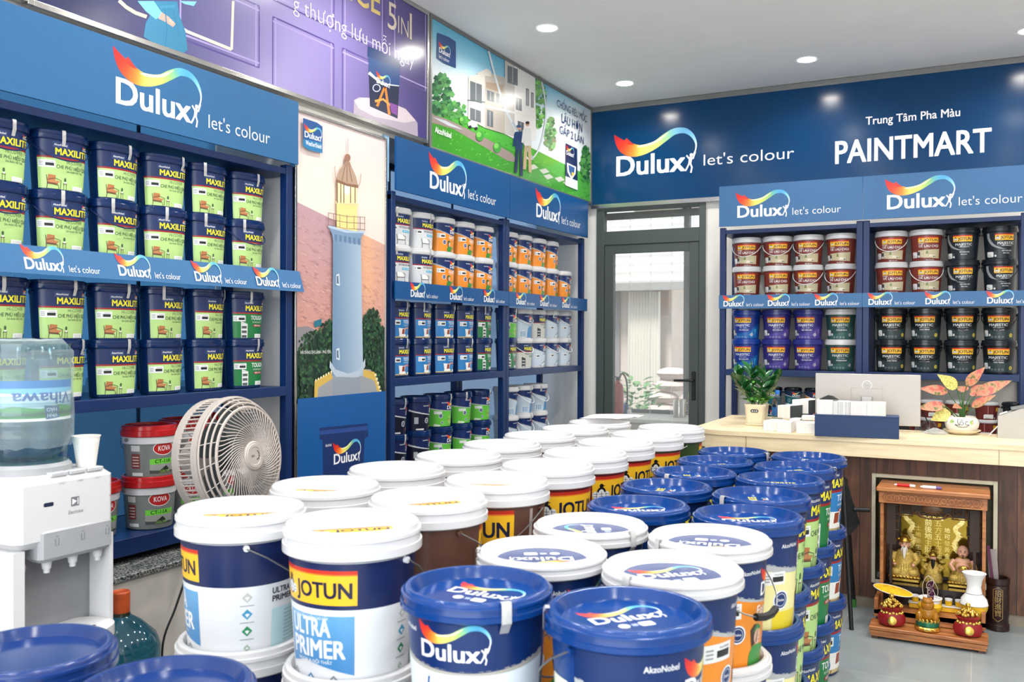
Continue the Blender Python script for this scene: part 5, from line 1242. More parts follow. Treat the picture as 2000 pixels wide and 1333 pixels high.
def pink_leaf():
    m = bpy.data.materials.new('variegated_leaf'); m.use_nodes = True; n, l = m.node_tree.nodes, m.node_tree.links; b = n['Principled BSDF']
    tc = n.new('ShaderNodeTexCoord'); v = n.new('ShaderNodeTexNoise'); v.inputs['Scale'].default_value = 38; v.inputs['Detail'].default_value = 6
    cr = n.new('ShaderNodeValToRGB'); e = cr.color_ramp.elements; e[0].position, e[1].position = .36, .62
    e[0].color = (*lin((92, 104, 50)), 1); e[1].color = (*lin((190, 88, 80)), 1); x = e.new(.48); x.color = (*lin((204, 142, 108)), 1)
    l.new(tc.outputs['Object'], v.inputs['Vector']); l.new(v.outputs['Fac'], cr.inputs[0]); l.new(cr.outputs[0], b.inputs['Base Color']); b.inputs['Roughness'].default_value = .4; return m
M_PINK = pink_leaf(); M_YEL = mat('speckled_yellow_leaf', (206, 196, 110), .4, var=.45, scale=120)
for (dx, dy, z_, L, w, mm, up_) in ((-.16, -.03, .30, .15, .055, M_PINK, .15), (-.19, -.05, .20, .15, .055, M_PINK, -.05), (-.06, -.04, .33, .13, .065, M_YEL, .6), (.05, -.02, .35, .14, .055, M_PINK, .8), (.16, -.02, .29, .19, .065, M_PINK, .45), (.09, .04, .28, .13, .06, M_PINK, .5), (.11, -.05, .20, .14, .045, M_PINK, .55), (-.13, -.03, .155, .11, .075, M_YEL, -.35), (.0, .05, .30, .12, .06, M_PINK, .7), (-.02, -.06, .20, .09, .04, M_PINK, .1)):
    tip = Vector((dx*.45, dy*.45, z_*.78)); m = MB(); m.tube(spline([(dx*.06, dy*.06, .085), (dx*.12, dy*.12, z_*.5), tuple(tip)], 5), [.0045]*6+[.003]*5, 6); m.build('stem', M_STEM, t)
    m = MB(); leaf_mesh(m, tip, Vector((dx, dy, up_*abs(dx)+.03*up_)), Vector((0, -1, .45)), L, w*1.12, 0, .16, 8, .72); m.build('leaf', mm, t)
# card printer at the right edge
q = at(1958, 857, z=CT)
t = thing('receipt_printer', 'light grey sloping receipt printer at the right end of the counter', 'printer', (q.x-.018, q.y+.02, CT+.0006))
M_PGREY = mat('printer_grey', (176, 174, 170), .45, var=.02)
m = MB(); m.prism([(0, 0), (.30, 0), (.30, .20), (.1, .155), (0, .115)], 0, .16, 'y'); m.build('printer_body', M_PGREY, t, bevel=.004)
m = MB(); m.M = Matrix.Translation((.06, .01, .148)) @ Matrix.Rotation(R(-12.7), 4, 'Y'); m.box(0, .2, 0, .14, 0, .012, ch=.002); m.build('printer_cover', mat('printer_cover_grey', (120, 122, 122), .4), t)
m = MB(); m.tube(spline([(-.004, .03, .06), (-.03, .02, .03), (-.045, .05, .008), (-.03, .12, .005)], 6), .003, 6); m.build('cable', M_WHITEPL, t)
m = MB(); m.M = Matrix.Translation((.005, .012, .1235)) @ Matrix.Rotation(R(-22), 4, 'Y'); m.box(0, .04, 0, .09, 0, .002); m.build('paper_slip', M_WHITEPL, t)
# takeaway cup with straw, wrapped plastic
q = at(1812, 847, z=CT)
t = thing('takeaway_cup', 'clear domed plastic cup lid with black straw beside the pink plant', 'cup', (q.x, q.y+.08, CT))
MB().lathe([(.034, 0), (.045, .012), (.047, .02), (.047, .026), (.040, .048), (.024, .064), (.008, .069)], 24).build('dome', M_PET, t)
m = MB(); m.tube([(0, 0, .05), (-.03, 0, .115)], .0035, 6); m.build('straw', M_BLACK, t)
q = at(1840, 850, z=CT)
m = MB(); g2 = random.Random(3); m.lathe([(.07, 0), (.085, .004), (.06, .022), (.02, .03), (.001, .031)], 18, 0, .75, .5)
m.v = [(x*g2.uniform(.8, 1.15), y*g2.uniform(.8, 1.15), z*g2.uniform(.7, 1.2)) for x, y, z in m.v]; o = m.build('plastic_bag', film_mat('crumpled_film', .55, (222, 226, 228)), None); o.location = (q.x-.035, q.y+.03, CT); tag(o, 'crumpled clear plastic bag lying on the counter left of the pink plant', 'bag')
# black chair back behind the monitor
q = at(1697, 735, y=6.32)
t = thing('office_chair', 'black office chair whose rounded top shows above the monitor', 'chair', (q.x, 6.32, 0))
m = MB(); pr = []
for z_, w_ in ((.62, .19), (.75, .23), (.95, .24), (1.10, .21), (1.19, .13), (1.215, .05)): pr.append([(w_*math.cos(2*PI*i/20), .035*math.sin(2*PI*i/20)*(1-.3*(z_ > 1.15))+.03*math.cos(2*PI*i/20)**2, z_) for i in range(20)])
m.loft(pr); m.build('backrest', mat('black_mesh_fabric', (24, 25, 28), .75, bump=.2), t)
m = MB(); m.box(-.24, .24, -.42, -.02, .44, .52, ch=.03); m.build('seat', mat('black_seat_fabric', (26, 26, 28), .8), t)
m = MB(); m.tube([(0, .04, .8), (0, .06, .5), (0, -.2, .43)], .025); m.cyl((0, -.2, .44), (0, -.2, .1), .03)
for k in range(5): m.tube([(0, -.2, .1), (.27*math.cos(k*1.2566), -.2+.27*math.sin(k*1.2566), .055)], .018); m.ball((.27*math.cos(k*1.2566), -.2+.27*math.sin(k*1.2566), .03), .028)
m.build('base', M_BLACK, t)
# ================================================================ dispenser, fan, bottles on the left
M_DISP = mat('appliance_white', (216, 216, 218), .3, var=.01); M_DGREY = mat('appliance_grey', (134, 136, 140), .4, var=.02)
DXF = -2.44; ya, yb = at(26, 1000, x=DXF).y, at(221, 1000, x=DXF).y; dw = yb-ya; dtop_ = at(120, 926, x=DXF).z
t = thing('water_dispenser', 'white floor standing water dispenser with grey tap recess, at the left', 'water dispenser', (DXF, (ya+yb)/2, 0), Q)
zr = lambda v: at(120, v, x=DXF).z
w2 = dw/2; z_a, z_b = zr(1062), zr(1190)
b = MB()
b.box(-w2, w2, .0, .31, 0, .56, ch=.02); b.box(-w2, w2, .10, .31, .56, z_a, ch=.004); b.box(-w2, -w2+.035, 0, .1, .56, z_a); b.box(w2-.014, w2, 0, .1, .56, z_a)
b.box(-w2, w2, -.012, .31, z_a, dtop_, ch=.022)
a = Art(); zl = zr(992); k = (120, 122, 128)
a.rect(.008, zl, .036, zl+.028, k); a.poly([(.012, zl+.004), (.028, zl+.014), (.012, zl+.024)], (236, 236, 238)); a.rect(.03, zl+.004, .033, zl+.024, (236, 236, 238)); a.text('Electrolux', .0, zl-.022, .011, k, 0, w=.05)
a.rrect(-.082, zl+.012, -.05, zl+.024, .004, (34, 42, 70)); 
for i in range(3): a.rect(w2-.024, zr(962)-.012*0-.035*i, w2-.02, zr(962)+.004-.035*i, ((236, 150, 150), (236, 120, 130), (190, 190, 194))[i])
for i in range(3): a.text(('COLD', 'WARM', 'HOT')[i], -w2+.135+.062*i, dtop_-.03, .007, (170, 172, 178), 0, w=.02)
b.art(a, lambda x, z, L: (x, -.0125-.00003*L, z), 1); b.build('cabinet', [M_DISP, print_mat('panel_print', .35)], t)
b = MB(); b.box(-w2+.036, w2-.016, .092, .0995, .57, z_a); b.build('tap_recess', M_DGREY, t)
b = MB(); b.box(-w2+.07, w2-.012, -.018, .06, z_a-.045, z_a+.055, ch=.012)
a = Art()
for i in range(3):
    x = -w2+.125+.087*i; zc = z_a+.01; a.stroke([(x-.006, zc+.012), (x-.005, zc-.008), (x+.005, zc-.008), (x+.006, zc+.012)], .0016, (96, 98, 104)); a.stroke([(x-.004, zc+.018), (x+.004, zc+.018)], .0016, (96, 98, 104))
b.art(a, lambda x, z, L: (x, -.0185-.00003*L, z), 1); b.build('tap_panel', [mat('appliance_mid_grey', (164, 166, 170), .35), print_mat('panel_print', .35)], t)
for i in range(3):
    x = -w2+.118+.087*i; b = MB(); b.cyl((x, .02, z_a-.046), (x, .02, z_a-.07), .016, .012); b.cyl((x, .02, z_a-.07), (x, .02, z_a-.082), .009); b.build('tap', M_DISP, t)
    b = MB(); x = -w2+.145+.062*i; b.box(x-.028, x+.028, -.004, .024, dtop_-.006, dtop_+.006, ch=.002); b.build('push_button', mat('button_grey', (188, 190, 194), .35), t)
b = MB(); b.ball((-w2+.135, .03, dtop_+.003), .012, .008, .008); b.build('child_lock', mat('red_plastic', (190, 30, 34), .4), t)
b = MB(); b.lathe([(.001, .56), (.14, .56), (.145, .565), (.145, .60), (.13, .605), (.001, .605)], 32, 0, w2/.15, .7, 2.4, (0, .02, 0)); b.build('drip_tray', M_DISP, t)
b = MB()
for x in (-.07, 0, .07): b.box(x-.012, x+.012, -.03, -.022, .6055, .6065)
b.build('tray_slot', M_BLACK, t)
b = MB()
for i in range(12): b.box(-w2-.001, -w2+.004, .06, .2, .3+.03*i, .315+.03*i)
b.build('side_vent', M_DGREY, t)
b = MB(); b.M = Matrix.Translation((-w2+.085, .0915, .56+.24)) @ Matrix.Rotation(R(90), 4, 'X'); b.lathe([(.001, 0), (.018, 0)], 18, cap0=False, cap1=False); b.build('round_sticker', mat('pale_pink_sticker', (226, 196, 196), .5), t)
b = MB(); b.lathe([(.128, 0), (.128, .02), (.118, .03), (.06, .03)], 36, 0, 1, 1, 2, (-.03, .145, dtop_)); b.build('bottle_collar', mat('collar_grey', (160, 162, 166), .4), t)
# upside-down water bottle on it
bc = at(72, 900, x=DXF-.14)
bx, by = DXF-.145, (ya+yb)/2-.03
z0 = dtop_+.031
def vz(v): return at(75, v, x=bx+.1).z
zt_ = vz(668)
M_WATER = glass_mat('blue_tinted_plastic', (222, 238, 243), .35, .08)
t = thing('water_bottle', 'large clear water bottle upside down on the white dispenser, wrapped in film', 'bottle', (bx, by, z0))
Hb = zt_-z0; Rb = .128
pr = [(.02, .001), (.035, .0015), (.075, .004), (.112, .03), (Rb, .075)]
for i in range(4): z_ = .09+i*.03; pr += [(Rb, z_), (Rb-.005, z_+.01), (Rb-.005, z_+.016), (Rb, z_+.024)]
z1_ = Hb*.46; pr += [(Rb, z1_-.02), (Rb-.003, z1_), (Rb-.003, z1_+.13)]
pr += [(Rb, z1_+.14), (Rb, z1_+.17), (Rb-.006, z1_+.18), (Rb, z1_+.19), (Rb, Hb-.05), (Rb-.012, Hb-.015), (Rb-.04, Hb), (.04, Hb-.012), (.001, Hb-.015)]
pr = sorted(pr[:5], key=lambda p: p[1])+pr[5:]
b = MB(); b.lathe(pr, 48); b.build('bottle_body', M_WATER, t)
b = MB(); g3 = random.Random(8); wr = [(Rb+.002, .05), (Rb+.004, .14), (Rb+.003, .25), (Rb+.005, Hb-.1), (Rb+.002, Hb-.03), (Rb-.03, Hb+.006), (.05, Hb+.004), (.001, Hb+.006)]
rings = []
for r_, z_ in wr:
    rings.append([((r_+g3.uniform(-.002, .005)*(r_ > .05))*math.cos(2*PI*i/40), (r_+g3.uniform(-.002, .005)*(r_ > .05))*math.sin(2*PI*i/40), z_+g3.uniform(-.004, .004)) for i in range(40)])
b.loft(rings, 0, True, False, True); b.build('plastic_wrap', film_mat('clear_wrap', .70, (206, 220, 222)), t, smooth=20)
b = MB(); b.lathe([(Rb-.012, .0), (Rb-.008, .1), (Rb-.008, Hb*.62), (.001, Hb*.62)], 40); b.build('water', glass_mat('water', (226, 240, 243), .08, .05), t)
a = Art(); lw, lh2 = .135, .06
a.sub(0, 0, 1, PI)
a.rect(-lw, -lh2, lw, lh2, (232, 238, 242)); a.rect(-lw, -lh2, lw, -lh2*.62, (40, 120, 190)); a.poly([(-lw, -lh2*.62), (lw, -lh2*.62), (lw, -lh2*.42), (0, -lh2*.3), (-lw, -lh2*.42)], (120, 190, 226))
a.poly([(-lw, lh2*.35), (-.06, lh2*.22), (0, lh2*.4), (.07, lh2*.25), (lw, lh2*.4), (lw, lh2*.86), (-lw, lh2*.86)], (70, 170, 70)); a.poly([(-lw, lh2*.6), (-.05, lh2*.42), (.02, lh2*.62), (lw, lh2*.5), (lw, lh2*.86), (-lw, lh2*.86)], (40, 130, 50))
a.text('Vihawa', -.112, -.024, .034, (50, 96, 170), .02, w=.19); a.poly([(-.060, .018), (-.010, .014), (-.016, .056), (-.062, .052)], (44, 86, 140)); a.text('VINH', -.054, .038, .011, WHITE, .02, w=.034); a.text('HẢO', -.052, .022, .011, WHITE, .02, w=.034); a.end()
b = MB(); zl = z1_+.022; b.art(a, lambda x, z, L: ((Rb-.002+.00003*L)*math.sin(x/Rb), -(Rb-.002+.00003*L)*math.cos(x/Rb), zl+z), 0, .01); o = b.build('label', print_mat('bottle_label', .3), t); o.rotation_euler = (0, 0, math.atan2(-by, -bx)+PI/2+R(18))
q = at(162, 921, x=DXF-.07)
t = thing('paper_cup', 'white paper cup standing on the water dispenser', 'cup', (q.x, q.y+.012, dtop_+.0005))
MB().lathe([(.027, .004), (.0265, 0), (.028, .0), (.0405, .093), (.0425, .094), (.0425, .097), (.0395, .097), (.0285, .006), (.001, .006)], 32, cap1=False).build('cup_body', mat('paper_white', (240, 236, 230), .6), t)
# spare bottle on the floor
q = at(236, 1230, x=-2.62)
t = thing('water_bottle', 'spare blue tinted water bottle with orange cap on the floor beside the dispenser', 'bottle', (-2.635, q.y+.012, 0))
hz_ = at(228, 1157, x=-2.635).z; hb = hz_-.055
MB().lathe([(.11, 0), (.128, .01), (.13, .03), (.13, hb-.21), (.126, hb-.20), (.13, hb-.19), (.13, hb-.14), (.115, hb-.1), (.07, hb-.055), (.034, hb-.03), (.028, hb-.01), (.027, hb)], 40).build('bottle_body', glass_mat('blue_polycarbonate', (120, 190, 210), .35, .06), t)
MB().lathe([(.03, hb-.03), (.0305, hb-.005), (.031, hb+.05), (.027, hb+.055), (.02, hb+.05), (.001, hb+.05)], 24).build('cap', mat('orange_cap', (196, 84, 40), .4, var=.15), t)
# pedestal fan
fx = -2.48; c = at(463, 893, x=fx)
t = thing('pedestal_fan', 'grey pedestal fan with round spiral grille, in front of the left rack', 'fan', (fx, c.y, 0), Q)
t.rotation_euler = (0, 0, Q+R(5)); zc = c.z
M_FAN = mat('fan_grey', (182, 172, 166), .4, var=.02); Rf = .222
m = MB(); m.M = Matrix.Translation((0, 0, zc)) @ Matrix.Rotation(R(-6), 4, 'X') @ Matrix.Rotation(R(90), 4, 'X')     # local z points out of the front (-y)
FM = m.M.copy()
for k in range(60):
    th = 2*PI*k/60; pts = []
    for i in range(9):
        f_ = i/8; r_ = .048+(Rf*.80-.048)*f_; q_ = th-.9*(1-f_)**1.5; pts.append((r_*math.cos(q_), r_*math.sin(q_), .075-.012*f_*f_))
    m.tube(pts, .0021, 4, cap=False)
m.tube([(Rf*.52*math.cos(2*PI*k/40), Rf*.52*math.sin(2*PI*k/40), .071) for k in range(40)], .0012, 4, closed=True)
m.tube([(Rf*.82*math.cos(2*PI*k/48), Rf*.82*math.sin(2*PI*k/48), .058) for k in range(48)], .006, 6, closed=True)
m.build('front_grille', M_FAN, t)
m = MB(); m.M = FM
for r_, z_ in ((.90, .046), (.955, .03), (1.0, .012)): m.tube([(Rf*r_*math.cos(2*PI*k/48), Rf*r_*math.sin(2*PI*k/48), z_) for k in range(48)], .004, 6, closed=True)
for k in range(16):
    th = 2*PI*k/16; m.tube([(Rf*.82*math.cos(th), Rf*.82*math.sin(th), .058), (Rf*.93*math.cos(th+.05), Rf*.93*math.sin(th+.05), .04), (Rf*1.0*math.cos(th+.1), Rf*1.0*math.sin(th+.1), .012)], .0018, 4)
m.build('guard_ring', M_FAN, t)
m = MB(); m.M = FM; m.lathe([(Rf*1.0, .006), (Rf*1.03, .004), (Rf*1.03, -.018), (Rf*.99, -.018), (Rf*.985, .004), (Rf*1.0, .006)], 56, cap0=False, cap1=False)
m.lathe([(Rf*.99, -.075), (Rf*1.02, -.078), (Rf*1.02, -.105), (Rf*.97, -.105), (Rf*.97, -.078), (Rf*.99, -.075)], 56, cap0=False, cap1=False)
for k in range(72):
    th = 2*PI*k/72; m.tube([(Rf*1.0*math.cos(th), Rf*1.0*math.sin(th), -.015), (Rf*1.0*math.cos(th), Rf*1.0*math.sin(th), -.08)], .0032, 4)
for k in range(36):
    th = 2*PI*k/36; m.tube([(Rf*.99*math.cos(th), Rf*.99*math.sin(th), -.1), (.09*math.cos(th), .09*math.sin(th), -.115)], .0018, 4)
m.build('rear_grille', M_FAN, t)
m = MB(); m.M = FM; m.lathe([(.053, .066), (.055, .07), (.055, .078), (.05, .083), (.047, .082), (.044, .085), (.034, .085), (.032, .083), (.001, .083)], 32); m.build('hub_cap', M_FAN, t)
a = Art(); a.text('ASIA', -.022, -.004, .009, (90, 84, 82), .01, w=.02)
for k in range(5): th = R(75-38*k); a.stroke([(.012+.012*math.cos(th), .002+.016*math.sin(th)), (.012+.012*math.cos(th-.5), .002+.016*math.sin(th-.5))], .005, (60, 58, 58))
m = MB(); m.M = FM; m.art(a, lambda x, z, L: (x, z, .0835+.0001*L)); m.build('hub_logo', print_mat('logo_print', .4), t)
m = MB(); m.M = FM
for k in range(5):
    th = 2*PI*k/5; V = []; F = []
    for i in range(7):
        f_ = i/6; r_ = .04+.15*f_; 
        for s_ in (-1, 1): q_ = th+s_*(.34+.2*math.sin(PI*f_)); V.append((r_*math.cos(q_), r_*math.sin(q_), -.03-.022*s_))
    for i in range(6): F.append([2*i, 2*i+1, 2*i+3, 2*i+2])
    m.add(V, F)
m.lathe([(.045, -.06), (.045, .0), (.03, .01), (.001, .012)], 24); m.build('blade', mat('dark_blade', (70, 78, 80), .4), t)
m = MB(); m.M = FM; m.lathe([(.001, -.24), (.05, -.235), (.075, -.2), (.08, -.116), (.001, -.115)], 24); m.build('motor', M_FAN, t)
m = MB(); m.tube([(0, .16, zc-.03), (0, .15, zc-.14), (0, .15, .05)], [.03, .02, .018], 12); m.lathe([(.2, 0), (.2, .02), (.16, .04), (.03, .07), (.02, .1)], 40, 0, .75, .75, 2, (0, .16, 0)); m.build('stand', M_FAN, t)
m = MB()
P = [at(372, 1090, x=-2.775), at(362, 1130, x=-2.775), at(342, 1190, x=-2.775), at(318, 1258, x=-2.775)]
P += [Vector((-2.76, P[-1].y-.03, .1)), Vector((-2.745, P[-1].y-.2, .008))]
m.tube(spline([tuple(p) for p in P], 6), .0045, 6); tag(m.build('power_cord', M_BLACK), 'black power cord hanging down the low wall below the granite ledge', 'cord')
# paper sheet on the far white lids
q = at(1195, 817, z=1.047)
m = MB(); V = []
for i in range(9):
    for j in range(5):
        x, y = -.15+.30*i/8, -.11+.22*j/4; V.append((q.x+x, q.y+y, 1.0525+.006*math.sin(9*x+1)+.004*math.sin(14*y)+(.012*max(0, (x-.08)/.07) if j < 2 else 0)))
m.add(V, [[i*5+j, (i+1)*5+j, (i+1)*5+j+1, i*5+j+1] for i in range(8) for j in range(4)])
o = m.build('paper_sheet', mat('paper_white', (240, 236, 230), .6)); md = o.modifiers.new('thickness', 'SOLIDIFY'); md.thickness = .0006
tag(o, 'loose white paper sheet lying across the farthest white bucket lids', 'paper')
# ================================================================ wooden altar at the counter
M_OAK = wood('altar_wood', (150, 88, 46), (196, 130, 76), .35, (1, 8, 8), 5)
M_DKWOOD = wood('carved_dark_wood', (52, 34, 24), (92, 62, 44), .45, (4, 4, 4), 9)
M_GOLD = mat('gold_paint', (206, 164, 70), .25, .85, var=.2, scale=90, bump=.25)
M_GOLD2 = mat('bright_gold', (226, 186, 90), .2, .9, var=.1)
M_ROBE = mat('golden_robe', (196, 166, 84), .35, .35, var=.3, scale=160, bump=.5)
M_SKIN = mat('painted_skin', (214, 160, 134), .5, var=.05)
M_WHITECER = mat('white_ceramic', (238, 238, 238), .15, var=.01)
M_YELCER = mat('yellow_ceramic', (232, 186, 40), .2, var=.2, scale=40)
yc, yf, y2 = 5.115, 4.84, 4.975                            # cabinet front, lower step front, upper step front
xl, xr = at(1719, 1050, y=yc).x, at(1925.5, 1060, y=yc).x
x1l, x1r = at(1696.5, 1225, y=yf).x, at(1930.5, 1262, y=yf).x
z1 = at(1697, 1223, y=yf).z; z2 = at(1704, 1169, y=y2).z; z3 = at(1735, 1139, y=yc+.03).z
zc0, zc1 = at(1717, 981, y=yc-.01).z, at(1713, 951, y=yc-.025).z
t = thing('altar', 'carved wooden altar with stepped front standing before the counter opening', 'altar', ((xl+xr)/2, yc, 0)); cx0 = (xl+xr)/2
def W(mb): mb.M = Matrix.Translation((-cx0, -yc, 0)); return mb
m = W(MB()); m.box(x1l, x1r, yf, y2+.02, z1-.018, z1, ch=.003); m.box(x1l+.004, x1r-.004, yf+.004, y2+.02, z1-.034, z1-.02); m.box(x1l+.008, x1r-.008, yf+.008, y2, z1-.048, z1-.035); m.build('lower_step', M_OAK, t)
m = W(MB())
for q in (x1l+.012, x1r-.042): m.box(q, q+.03, yf+.012, yf+.04, 0, z1-.045)
n = 6
for i in range(n): q = x1l+.045+(x1r-x1l-.09)*i/n; m.box(q, q+(x1r-x1l-.09)/n-.004, yf+.016, yf+.022, .03 if i in (0, 5) else (.02 if i in (1, 4) else .028), z1-.047)
m.build('step_apron', M_DKWOOD, t)
m = W(MB()); m.box(x1l+.012, x1r-.012, y2, yc+.25, z2-.075, z2-.055); m.box(x1l+.012, x1l+.03, y2, yc+.02, z2-.09, z2); m.box(x1r-.03, x1r-.012, y2, yc+.02, z2-.09, z2); m.box(x1l+.03, x1r-.03, y2, y2+.012, z2-.10, z2-.055); m.build('upper_step', M_OAK, t)
m = W(MB()); m.box(x1l+.02, x1r-.02, y2+.03, yc+.25, 0, z2-.076); m.build('plinth', M_DKWOOD, t)
zu = z2-.055
for q in (xl, xr-.016): m = W(MB()); m.box(q, q+.016, yc, yc+.25, zu, zc0); m.build('side_panel', M_OAK, t)
m = W(MB()); m.box(xl+.016, xr-.016, yc+.015, yc+.24, zu, z3); m.build('cabinet_floor', mat('black_lacquer', (30, 20, 18), .25), t)
m = W(MB()); m.box(xl+.016, xr-.016, yc+.235, yc+.25, z3, zc1-.01); m.build('back_panel', M_DKWOOD, t)
m = W(MB()); m.prism([(xl-.006, zc0), (xr+.006, zc0), (xr+.006, zc1-.024), (xl-.006, zc1-.024)], yc-.014, yc+.25, 'y'); m.build('canopy_board', M_OAK, t)
m = W(MB()); m.box(xl-.018, xr+.018, yc-.032, yc+.25, zc1-.024, zc1, ch=.005); m.build('canopy_top', M_OAK, t)
m = W(MB()); nn = 12; pit = (xr-xl-.05)/nn; zm = (zc0+zc1-.024)/2
for i in range(nn):
    q = xl+.025+pit*(i+.5); m.tube([(q+pit*.46*math.cos(2*PI*k/16), yc-.0145, zm+pit*.46*math.sin(2*PI*k/16)) for k in range(16)], .0022, 5, closed=True)
    for k in range(4): aa = PI/4+PI/2*k; m.box(q+.006*math.cos(aa)-.003, q+.006*math.cos(aa)+.003, yc-.0175, yc-.0135, zm+.006*math.sin(aa)-.003, zm+.006*math.sin(aa)+.003)
m.tube([(xl+.012, yc-.0145, zm), (xl+.025, yc-.0145, zm+.02), (xr-.025, yc-.0145, zm+.02), (xr-.012, yc-.0145, zm), (xr-.025, yc-.0145, zm-.02), (xl+.025, yc-.0145, zm-.02)], .0022, 5, closed=True)
m.build('coin_carving', mat('carved_oak', (140, 82, 42), .4, var=.1), t)
# fretwork around the opening
def key(mb, cx_, cz_, k, sx=1, sz=1):
    P = [(-1, -1), (-1, 1), (1, 1), (1, -.6), (-.5, -.6), (-.5, .5), (.5, .5), (.5, -.1), (0, -.1)]
    mb.tube([(cx_+sx*p[0]*k, yc+.04, cz_+sz*p[1]*k) for p in P], .0035, 4)
m = W(MB()); ztop = zc0-.012
for sg_, x_ in ((1, xl+.055), (-1, xr-.055)):
    key(m, x_, ztop-.035, .03, sg_); key(m, x_, ztop-.105, .03, sg_, -1); key(m, x_-sg_*.006, ztop-.175, .026, sg_); key(m, x_+sg_*.075, ztop-.018, .02, -sg_)
    m.tube([(x_+sg_*.035, yc+.04, ztop), (x_+sg_*.035, yc+.04, ztop-.055), (x_+sg_*.10, yc+.04, ztop-.055), (x_+sg_*.10, yc+.04, ztop-.035), (x_+sg_*.14, yc+.04, ztop-.06)], .0035, 4)
mx_ = (xl+xr)/2
m.ball((mx_, yc+.04, ztop-.012), .05, .008, .028, 16, 6)
for k in range(7): m.tube([(mx_, yc+.036, ztop-.01), (mx_+.06*math.cos(R(200+23*k)), yc+.036, ztop-.012+.045*math.sin(R(200+23*k)))], .003, 4)
m.tube(spline([(mx_-.1, yc+.04, ztop-.055), (mx_-.07, yc+.04, ztop-.03), (mx_-.05, yc+.04, ztop-.055), (mx_, yc+.04, ztop-.062), (mx_+.05, yc+.04, ztop-.055), (mx_+.07, yc+.04, ztop-.03), (mx_+.1, yc+.04, ztop-.055)], 4), .004, 5)
m.build('fretwork', mat('dark_fretwork', (104, 72, 46), .35, var=.2), t)
for q in (xl+.05, xr-.05):
    m = W(MB()); m.box(q-.022, q+.022, yc+.032, yc+.04, ztop-.21, ztop); m.box(q-.006, q+.006, yc+.03, yc+.045, z3, ztop-.2); m.build('fret_backing', mat('brown_backing', (58, 42, 34), .6), t)
m = W(MB()); m.box(xl+.075, xr-.075, yc+.05, yc+.056, ztop-.05, ztop+.005); m.build('fret_backing', mat('brown_backing', (58, 42, 34), .6), t)
# mirror panel with gilded lettering at the back
gx0, gx1, gz0, gz1 = xl+.085, xr-.085, z3+.02, ztop-.045
m = W(MB()); m.box(gx0, gx1, yc+.22, yc+.228, gz0, gz1)
a = Art(); g = random.Random(4); gc = lambda: mixc((214, 180, 84), (250, 232, 160), g.random())
for i, ch in enumerate('五方五土龍神'): a.text(ch, mx_+.022, gz1-.085-.036*i, .026, gc(), .012, al='c')
for i, ch in enumerate('前後地主財神'): a.text(ch, mx_-.026, gz1-.085-.036*i, .026, gc(), .012, al='c')
for i, ch in enumerate('土地能生白'): a.text(ch, mx_-.075, gz1-.115-.034*i, .02, gc(), .01, al='c')
for i, ch in enumerate('地可發黃金'): a.text(ch, mx_+.065, gz1-.115-.034*i, .02, gc(), .01, al='c')
for sg_, bx_ in ((1, gx0+.035), (-1, gx1-.035)):
    S_ = spline([(bx_+sg_*.05, gz1-.02), (bx_+sg_*.015, gz1-.012), (bx_-sg_*.012, gz1-.05), (bx_+sg_*.022, gz1-.09), (bx_+sg_*.006, gz1-.13), (bx_+sg_*.026, gz1-.17), (bx_+sg_*.012, gz1-.21)], 5)
    a.stroke(S_, .022, None, [gc() for _ in S_])
    for p in S_[::2]:
        for k in range(4): r_ = g.uniform(.008, .02); aa = g.uniform(0, 6.28); a.poly([(p[0]+.016*math.cos(aa+q_)*(1.4 if q_ == 0 else .5), p[1]+.012*math.sin(aa+q_)) for q_ in (0, 1.6, 3.1)], gc())
for k in range(14): q_ = mx_-.05+.1*k/13; a.disc(q_, gz1-.035+.012*math.cos(k*1.3), .008, gc(), n=6)
m.art(a, lambda x, z, L: (x, yc+.2195-.00005*L, z), 1)
m.build('mirror_panel', [mat('gold_mirror', (150, 122, 36), .12, .75, var=.05), print_mat('gilding', .25, metal=.7)], t)
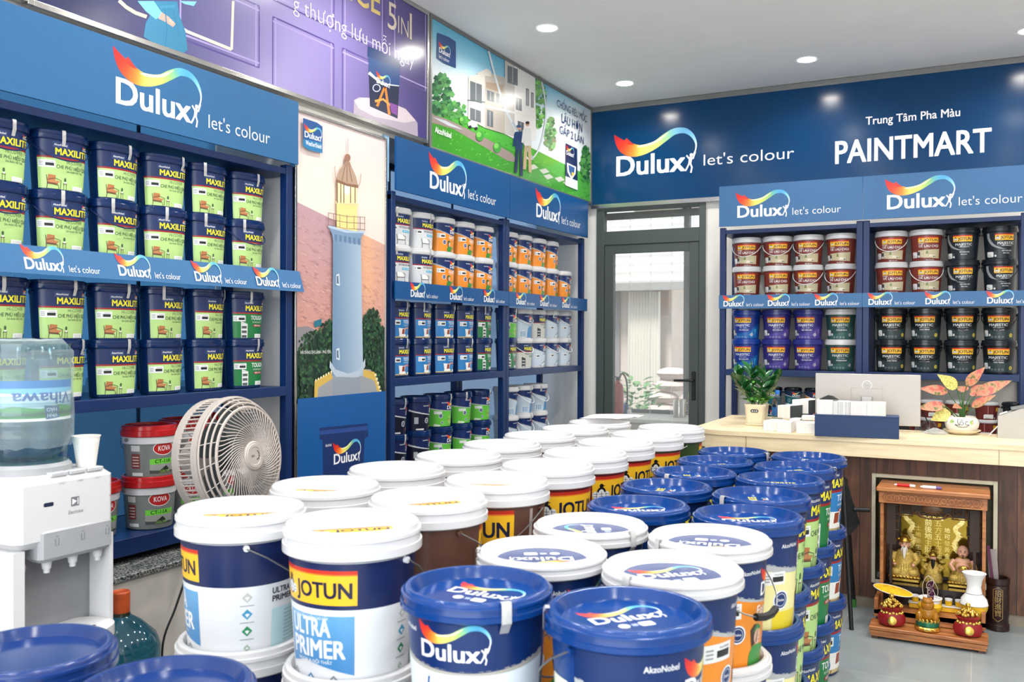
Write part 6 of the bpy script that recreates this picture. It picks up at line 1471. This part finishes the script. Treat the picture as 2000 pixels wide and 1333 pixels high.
# statues
def statue(name, label, x, y, z, h, bald):
    t = thing(name, label, 'statue', (x, y, z), 0, 'golden altar statues'); k = h
    m = MB(); m.box(-.33*k, .33*k, -.2*k, .2*k, 0, .09*k, ch=.02*k)
    for i in range(9): m.ball((-.3*k+.075*k*i, -.2*k, .12*k), .05*k, .05*k, .04*k, 8, 6)
    m.build('base', M_GOLD2, t)
    m = MB(); m.lathe([(.31*k, .09*k), (.33*k, .16*k), (.29*k, .30*k), (.22*k, .42*k), (.20*k, .55*k), (.21*k, .64*k), (.14*k, .72*k), (.06*k, .75*k)], 28, 0, 1, .72)
    for q in (-1, 1):
        m.ball((q*.18*k, -.14*k, .22*k), .13*k, .12*k, .11*k, 12, 8)
        m.tube([(q*.2*k, 0, .64*k), (q*.27*k, -.06*k, .48*k), (q*.2*k, -.2*k, .42*k)], [.08*k, .075*k, .055*k], 10)
    for i in range(5): m.tube([(-.1*k+.05*k*i, -.17*k, .42*k), (-.12*k+.06*k*i, -.22*k, .18*k)], .016*k, 6)
    m.build('robe', M_ROBE, t)
    if bald:
        m = MB(); m.ball((0, -.09*k, .50*k), .17*k, .14*k, .16*k); m.ball((0, -.03*k, .64*k), .2*k, .12*k, .1*k)
        for q in (-1, 1): m.tube([(q*.19*k, -.02*k, .66*k), (q*.27*k, -.08*k, .54*k), (q*.2*k, -.2*k, .46*k)], [.06*k, .055*k, .04*k], 10); m.ball((q*.2*k, -.215*k, .455*k), .04*k)
        m.build('body', M_SKIN, t)
        m = MB(); m.lathe([(.001, 0), (.1*k, .01*k), (.13*k, .05*k), (.09*k, .1*k), (.001, .12*k)], 14, 0, 1, .3, 2, (.02*k, -.26*k, .47*k)); m.build('fan', M_GOLD2, t)
    else:
        m = MB()
        for q in (-1, 1): m.ball((q*.2*k, -.225*k, .42*k), .04*k)
        m.build('hands', M_SKIN, t)
    m = MB(); hz_ = .86*k; m.ball((0, -.03*k, hz_+(.03*k if bald else 0)), (.135 if bald else .105)*k, .105*k, (.155 if bald else .12)*k, 18, 14); m.cyl((0, 0, .72*k), (0, -.01*k, .8*k), .05*k); m.ball((0, -.135*k, hz_-.01*k), .022*k, .025*k, .022*k, 8, 6)
    for q in (-1, 1): m.ball((q*.107*k, -.02*k, hz_-.01*k), .02*k, .02*k, .045*k, 8, 6); m.ball((q*.05*k, -.11*k, hz_-.035*k), .032*k, .025*k, .028*k, 8, 6)
    m.build('head', M_SKIN, t)
    m = MB()
    for q in (-1, 1): m.tube([(q*.06*k, -.125*k, hz_+.025*k), (q*.04*k, -.133*k, hz_+.032*k), (q*.02*k, -.131*k, hz_+.022*k)], .006*k, 4); m.tube([(q*.07*k, -.12*k, hz_+.055*k), (q*.03*k, -.13*k, hz_+.062*k)], .008*k, 4)
    m.tube([(-.035*k, -.132*k, hz_-.05*k), (0, -.14*k, hz_-.058*k), (.035*k, -.132*k, hz_-.05*k)], .008*k, 5)
    if bald: m.tube([(0, -.135*k, hz_-.085*k), (0, -.13*k, hz_-.125*k)], [.02*k, .006*k], 6)
    m.build('face_features', mat('dark_paint', (50, 30, 26), .5), t)
    if not bald:
        m = MB(); m.tube([(0, -.12*k, hz_-.07*k), (0, -.16*k, hz_-.2*k), (0, -.17*k, hz_-.32*k)], [.05*k, .04*k, .008*k], 8)
        for q in (-1, 1): m.tube([(q*.02*k, -.14*k, hz_-.03*k), (q*.06*k, -.14*k, hz_-.09*k), (q*.065*k, -.15*k, hz_-.18*k)], [.012*k, .012*k, .003*k], 6)
        m.build('beard', mat('white_beard', (228, 222, 214), .6), t)
        m = MB(); m.lathe([(.118*k, .07*k), (.125*k, .1*k), (.1*k, .16*k), (.07*k, .2*k), (.02*k, .23*k)], 18, 0, 1, 1, 2, (0, -.02*k, hz_-.02*k))
        for q in (-1, 1): m.ball((q*.13*k, -.02*k, hz_+.11*k), .04*k, .02*k, .03*k, 8, 6)
        m.build('hat', M_GOLD, t)
    m = MB(); m.lathe([(.001, 0), (.05*k, .01*k), (.055*k, .03*k), (.045*k, .05*k), (.02*k, .07*k), (.001, .09*k)], 12, 0, 1, .8, 2, ((-.22 if not bald else .24)*k, -.24*k, .45*k)); m.build('ingot', M_GOLD2, t)
    return t
ps = at(1766, 1138, y=yc+.10); statue('altar_statue', 'golden seated statue with white beard and hat, at the left inside the altar', ps.x, yc+.125, z3+.001, .225, False)
ps = at(1880, 1152, y=yc+.10); statue('altar_statue', 'golden seated statue of a laughing bald man with bare belly, right inside altar', ps.x, yc+.125, z3+.001, .205, True)
ps = at(1822, 1150, y=yc+.15)
t = thing('altar_statue', 'small golden statue with black beard at the centre back of the altar', 'statue', (ps.x, yc+.16, z3+.001), 0, 'golden altar statues'); k = .15
m = MB(); m.lathe([(.3*k, 0), (.32*k, .1*k), (.26*k, .35*k), (.2*k, .6*k), (.1*k, .72*k)], 22, 0, 1, .7)
for q in (-1, 1): m.tube([(q*.18*k, 0, .6*k), (q*.3*k, -.05*k, .5*k), (q*.2*k, -.18*k, .42*k)], [.07*k, .07*k, .05*k], 8); m.ball((q*.3*k, 0, .72*k), .1*k, .04*k, .06*k, 10, 6)
m.build('robe', M_ROBE, t)
m = MB(); m.ball((0, -.02*k, .84*k), .11*k, .11*k, .12*k); m.build('head', M_SKIN, t)
m = MB(); m.tube([(0, -.11*k, .8*k), (0, -.17*k, .62*k), (0, -.18*k, .48*k)], [.07*k, .06*k, .01*k], 8); m.build('beard', M_BLACK, t)
m = MB(); m.lathe([(.12*k, 0), (.16*k, .05*k), (.12*k, .12*k), (.04*k, .2*k)], 16, 0, 1, 1, 2, (0, -.01*k, .9*k)); m.build('hat', M_GOLD2, t)
# pens on the canopy
for nm, u, v, c0, c1, lb in (('marker_pen', 1769, 949, (190, 30, 30), (226, 220, 210), 'red marker pen lying on the altar canopy'), ('marker_pen', 1820, 953, (232, 232, 236), (110, 90, 150), 'white marker pen with violet cap lying on the altar canopy')):
    p = at(u, v, z=zc1+.008); t = thing(nm, lb, 'pen', (p.x, p.y, zc1+.0085), R(-4))
    MB().cyl((-.042, 0, 0), (.02, 0, 0), .0082, n=14).build('barrel', mat('pen_%d' % c0[1], c0, .35), t); MB().cyl((.02, 0, 0), (.046, 0, 0), .0082, .007, n=14).build('cap', mat('pencap_%d' % c1[1], c1, .35), t); MB().cyl((-.055, 0, 0), (-.042, 0, 0), .003, .006, n=10).build('tip', M_WHITEPL, t)
# offerings on the upper step
zo = z2-.055+.0005
p = at(1741, 1175, y=y2+.055); t = thing('offering_plate', 'oval yellow plate on a clear glass stand at the left of the altar step', 'plate', (p.x+.005, y2+.068, zo))
hp_ = at(1742, 1160, y=y2+.05).z-zo
m = MB(); m.M = Matrix.Translation((0, 0, hp_)) @ Matrix.Rotation(R(9), 4, 'Y') @ Matrix.Rotation(R(7), 4, 'X'); m.lathe([(.001, 0), (.06, .002), (.092, .012), (.094, .014)], 40, 0, 1, .62, cap0=False); m.build('plate', M_YELCER, t)
m = MB(); m.M = Matrix.Translation((0, 0, hp_)) @ Matrix.Rotation(R(9), 4, 'Y') @ Matrix.Rotation(R(7), 4, 'X'); m.tube([(.095*math.cos(2*PI*i/40), .059*math.sin(2*PI*i/40), .014) for i in range(40)], .0018, 5, closed=True); m.build('rim', M_WHITECER, t)
MB().lathe([(.035, 0), (.036, .004), (.012, .012), (.01, hp_*.6), (.03, hp_-.004)], 20, 0).build('glass_stand', M_PET, t)
M_DKROSE = mat('dark_red_pouch', (140, 22, 30), .4, var=.12, bump=.2)
for u, v, lb in ((1742, 1218, 'dark red pouch heaped with gold beads, left on the altar step'), (1890, 1245, 'dark red pouch heaped with gold beads, right on the altar step')):
    p = at(u, v, z=z1+.001); p.y = yf+.066
    t = thing('money_pouch', lb, 'ornament', (p.x, p.y, z1+.0005), R(8), 'red money pouches')
    MB().lathe([(.04, 0), (.058, .006), (.066, .03), (.06, .055), (.044, .072), (.046, .08), (.056, .09), (.05, .092), (.001, .09)], 30, 0, 1, .72).build('pouch', M_DKROSE, t)
    m = MB(); g = random.Random(int(u))
    for k in range(46): r_ = .05*math.sqrt(g.random()); aa = g.uniform(0, 6.28); m.ball((r_*math.cos(aa), .72*r_*math.sin(aa), .095+.035*(1-(r_/.05)**1.5)), .0085, n=8, m=6)
    m.ball((0, 0, .145), .012, n=10, m=8); m.build('gold_beads', M_GOLD2, t)
    m = MB()
    for k in range(9):
        aa = R(-165+18*k+10); m.ball((.05*math.cos(aa), .72*.05*math.sin(aa), .068-.004*(k % 2)), .0075, .005, .0075, 8, 6)
    m.M = Matrix.Translation((0, -.0475, .034)) @ Matrix.Rotation(R(80), 4, 'X'); m.lathe([(.001, .004), (.017, .003), (.021, .001), (.022, -.003), (.001, -.004)], 22); m.M = Matrix()
    m.build('gold_medallion', M_GOLD2, t)
M_AMBER = mat('amber_resin', (206, 138, 30), .15, trans=.45, var=.1)
p = at(1812, 1228, z=z1+.001); t = thing('toad_ornament', 'amber toad figure on a green and gold round base, middle of the altar step', 'ornament', (p.x, yf+.068, z1+.0005))
m = MB(); m.lathe([(.045, 0), (.056, .004), (.058, .016), (.052, .022), (.001, .022)], 30)
for k in range(14): m.ball((.052*math.cos(k*.4488), .052*math.sin(k*.4488), .01), .008, n=8, m=6)
m.build('gold_foot', M_GOLD2, t)
MB().lathe([(.05, .022), (.054, .028), (.053, .046), (.048, .05), (.001, .05)], 30).build('green_band', mat('green_enamel', (40, 110, 80), .2, .3, var=.25), t)
m = MB()
for k in range(16): m.ball((.048*math.cos(k*.3927), .048*math.sin(k*.3927), .052), .008, .008, .012, 8, 6)
m.build('gold_petals', M_GOLD2, t)
m = MB(); m.ball((0, 0, .08), .045, .042, .04); m.ball((0, -.01, .125), .03, .03, .034); m.ball((0, -.02, .145), .024, .02, .016)
for q in (-1, 1): m.ball((q*.035, -.02, .07), .018, .022, .025); m.ball((q*.014, -.022, .158), .008)
m.build('toad', M_AMBER, t)
p = at(1817, 1192, y=y2+.07); t = thing('incense_bowl', 'white and yellow ceramic incense bowl with purple sticks, centre of the altar step', 'bowl', (p.x, y2+.045, zo))
MB().lathe([(.03, 0), (.034, .006), (.054, .03), (.056, .045), (.046, .062)], 32, cap1=False).build('lower_bowl', M_YELCER, t)
MB().lathe([(.0465, .061), (.044, .068), (.054, .078), (.056, .082), (.05, .083), (.045, .072), (.001, .07)], 32, cap0=False).build('upper_bowl', M_WHITECER, t)
m = MB(); g = random.Random(6)
for k in range(26): r_ = .016*math.sqrt(g.random()); aa = g.uniform(0, 6.28); q_ = (r_*math.cos(aa), r_*math.sin(aa)); m.tube([(q_[0], q_[1], .07), (q_[0]*1.2, q_[1]*1.2, g.uniform(.14, .17))], .0016, 4)
m.build('incense_sticks', mat('purple_incense', (84, 28, 70), .6, var=.2), t)
m = MB()
for x0_, s_, h_ in ((-.03, -1, .19), (.03, 1, .17), (-.01, -1, .15), (.02, 1, .13)):
    m.tube(spline([(x0_, 0, .08), (x0_*1.15, -.006, h_*.75), (x0_*.4, -.01, h_), (x0_*-.5, -.01, h_*.9), (x0_*-.3, -.01, h_*.72), (x0_*.6, -.012, h_*.7)], 6), .0016, 5)
m.build('ash_curls', mat('pale_ash', (196, 186, 170), .8), t)
p = at(1905, 1195, y=y2+.07); t = thing('vase', 'white and yellow ceramic flower vase at the right of the altar step', 'vase', (p.x-.006, y2+.052, zo))
hv = at(1903, 1118, y=y2+.07).z-zo; kv = hv/.2
VR = .9
MB().lathe([(.03*kv, 0), (.034*kv, .004*kv), (.058*kv, .045*kv), (.062*kv, .065*kv)], 36, 0, VR, VR, cap1=False).build('lower_body', M_YELCER, t)
MB().lathe([(.0622*kv, .065*kv), (.056*kv, .09*kv), (.036*kv, .112*kv), (.031*kv, .14*kv), (.036*kv, .17*kv), (.05*kv, .195*kv), (.053*kv, .2*kv), (.048*kv, .199*kv), (.03*kv, .165*kv), (.026*kv, .14*kv)], 36, 0, VR, VR, cap0=False, cap1=False).build('upper_body', M_WHITECER, t)
m = MB()
for r_, z_ in ((.0628, .066), (.0368, .113)): m.tube([(VR*r_*kv*math.cos(2*PI*i/36), VR*r_*kv*math.sin(2*PI*i/36), z_*kv) for i in range(36)], .0011, 5, closed=True)
m.build('gold_line', mat('dark_line', (90, 70, 30), .4), t)
p0, p1 = at(1845, 1190, y=y2+.045), at(1895, 1196, y=y2+.045)
t = thing('cup_tray', 'long white and yellow ceramic stand carrying the small offering cups', 'tray', ((p0.x+p1.x)/2-.07, yc-.014, zo))
m = MB(); m.box(-.155, .155, -.02, .02, 0, .026, ch=.004); m.build('tray_body', M_YELCER, t); m = MB(); m.box(-.158, .158, -.022, .022, .026, .032, ch=.002); m.build('tray_top', M_WHITECER, t)
tz = zo+.0325
for i, (u, lb) in enumerate(((1788, 'small yellow and white offering cup left of the incense bowl'), (1833, 'small yellow and white offering cup just behind the incense sticks'), (1853, 'small yellow and white offering cup right of the incense bowl'), (1873, 'small yellow and white offering cup nearest the vase'))):
    q = at(u, 1165, y=yc); t = thing('offering_cup', lb, 'cup', (q.x, yc-.014, tz), 0, 'offering cups')
    MB().lathe([(.014, 0), (.016, .002), (.0175, .026)], 22, cap1=False).build('cup_body', M_YELCER, t); MB().lathe([(.0176, .026), (.018, .034), (.0165, .034), (.015, .005), (.001, .004)], 22, cap0=False).build('cup_rim', M_WHITECER, t)
# dark cylinder with incense packets on the floor
p = at(1950, 1229, z=0); p.y = min(p.y, 5.24); t = thing('incense_holder', 'dark carved cylinder with gold characters on the floor right of the altar', 'holder', (p.x-.004, p.y+.06, 0))
hh = at(1950, 1128, y=p.y+.06).z
MB().lathe([(.052, 0), (.055, .004), (.055, .03), (.05, .034), (.05, .07), (.052, .074), (.052, hh-.04), (.05, hh-.036), (.055, hh-.03), (.055, hh), (.046, hh), (.046, hh-.1), (.001, hh-.1)], 32).build('cylinder', mat('dark_lacquer_wood', (44, 24, 22), .35, var=.2), t)
a = Art(); gd = (170, 140, 84)
for i, ch in enumerate('招財進寶'): a.text(ch, 0, hh-.085-.034*i, .024, gd, .008, al='c')
a.stroke([(-.022, hh-.055), (-.022, hh-.2), (0, hh-.215), (.022, hh-.2), (.022, hh-.055), (0, hh-.042), (-.022, hh-.055)], .0025, gd)
m = MB(); m.art(a, lambda x, z, L: (.0526*math.sin(x/.0525), -.0526*math.cos(x/.0525), z), 0, .008); m.build('gold_characters', print_mat('gold_print', .4), t)
m = MB(); m.M = Matrix.Translation((-.012, .005, hh-.1)) @ Matrix.Rotation(R(-4), 4, 'Y'); m.box(-.022, .022, -.003, .003, 0, .24); o = m.build('incense_packet', film_mat('clear_sleeve', .35, (214, 206, 208))); 
o.parent = t
m = MB(); m.M = Matrix.Translation((-.014, 0, hh-.1)) @ Matrix.Rotation(R(-7), 4, 'Y'); m.box(-.007, .007, -.007, -.004, 0, .26); o = m.build('purple_stick', mat('purple_paper', (96, 40, 74), .5)); o.parent = t
# folded black stand by the last blue stack
p0, p1 = at(1663, 1231, z=0), at(1671, 1178, z=0); p1.y = min(p1.y, 5.36)
tp = at(1646, 935, y=5.08)
t = thing('folding_stand', 'black folding stand with dark panel between the blue buckets and the counter', 'stand', (p0.x, p0.y, 0))
def rel(v): return (v[0]-p0.x, v[1]-p0.y, v[2])
MB().tube([(0, 0, 0), rel(tp)], .011, 8).build('leg', M_BLACK, t)
MB().tube([rel((p1.x, p1.y, .04)), rel((tp.x+.01, tp.y+.02, tp.z))], .011, 8).build('leg', M_BLACK, t)
MB().tube([rel((p1.x, p1.y, 0)), rel((p1.x, p1.y, .045))], .015, 8).build('foot_cap', mat('green_foot', (60, 120, 50), .5), t)
m = MB(); P = [(tp.x-.05, tp.y-.005, tp.z+.0), (tp.x+.01, tp.y, tp.z+.01), (tp.x+.075, tp.y+.10, .50), (tp.x+.03, tp.y+.07, .44), (tp.x-.10, tp.y-.02, .44)]
P = [rel(q) for q in P]; m.add(P+[(q[0], q[1]+.012, q[2]) for q in P], [(0, 1, 2, 3, 4), (9, 8, 7, 6, 5)]+[(i, (i+1) % 5, 5+(i+1) % 5, 5+i) for i in range(5)]); fixnormals(m.build('panel', mat('black_canvas', (20, 24, 26), .7), t))
m = MB(); m.cyl(rel((tp.x+.05, tp.y+.06, .58)), rel((tp.x+.13, tp.y+.06, .585)), .012); m.build('clamp_knob', M_BLACK, t)
# ================================================================ seen through the glazed door
def qx(u, v, y): return at(u, v, y=y)
# clear strip curtain behind the door glass
M_STRIP = film_mat('clear_pvc', .74, (232, 232, 232))
cu = thing('strip_curtain', 'clear plastic strip curtain hanging outside behind the door glass', 'curtain', (0, BY+.22, 0))
for i in range(5):
    x0 = DX0+.02+i*.185
    m = MB(); V = []
    for k in range(5): xx = x0+.2*k/4; V += [(xx, .004*math.sin(PI*k/4)+.006*(i % 2), .002), (xx, .004*math.sin(PI*k/4)+.006*(i % 2), 2.55)]
    m.add(V, [(2*k, 2*k+2, 2*k+3, 2*k+1) for k in range(4)]); m.build('strip', M_STRIP, cu)
MB().box(DX0, DX1, -.012, .0, 2.5, 2.56).build('rail', M_GREYTRIM, cu)
# low wall with a stone top just outside
M_SILL = mat('pale_sill', (206, 204, 200), .4, var=.06)
zs_ = qx(1300, 812, 8.1).z
l0, l1 = qx(1190, 830, 7.75), qx(1362, 800, 8.3)
b = thing('low_wall', 'low pale wall with dark metal edge outside the glazed door', 'wall', (0, 0, 0))
MB().box(-4.2, -1.6, 7.62, 8.28, -.02, zs_-.03).build('wall_body', mat('outer_render', (190, 186, 180), .8), b); MB().box(-4.2, -1.6, 7.6, 8.3, zs_-.03, zs_).build('wall_top', M_SILL, b)
m = MB(); e0, e1 = qx(1250, 818, 7.9), qx(1325, 798, 8.25); m.box(-3.0, -1.7, 8.24, 8.30, zs_, zs_+.035); m.build('metal_edge', M_DOORMETAL, b)
p = qx(1206, 815, 7.8); t = thing('fire_extinguisher', 'red fire extinguisher with black hose outside at the left of the door', 'fire extinguisher', (p.x, 7.8, zs_))
M_RED = mat('extinguisher_red', (150, 30, 30), .35, var=.08)
MB().lathe([(.05, 0), (.056, .006), (.056, .25), (.045, .29), (.02, .31), (.018, .33)], 24).build('cylinder', M_RED, t)
MB().tube(spline([(.01, 0, .33), (.05, -.02, .39), (.095, -.03, .33), (.105, -.03, .18), (.09, -.03, .06), (.07, -.04, .02)], 6), .0085, 8).build('hose', M_BLACK, t)
m = MB(); m.box(-.012, .012, -.012, .012, .32, .36); m.tube([(0, 0, .35), (-.03, -.03, .37), (-.06, -.06, .365)], .006); m.build('valve', M_BLACK, t)
p = qx(1327, 808, 8.0); t = thing('steel_mug', 'tall steel mug on the low wall outside, behind the door handle', 'mug', (p.x, 8.0, zs_))
MB().lathe([(.055, 0), (.058, .004), (.058, .155), (.055, .16), (.053, .15), (.05, .01), (.001, .008)], 24).build('mug_body', mat('brushed_steel', (190, 186, 178), .25, .9), t); MB().tube(spline([(.058, 0, .13), (.095, 0, .12), (.095, 0, .05), (.058, 0, .03)], 5), .006).build('mug_handle', mat('brushed_steel', (190, 186, 178), .25, .9), t)
for u, c, c2, h, r_, lb in ((1352, (220, 190, 50), (200, 60, 40), .34, .035, 'yellow bottle with red cap on the low wall outside, right of the steel mug'), (1222, (46, 96, 170), (230, 232, 236), .13, .026, 'small blue bottle on the low wall outside, beside the fire extinguisher'), (1229, (226, 226, 224), (190, 60, 50), .06, .022, 'tiny white pot on the low wall outside, near the blue bottle')):
    p = qx(u, 808, 8.05); t = thing('bottle', lb, 'bottle', (p.x, 8.05, zs_), 0, 'bottles on the low wall outside')
    MB().lathe([(r_*.9, 0), (r_, .004), (r_, h*.65), (r_*.45, h*.8), (r_*.4, h*.85)], 18).build('bottle_body', mat('bottle_%d' % c[0], c, .35), t); MB().lathe([(r_*.5, h*.84), (r_*.5, h), (.001, h)], 14).build('cap', mat('cap_%d' % c2[0], c2, .4), t)
# partition frame and soffit in the porch
o = structure(MB().box(-3.6, -.6, 7.36, 10.2, 2.95, 3.05).build('porch_soffit', mat('soffit_white', (226, 222, 216), .8)))
t = thing('porch_frame', 'dark metal porch frame running outwards beyond the door', 'frame', (0, 0, 0))
xq = qx(1343, 600, 9.6).x
m = MB(); m.box(xq-.03, xq+.03, 9.55, 9.62, -.02, 2.95); m.box(xq-.03, xq+.03, 7.5, 9.62, 2.86, 2.94); m.box(xq-.03, xq+.03, 8.32, 9.62, -.02, .05); m.build('frame_bars', M_DOORMETAL, t)
# house across the yard
HY = 14.0; h0, h1 = qx(1150, 800, HY), qx(1345, 560, HY)
t = thing('house', 'pale house with tiled roof across the yard, seen through the door', 'house', (0, HY, 0))
hx0, hx1 = qx(1140, 700, HY).x, qx(1312, 600, HY).x; zw = qx(1260, 556, HY).z
MB().box(hx0-4, hx1, 0, 4, -.02, zw).build('house_wall', mat('pinkish_render', (222, 206, 196), .85, var=.06, scale=3), t)
m = MB(); r0 = zw-.02
for i in range(9):
    za, zb = r0+.16*i, r0+.16*(i+1); ya_, yb_ = -.5+.28*i, -.5+.28*(i+1); m.add([(hx0-4, ya_, za+.05), (hx1+.7-.12*i, ya_, za+.05), (hx1+.7-.12*i, yb_, zb), (hx0-4, yb_, zb), (hx0-4, ya_, za), (hx1+.7-.12*i, ya_, za)], [(0, 1, 2, 3), (4, 5, 1, 0)])
m.build('tiled_roof', mat('pale_roof_tile', (198, 196, 194), .7, var=.08, scale=9), t)
m = MB(); m.box(hx0-4, hx1+.66, -.52, -.46, r0-.1, r0+.02); m.build('gutter', mat('grey_gutter', (160, 158, 156), .6), t)
c0, c1 = qx(1226, 720, HY-.2), qx(1290, 570, HY-.2); m = MB(); n = 22; V = []
for i in range(n+1): x = c0.x+(c1.x-c0.x)*i/n; d = -.2-.03*(i % 2); V += [(x, d, 0), (x, d, c1.z)]
m.add(V, [(2*i, 2*i+2, 2*i+3, 2*i+1) for i in range(n)]); m.build('corrugated_door', mat('pale_corrugated', (232, 226, 216), .5, var=.03), t, smooth=0)
d0, d1 = qx(1199, 720, HY), qx(1212, 565, HY); MB().box(d0.x-.5, d1.x, -.03, 0, 0, d1.z).build('house_door', mat('grey_door', (150, 146, 146), .6), t)
w0, w1 = qx(1274, 572, HY), qx(1308, 548, HY); MB().box(w0.x, w1.x, -.04, 0, w0.z-.35, w1.z).build('wall_panel', mat('brown_panel', (186, 160, 146), .7), t)
# sacks and shrub
SY = 11.6; g = random.Random(12); s0, s1 = qx(1266, 800, SY), qx(1306, 715, SY); nrow = 7; hs = s1.z/nrow
M_SACK = mat('woven_sack', (216, 200, 194), .8, var=.1, scale=18, bump=.4)
for r_ in range(nrow):
    for c in range(2 if r_ < 5 else 1):
        x = s0.x+.22+c*.44+g.uniform(-.02, .02)+(.1 if r_ >= 5 else 0)
        m = MB(); V = []
        for i in range(9):
            t_ = -1+2*i/8; k = (1-abs(t_)**3)*.5+.5*(1-abs(t_)**8); ry = .17*max(.35, k); rz_ = hs*.49*max(.2, k)
            V.append([(t_*.212, ry*math.cos(2*PI*j/12), rz_*math.sin(2*PI*j/12)) for j in range(12)])
        m.loft(V); o = m.build('sack', M_SACK); o.location = (x, SY, -.02+hs*(r_+.5)); o.rotation_euler = (0, 0, R(g.uniform(-6, 6)))
        tag(o, 'pale woven sack in the pile outside, %s layer from the ground%s' % (ORD[r_], '' if r_ >= 5 else (', left' if c == 0 else ', right')), 'sack', 'sacks piled in the yard')
p = qx(1238, 780, 10.7); t = thing('shrub', 'leafy shrub in a brown planter left of the sack pile outside', 'shrub', (p.x, 10.7, -.02))
MB().lathe([(.26, 0), (.32, .3), (.34, .32), (.30, .32)], 24).build('planter', mat('brown_planter', (150, 120, 106), .7), t)
m = MB(); hb_ = qx(1240, 716, 10.7).z
for k in range(170):
    az = g.uniform(0, 6.28); el = g.uniform(0, 1); rr = .34*math.sqrt(g.random()); leaf_mesh(m, Vector((rr*math.cos(az), rr*math.sin(az), .35+(hb_-.4)*el*(1-.3*rr/.34))), Vector((math.cos(az), math.sin(az), g.uniform(.1, 1))), Vector((0, 0, 1)), g.uniform(.1, .18), .08, 0, .3, 3)
m.build('foliage', mat('pale_green_leaf', (110, 150, 100), .6, var=.3), t)
t = thing('tree', 'tall soft green tree beyond the pale house', 'tree', (hx1+1.6, HY+3, -.02)); MB().tube([(0, 0, 0), (.1, 0, 2.5), (0, .1, 4.5)], [.18, .14, .08], 10).build('trunk', mat('grey_bark', (130, 120, 110), .9), t)
m = MB()
for k in range(420):
    az = g.uniform(0, 6.28); el = g.uniform(-1, 1); rr = 2.0*g.random()**.4*math.sqrt(max(.05, 1-el*el)); leaf_mesh(m, Vector((rr*math.cos(az), rr*math.sin(az), 4.6+1.9*el)), Vector((math.cos(az), math.sin(az), g.uniform(-.6, .8))), Vector((0, 0, 1)), g.uniform(.3, .5), .22, 0, .3, 3)
m.build('foliage', mat('tree_leaf', (150, 172, 146), .7, var=.25), t)
# dark hedge outside the left glazing
t = thing('hedge', 'dark hedge outside the filmed window behind the left racks', 'hedge', (-6.2, 4.2, -.02)); m = MB()
for k in range(700):
    leaf_mesh(m, Vector((g.uniform(-.4, .4), g.uniform(-3.4, 3.4), g.uniform(0, 1.25))), Vector((g.uniform(.2, 1), g.uniform(-1, 1), g.uniform(0, 1))), Vector((0, 0, 1)), g.uniform(.16, .3), .13, 0, .3, 3)
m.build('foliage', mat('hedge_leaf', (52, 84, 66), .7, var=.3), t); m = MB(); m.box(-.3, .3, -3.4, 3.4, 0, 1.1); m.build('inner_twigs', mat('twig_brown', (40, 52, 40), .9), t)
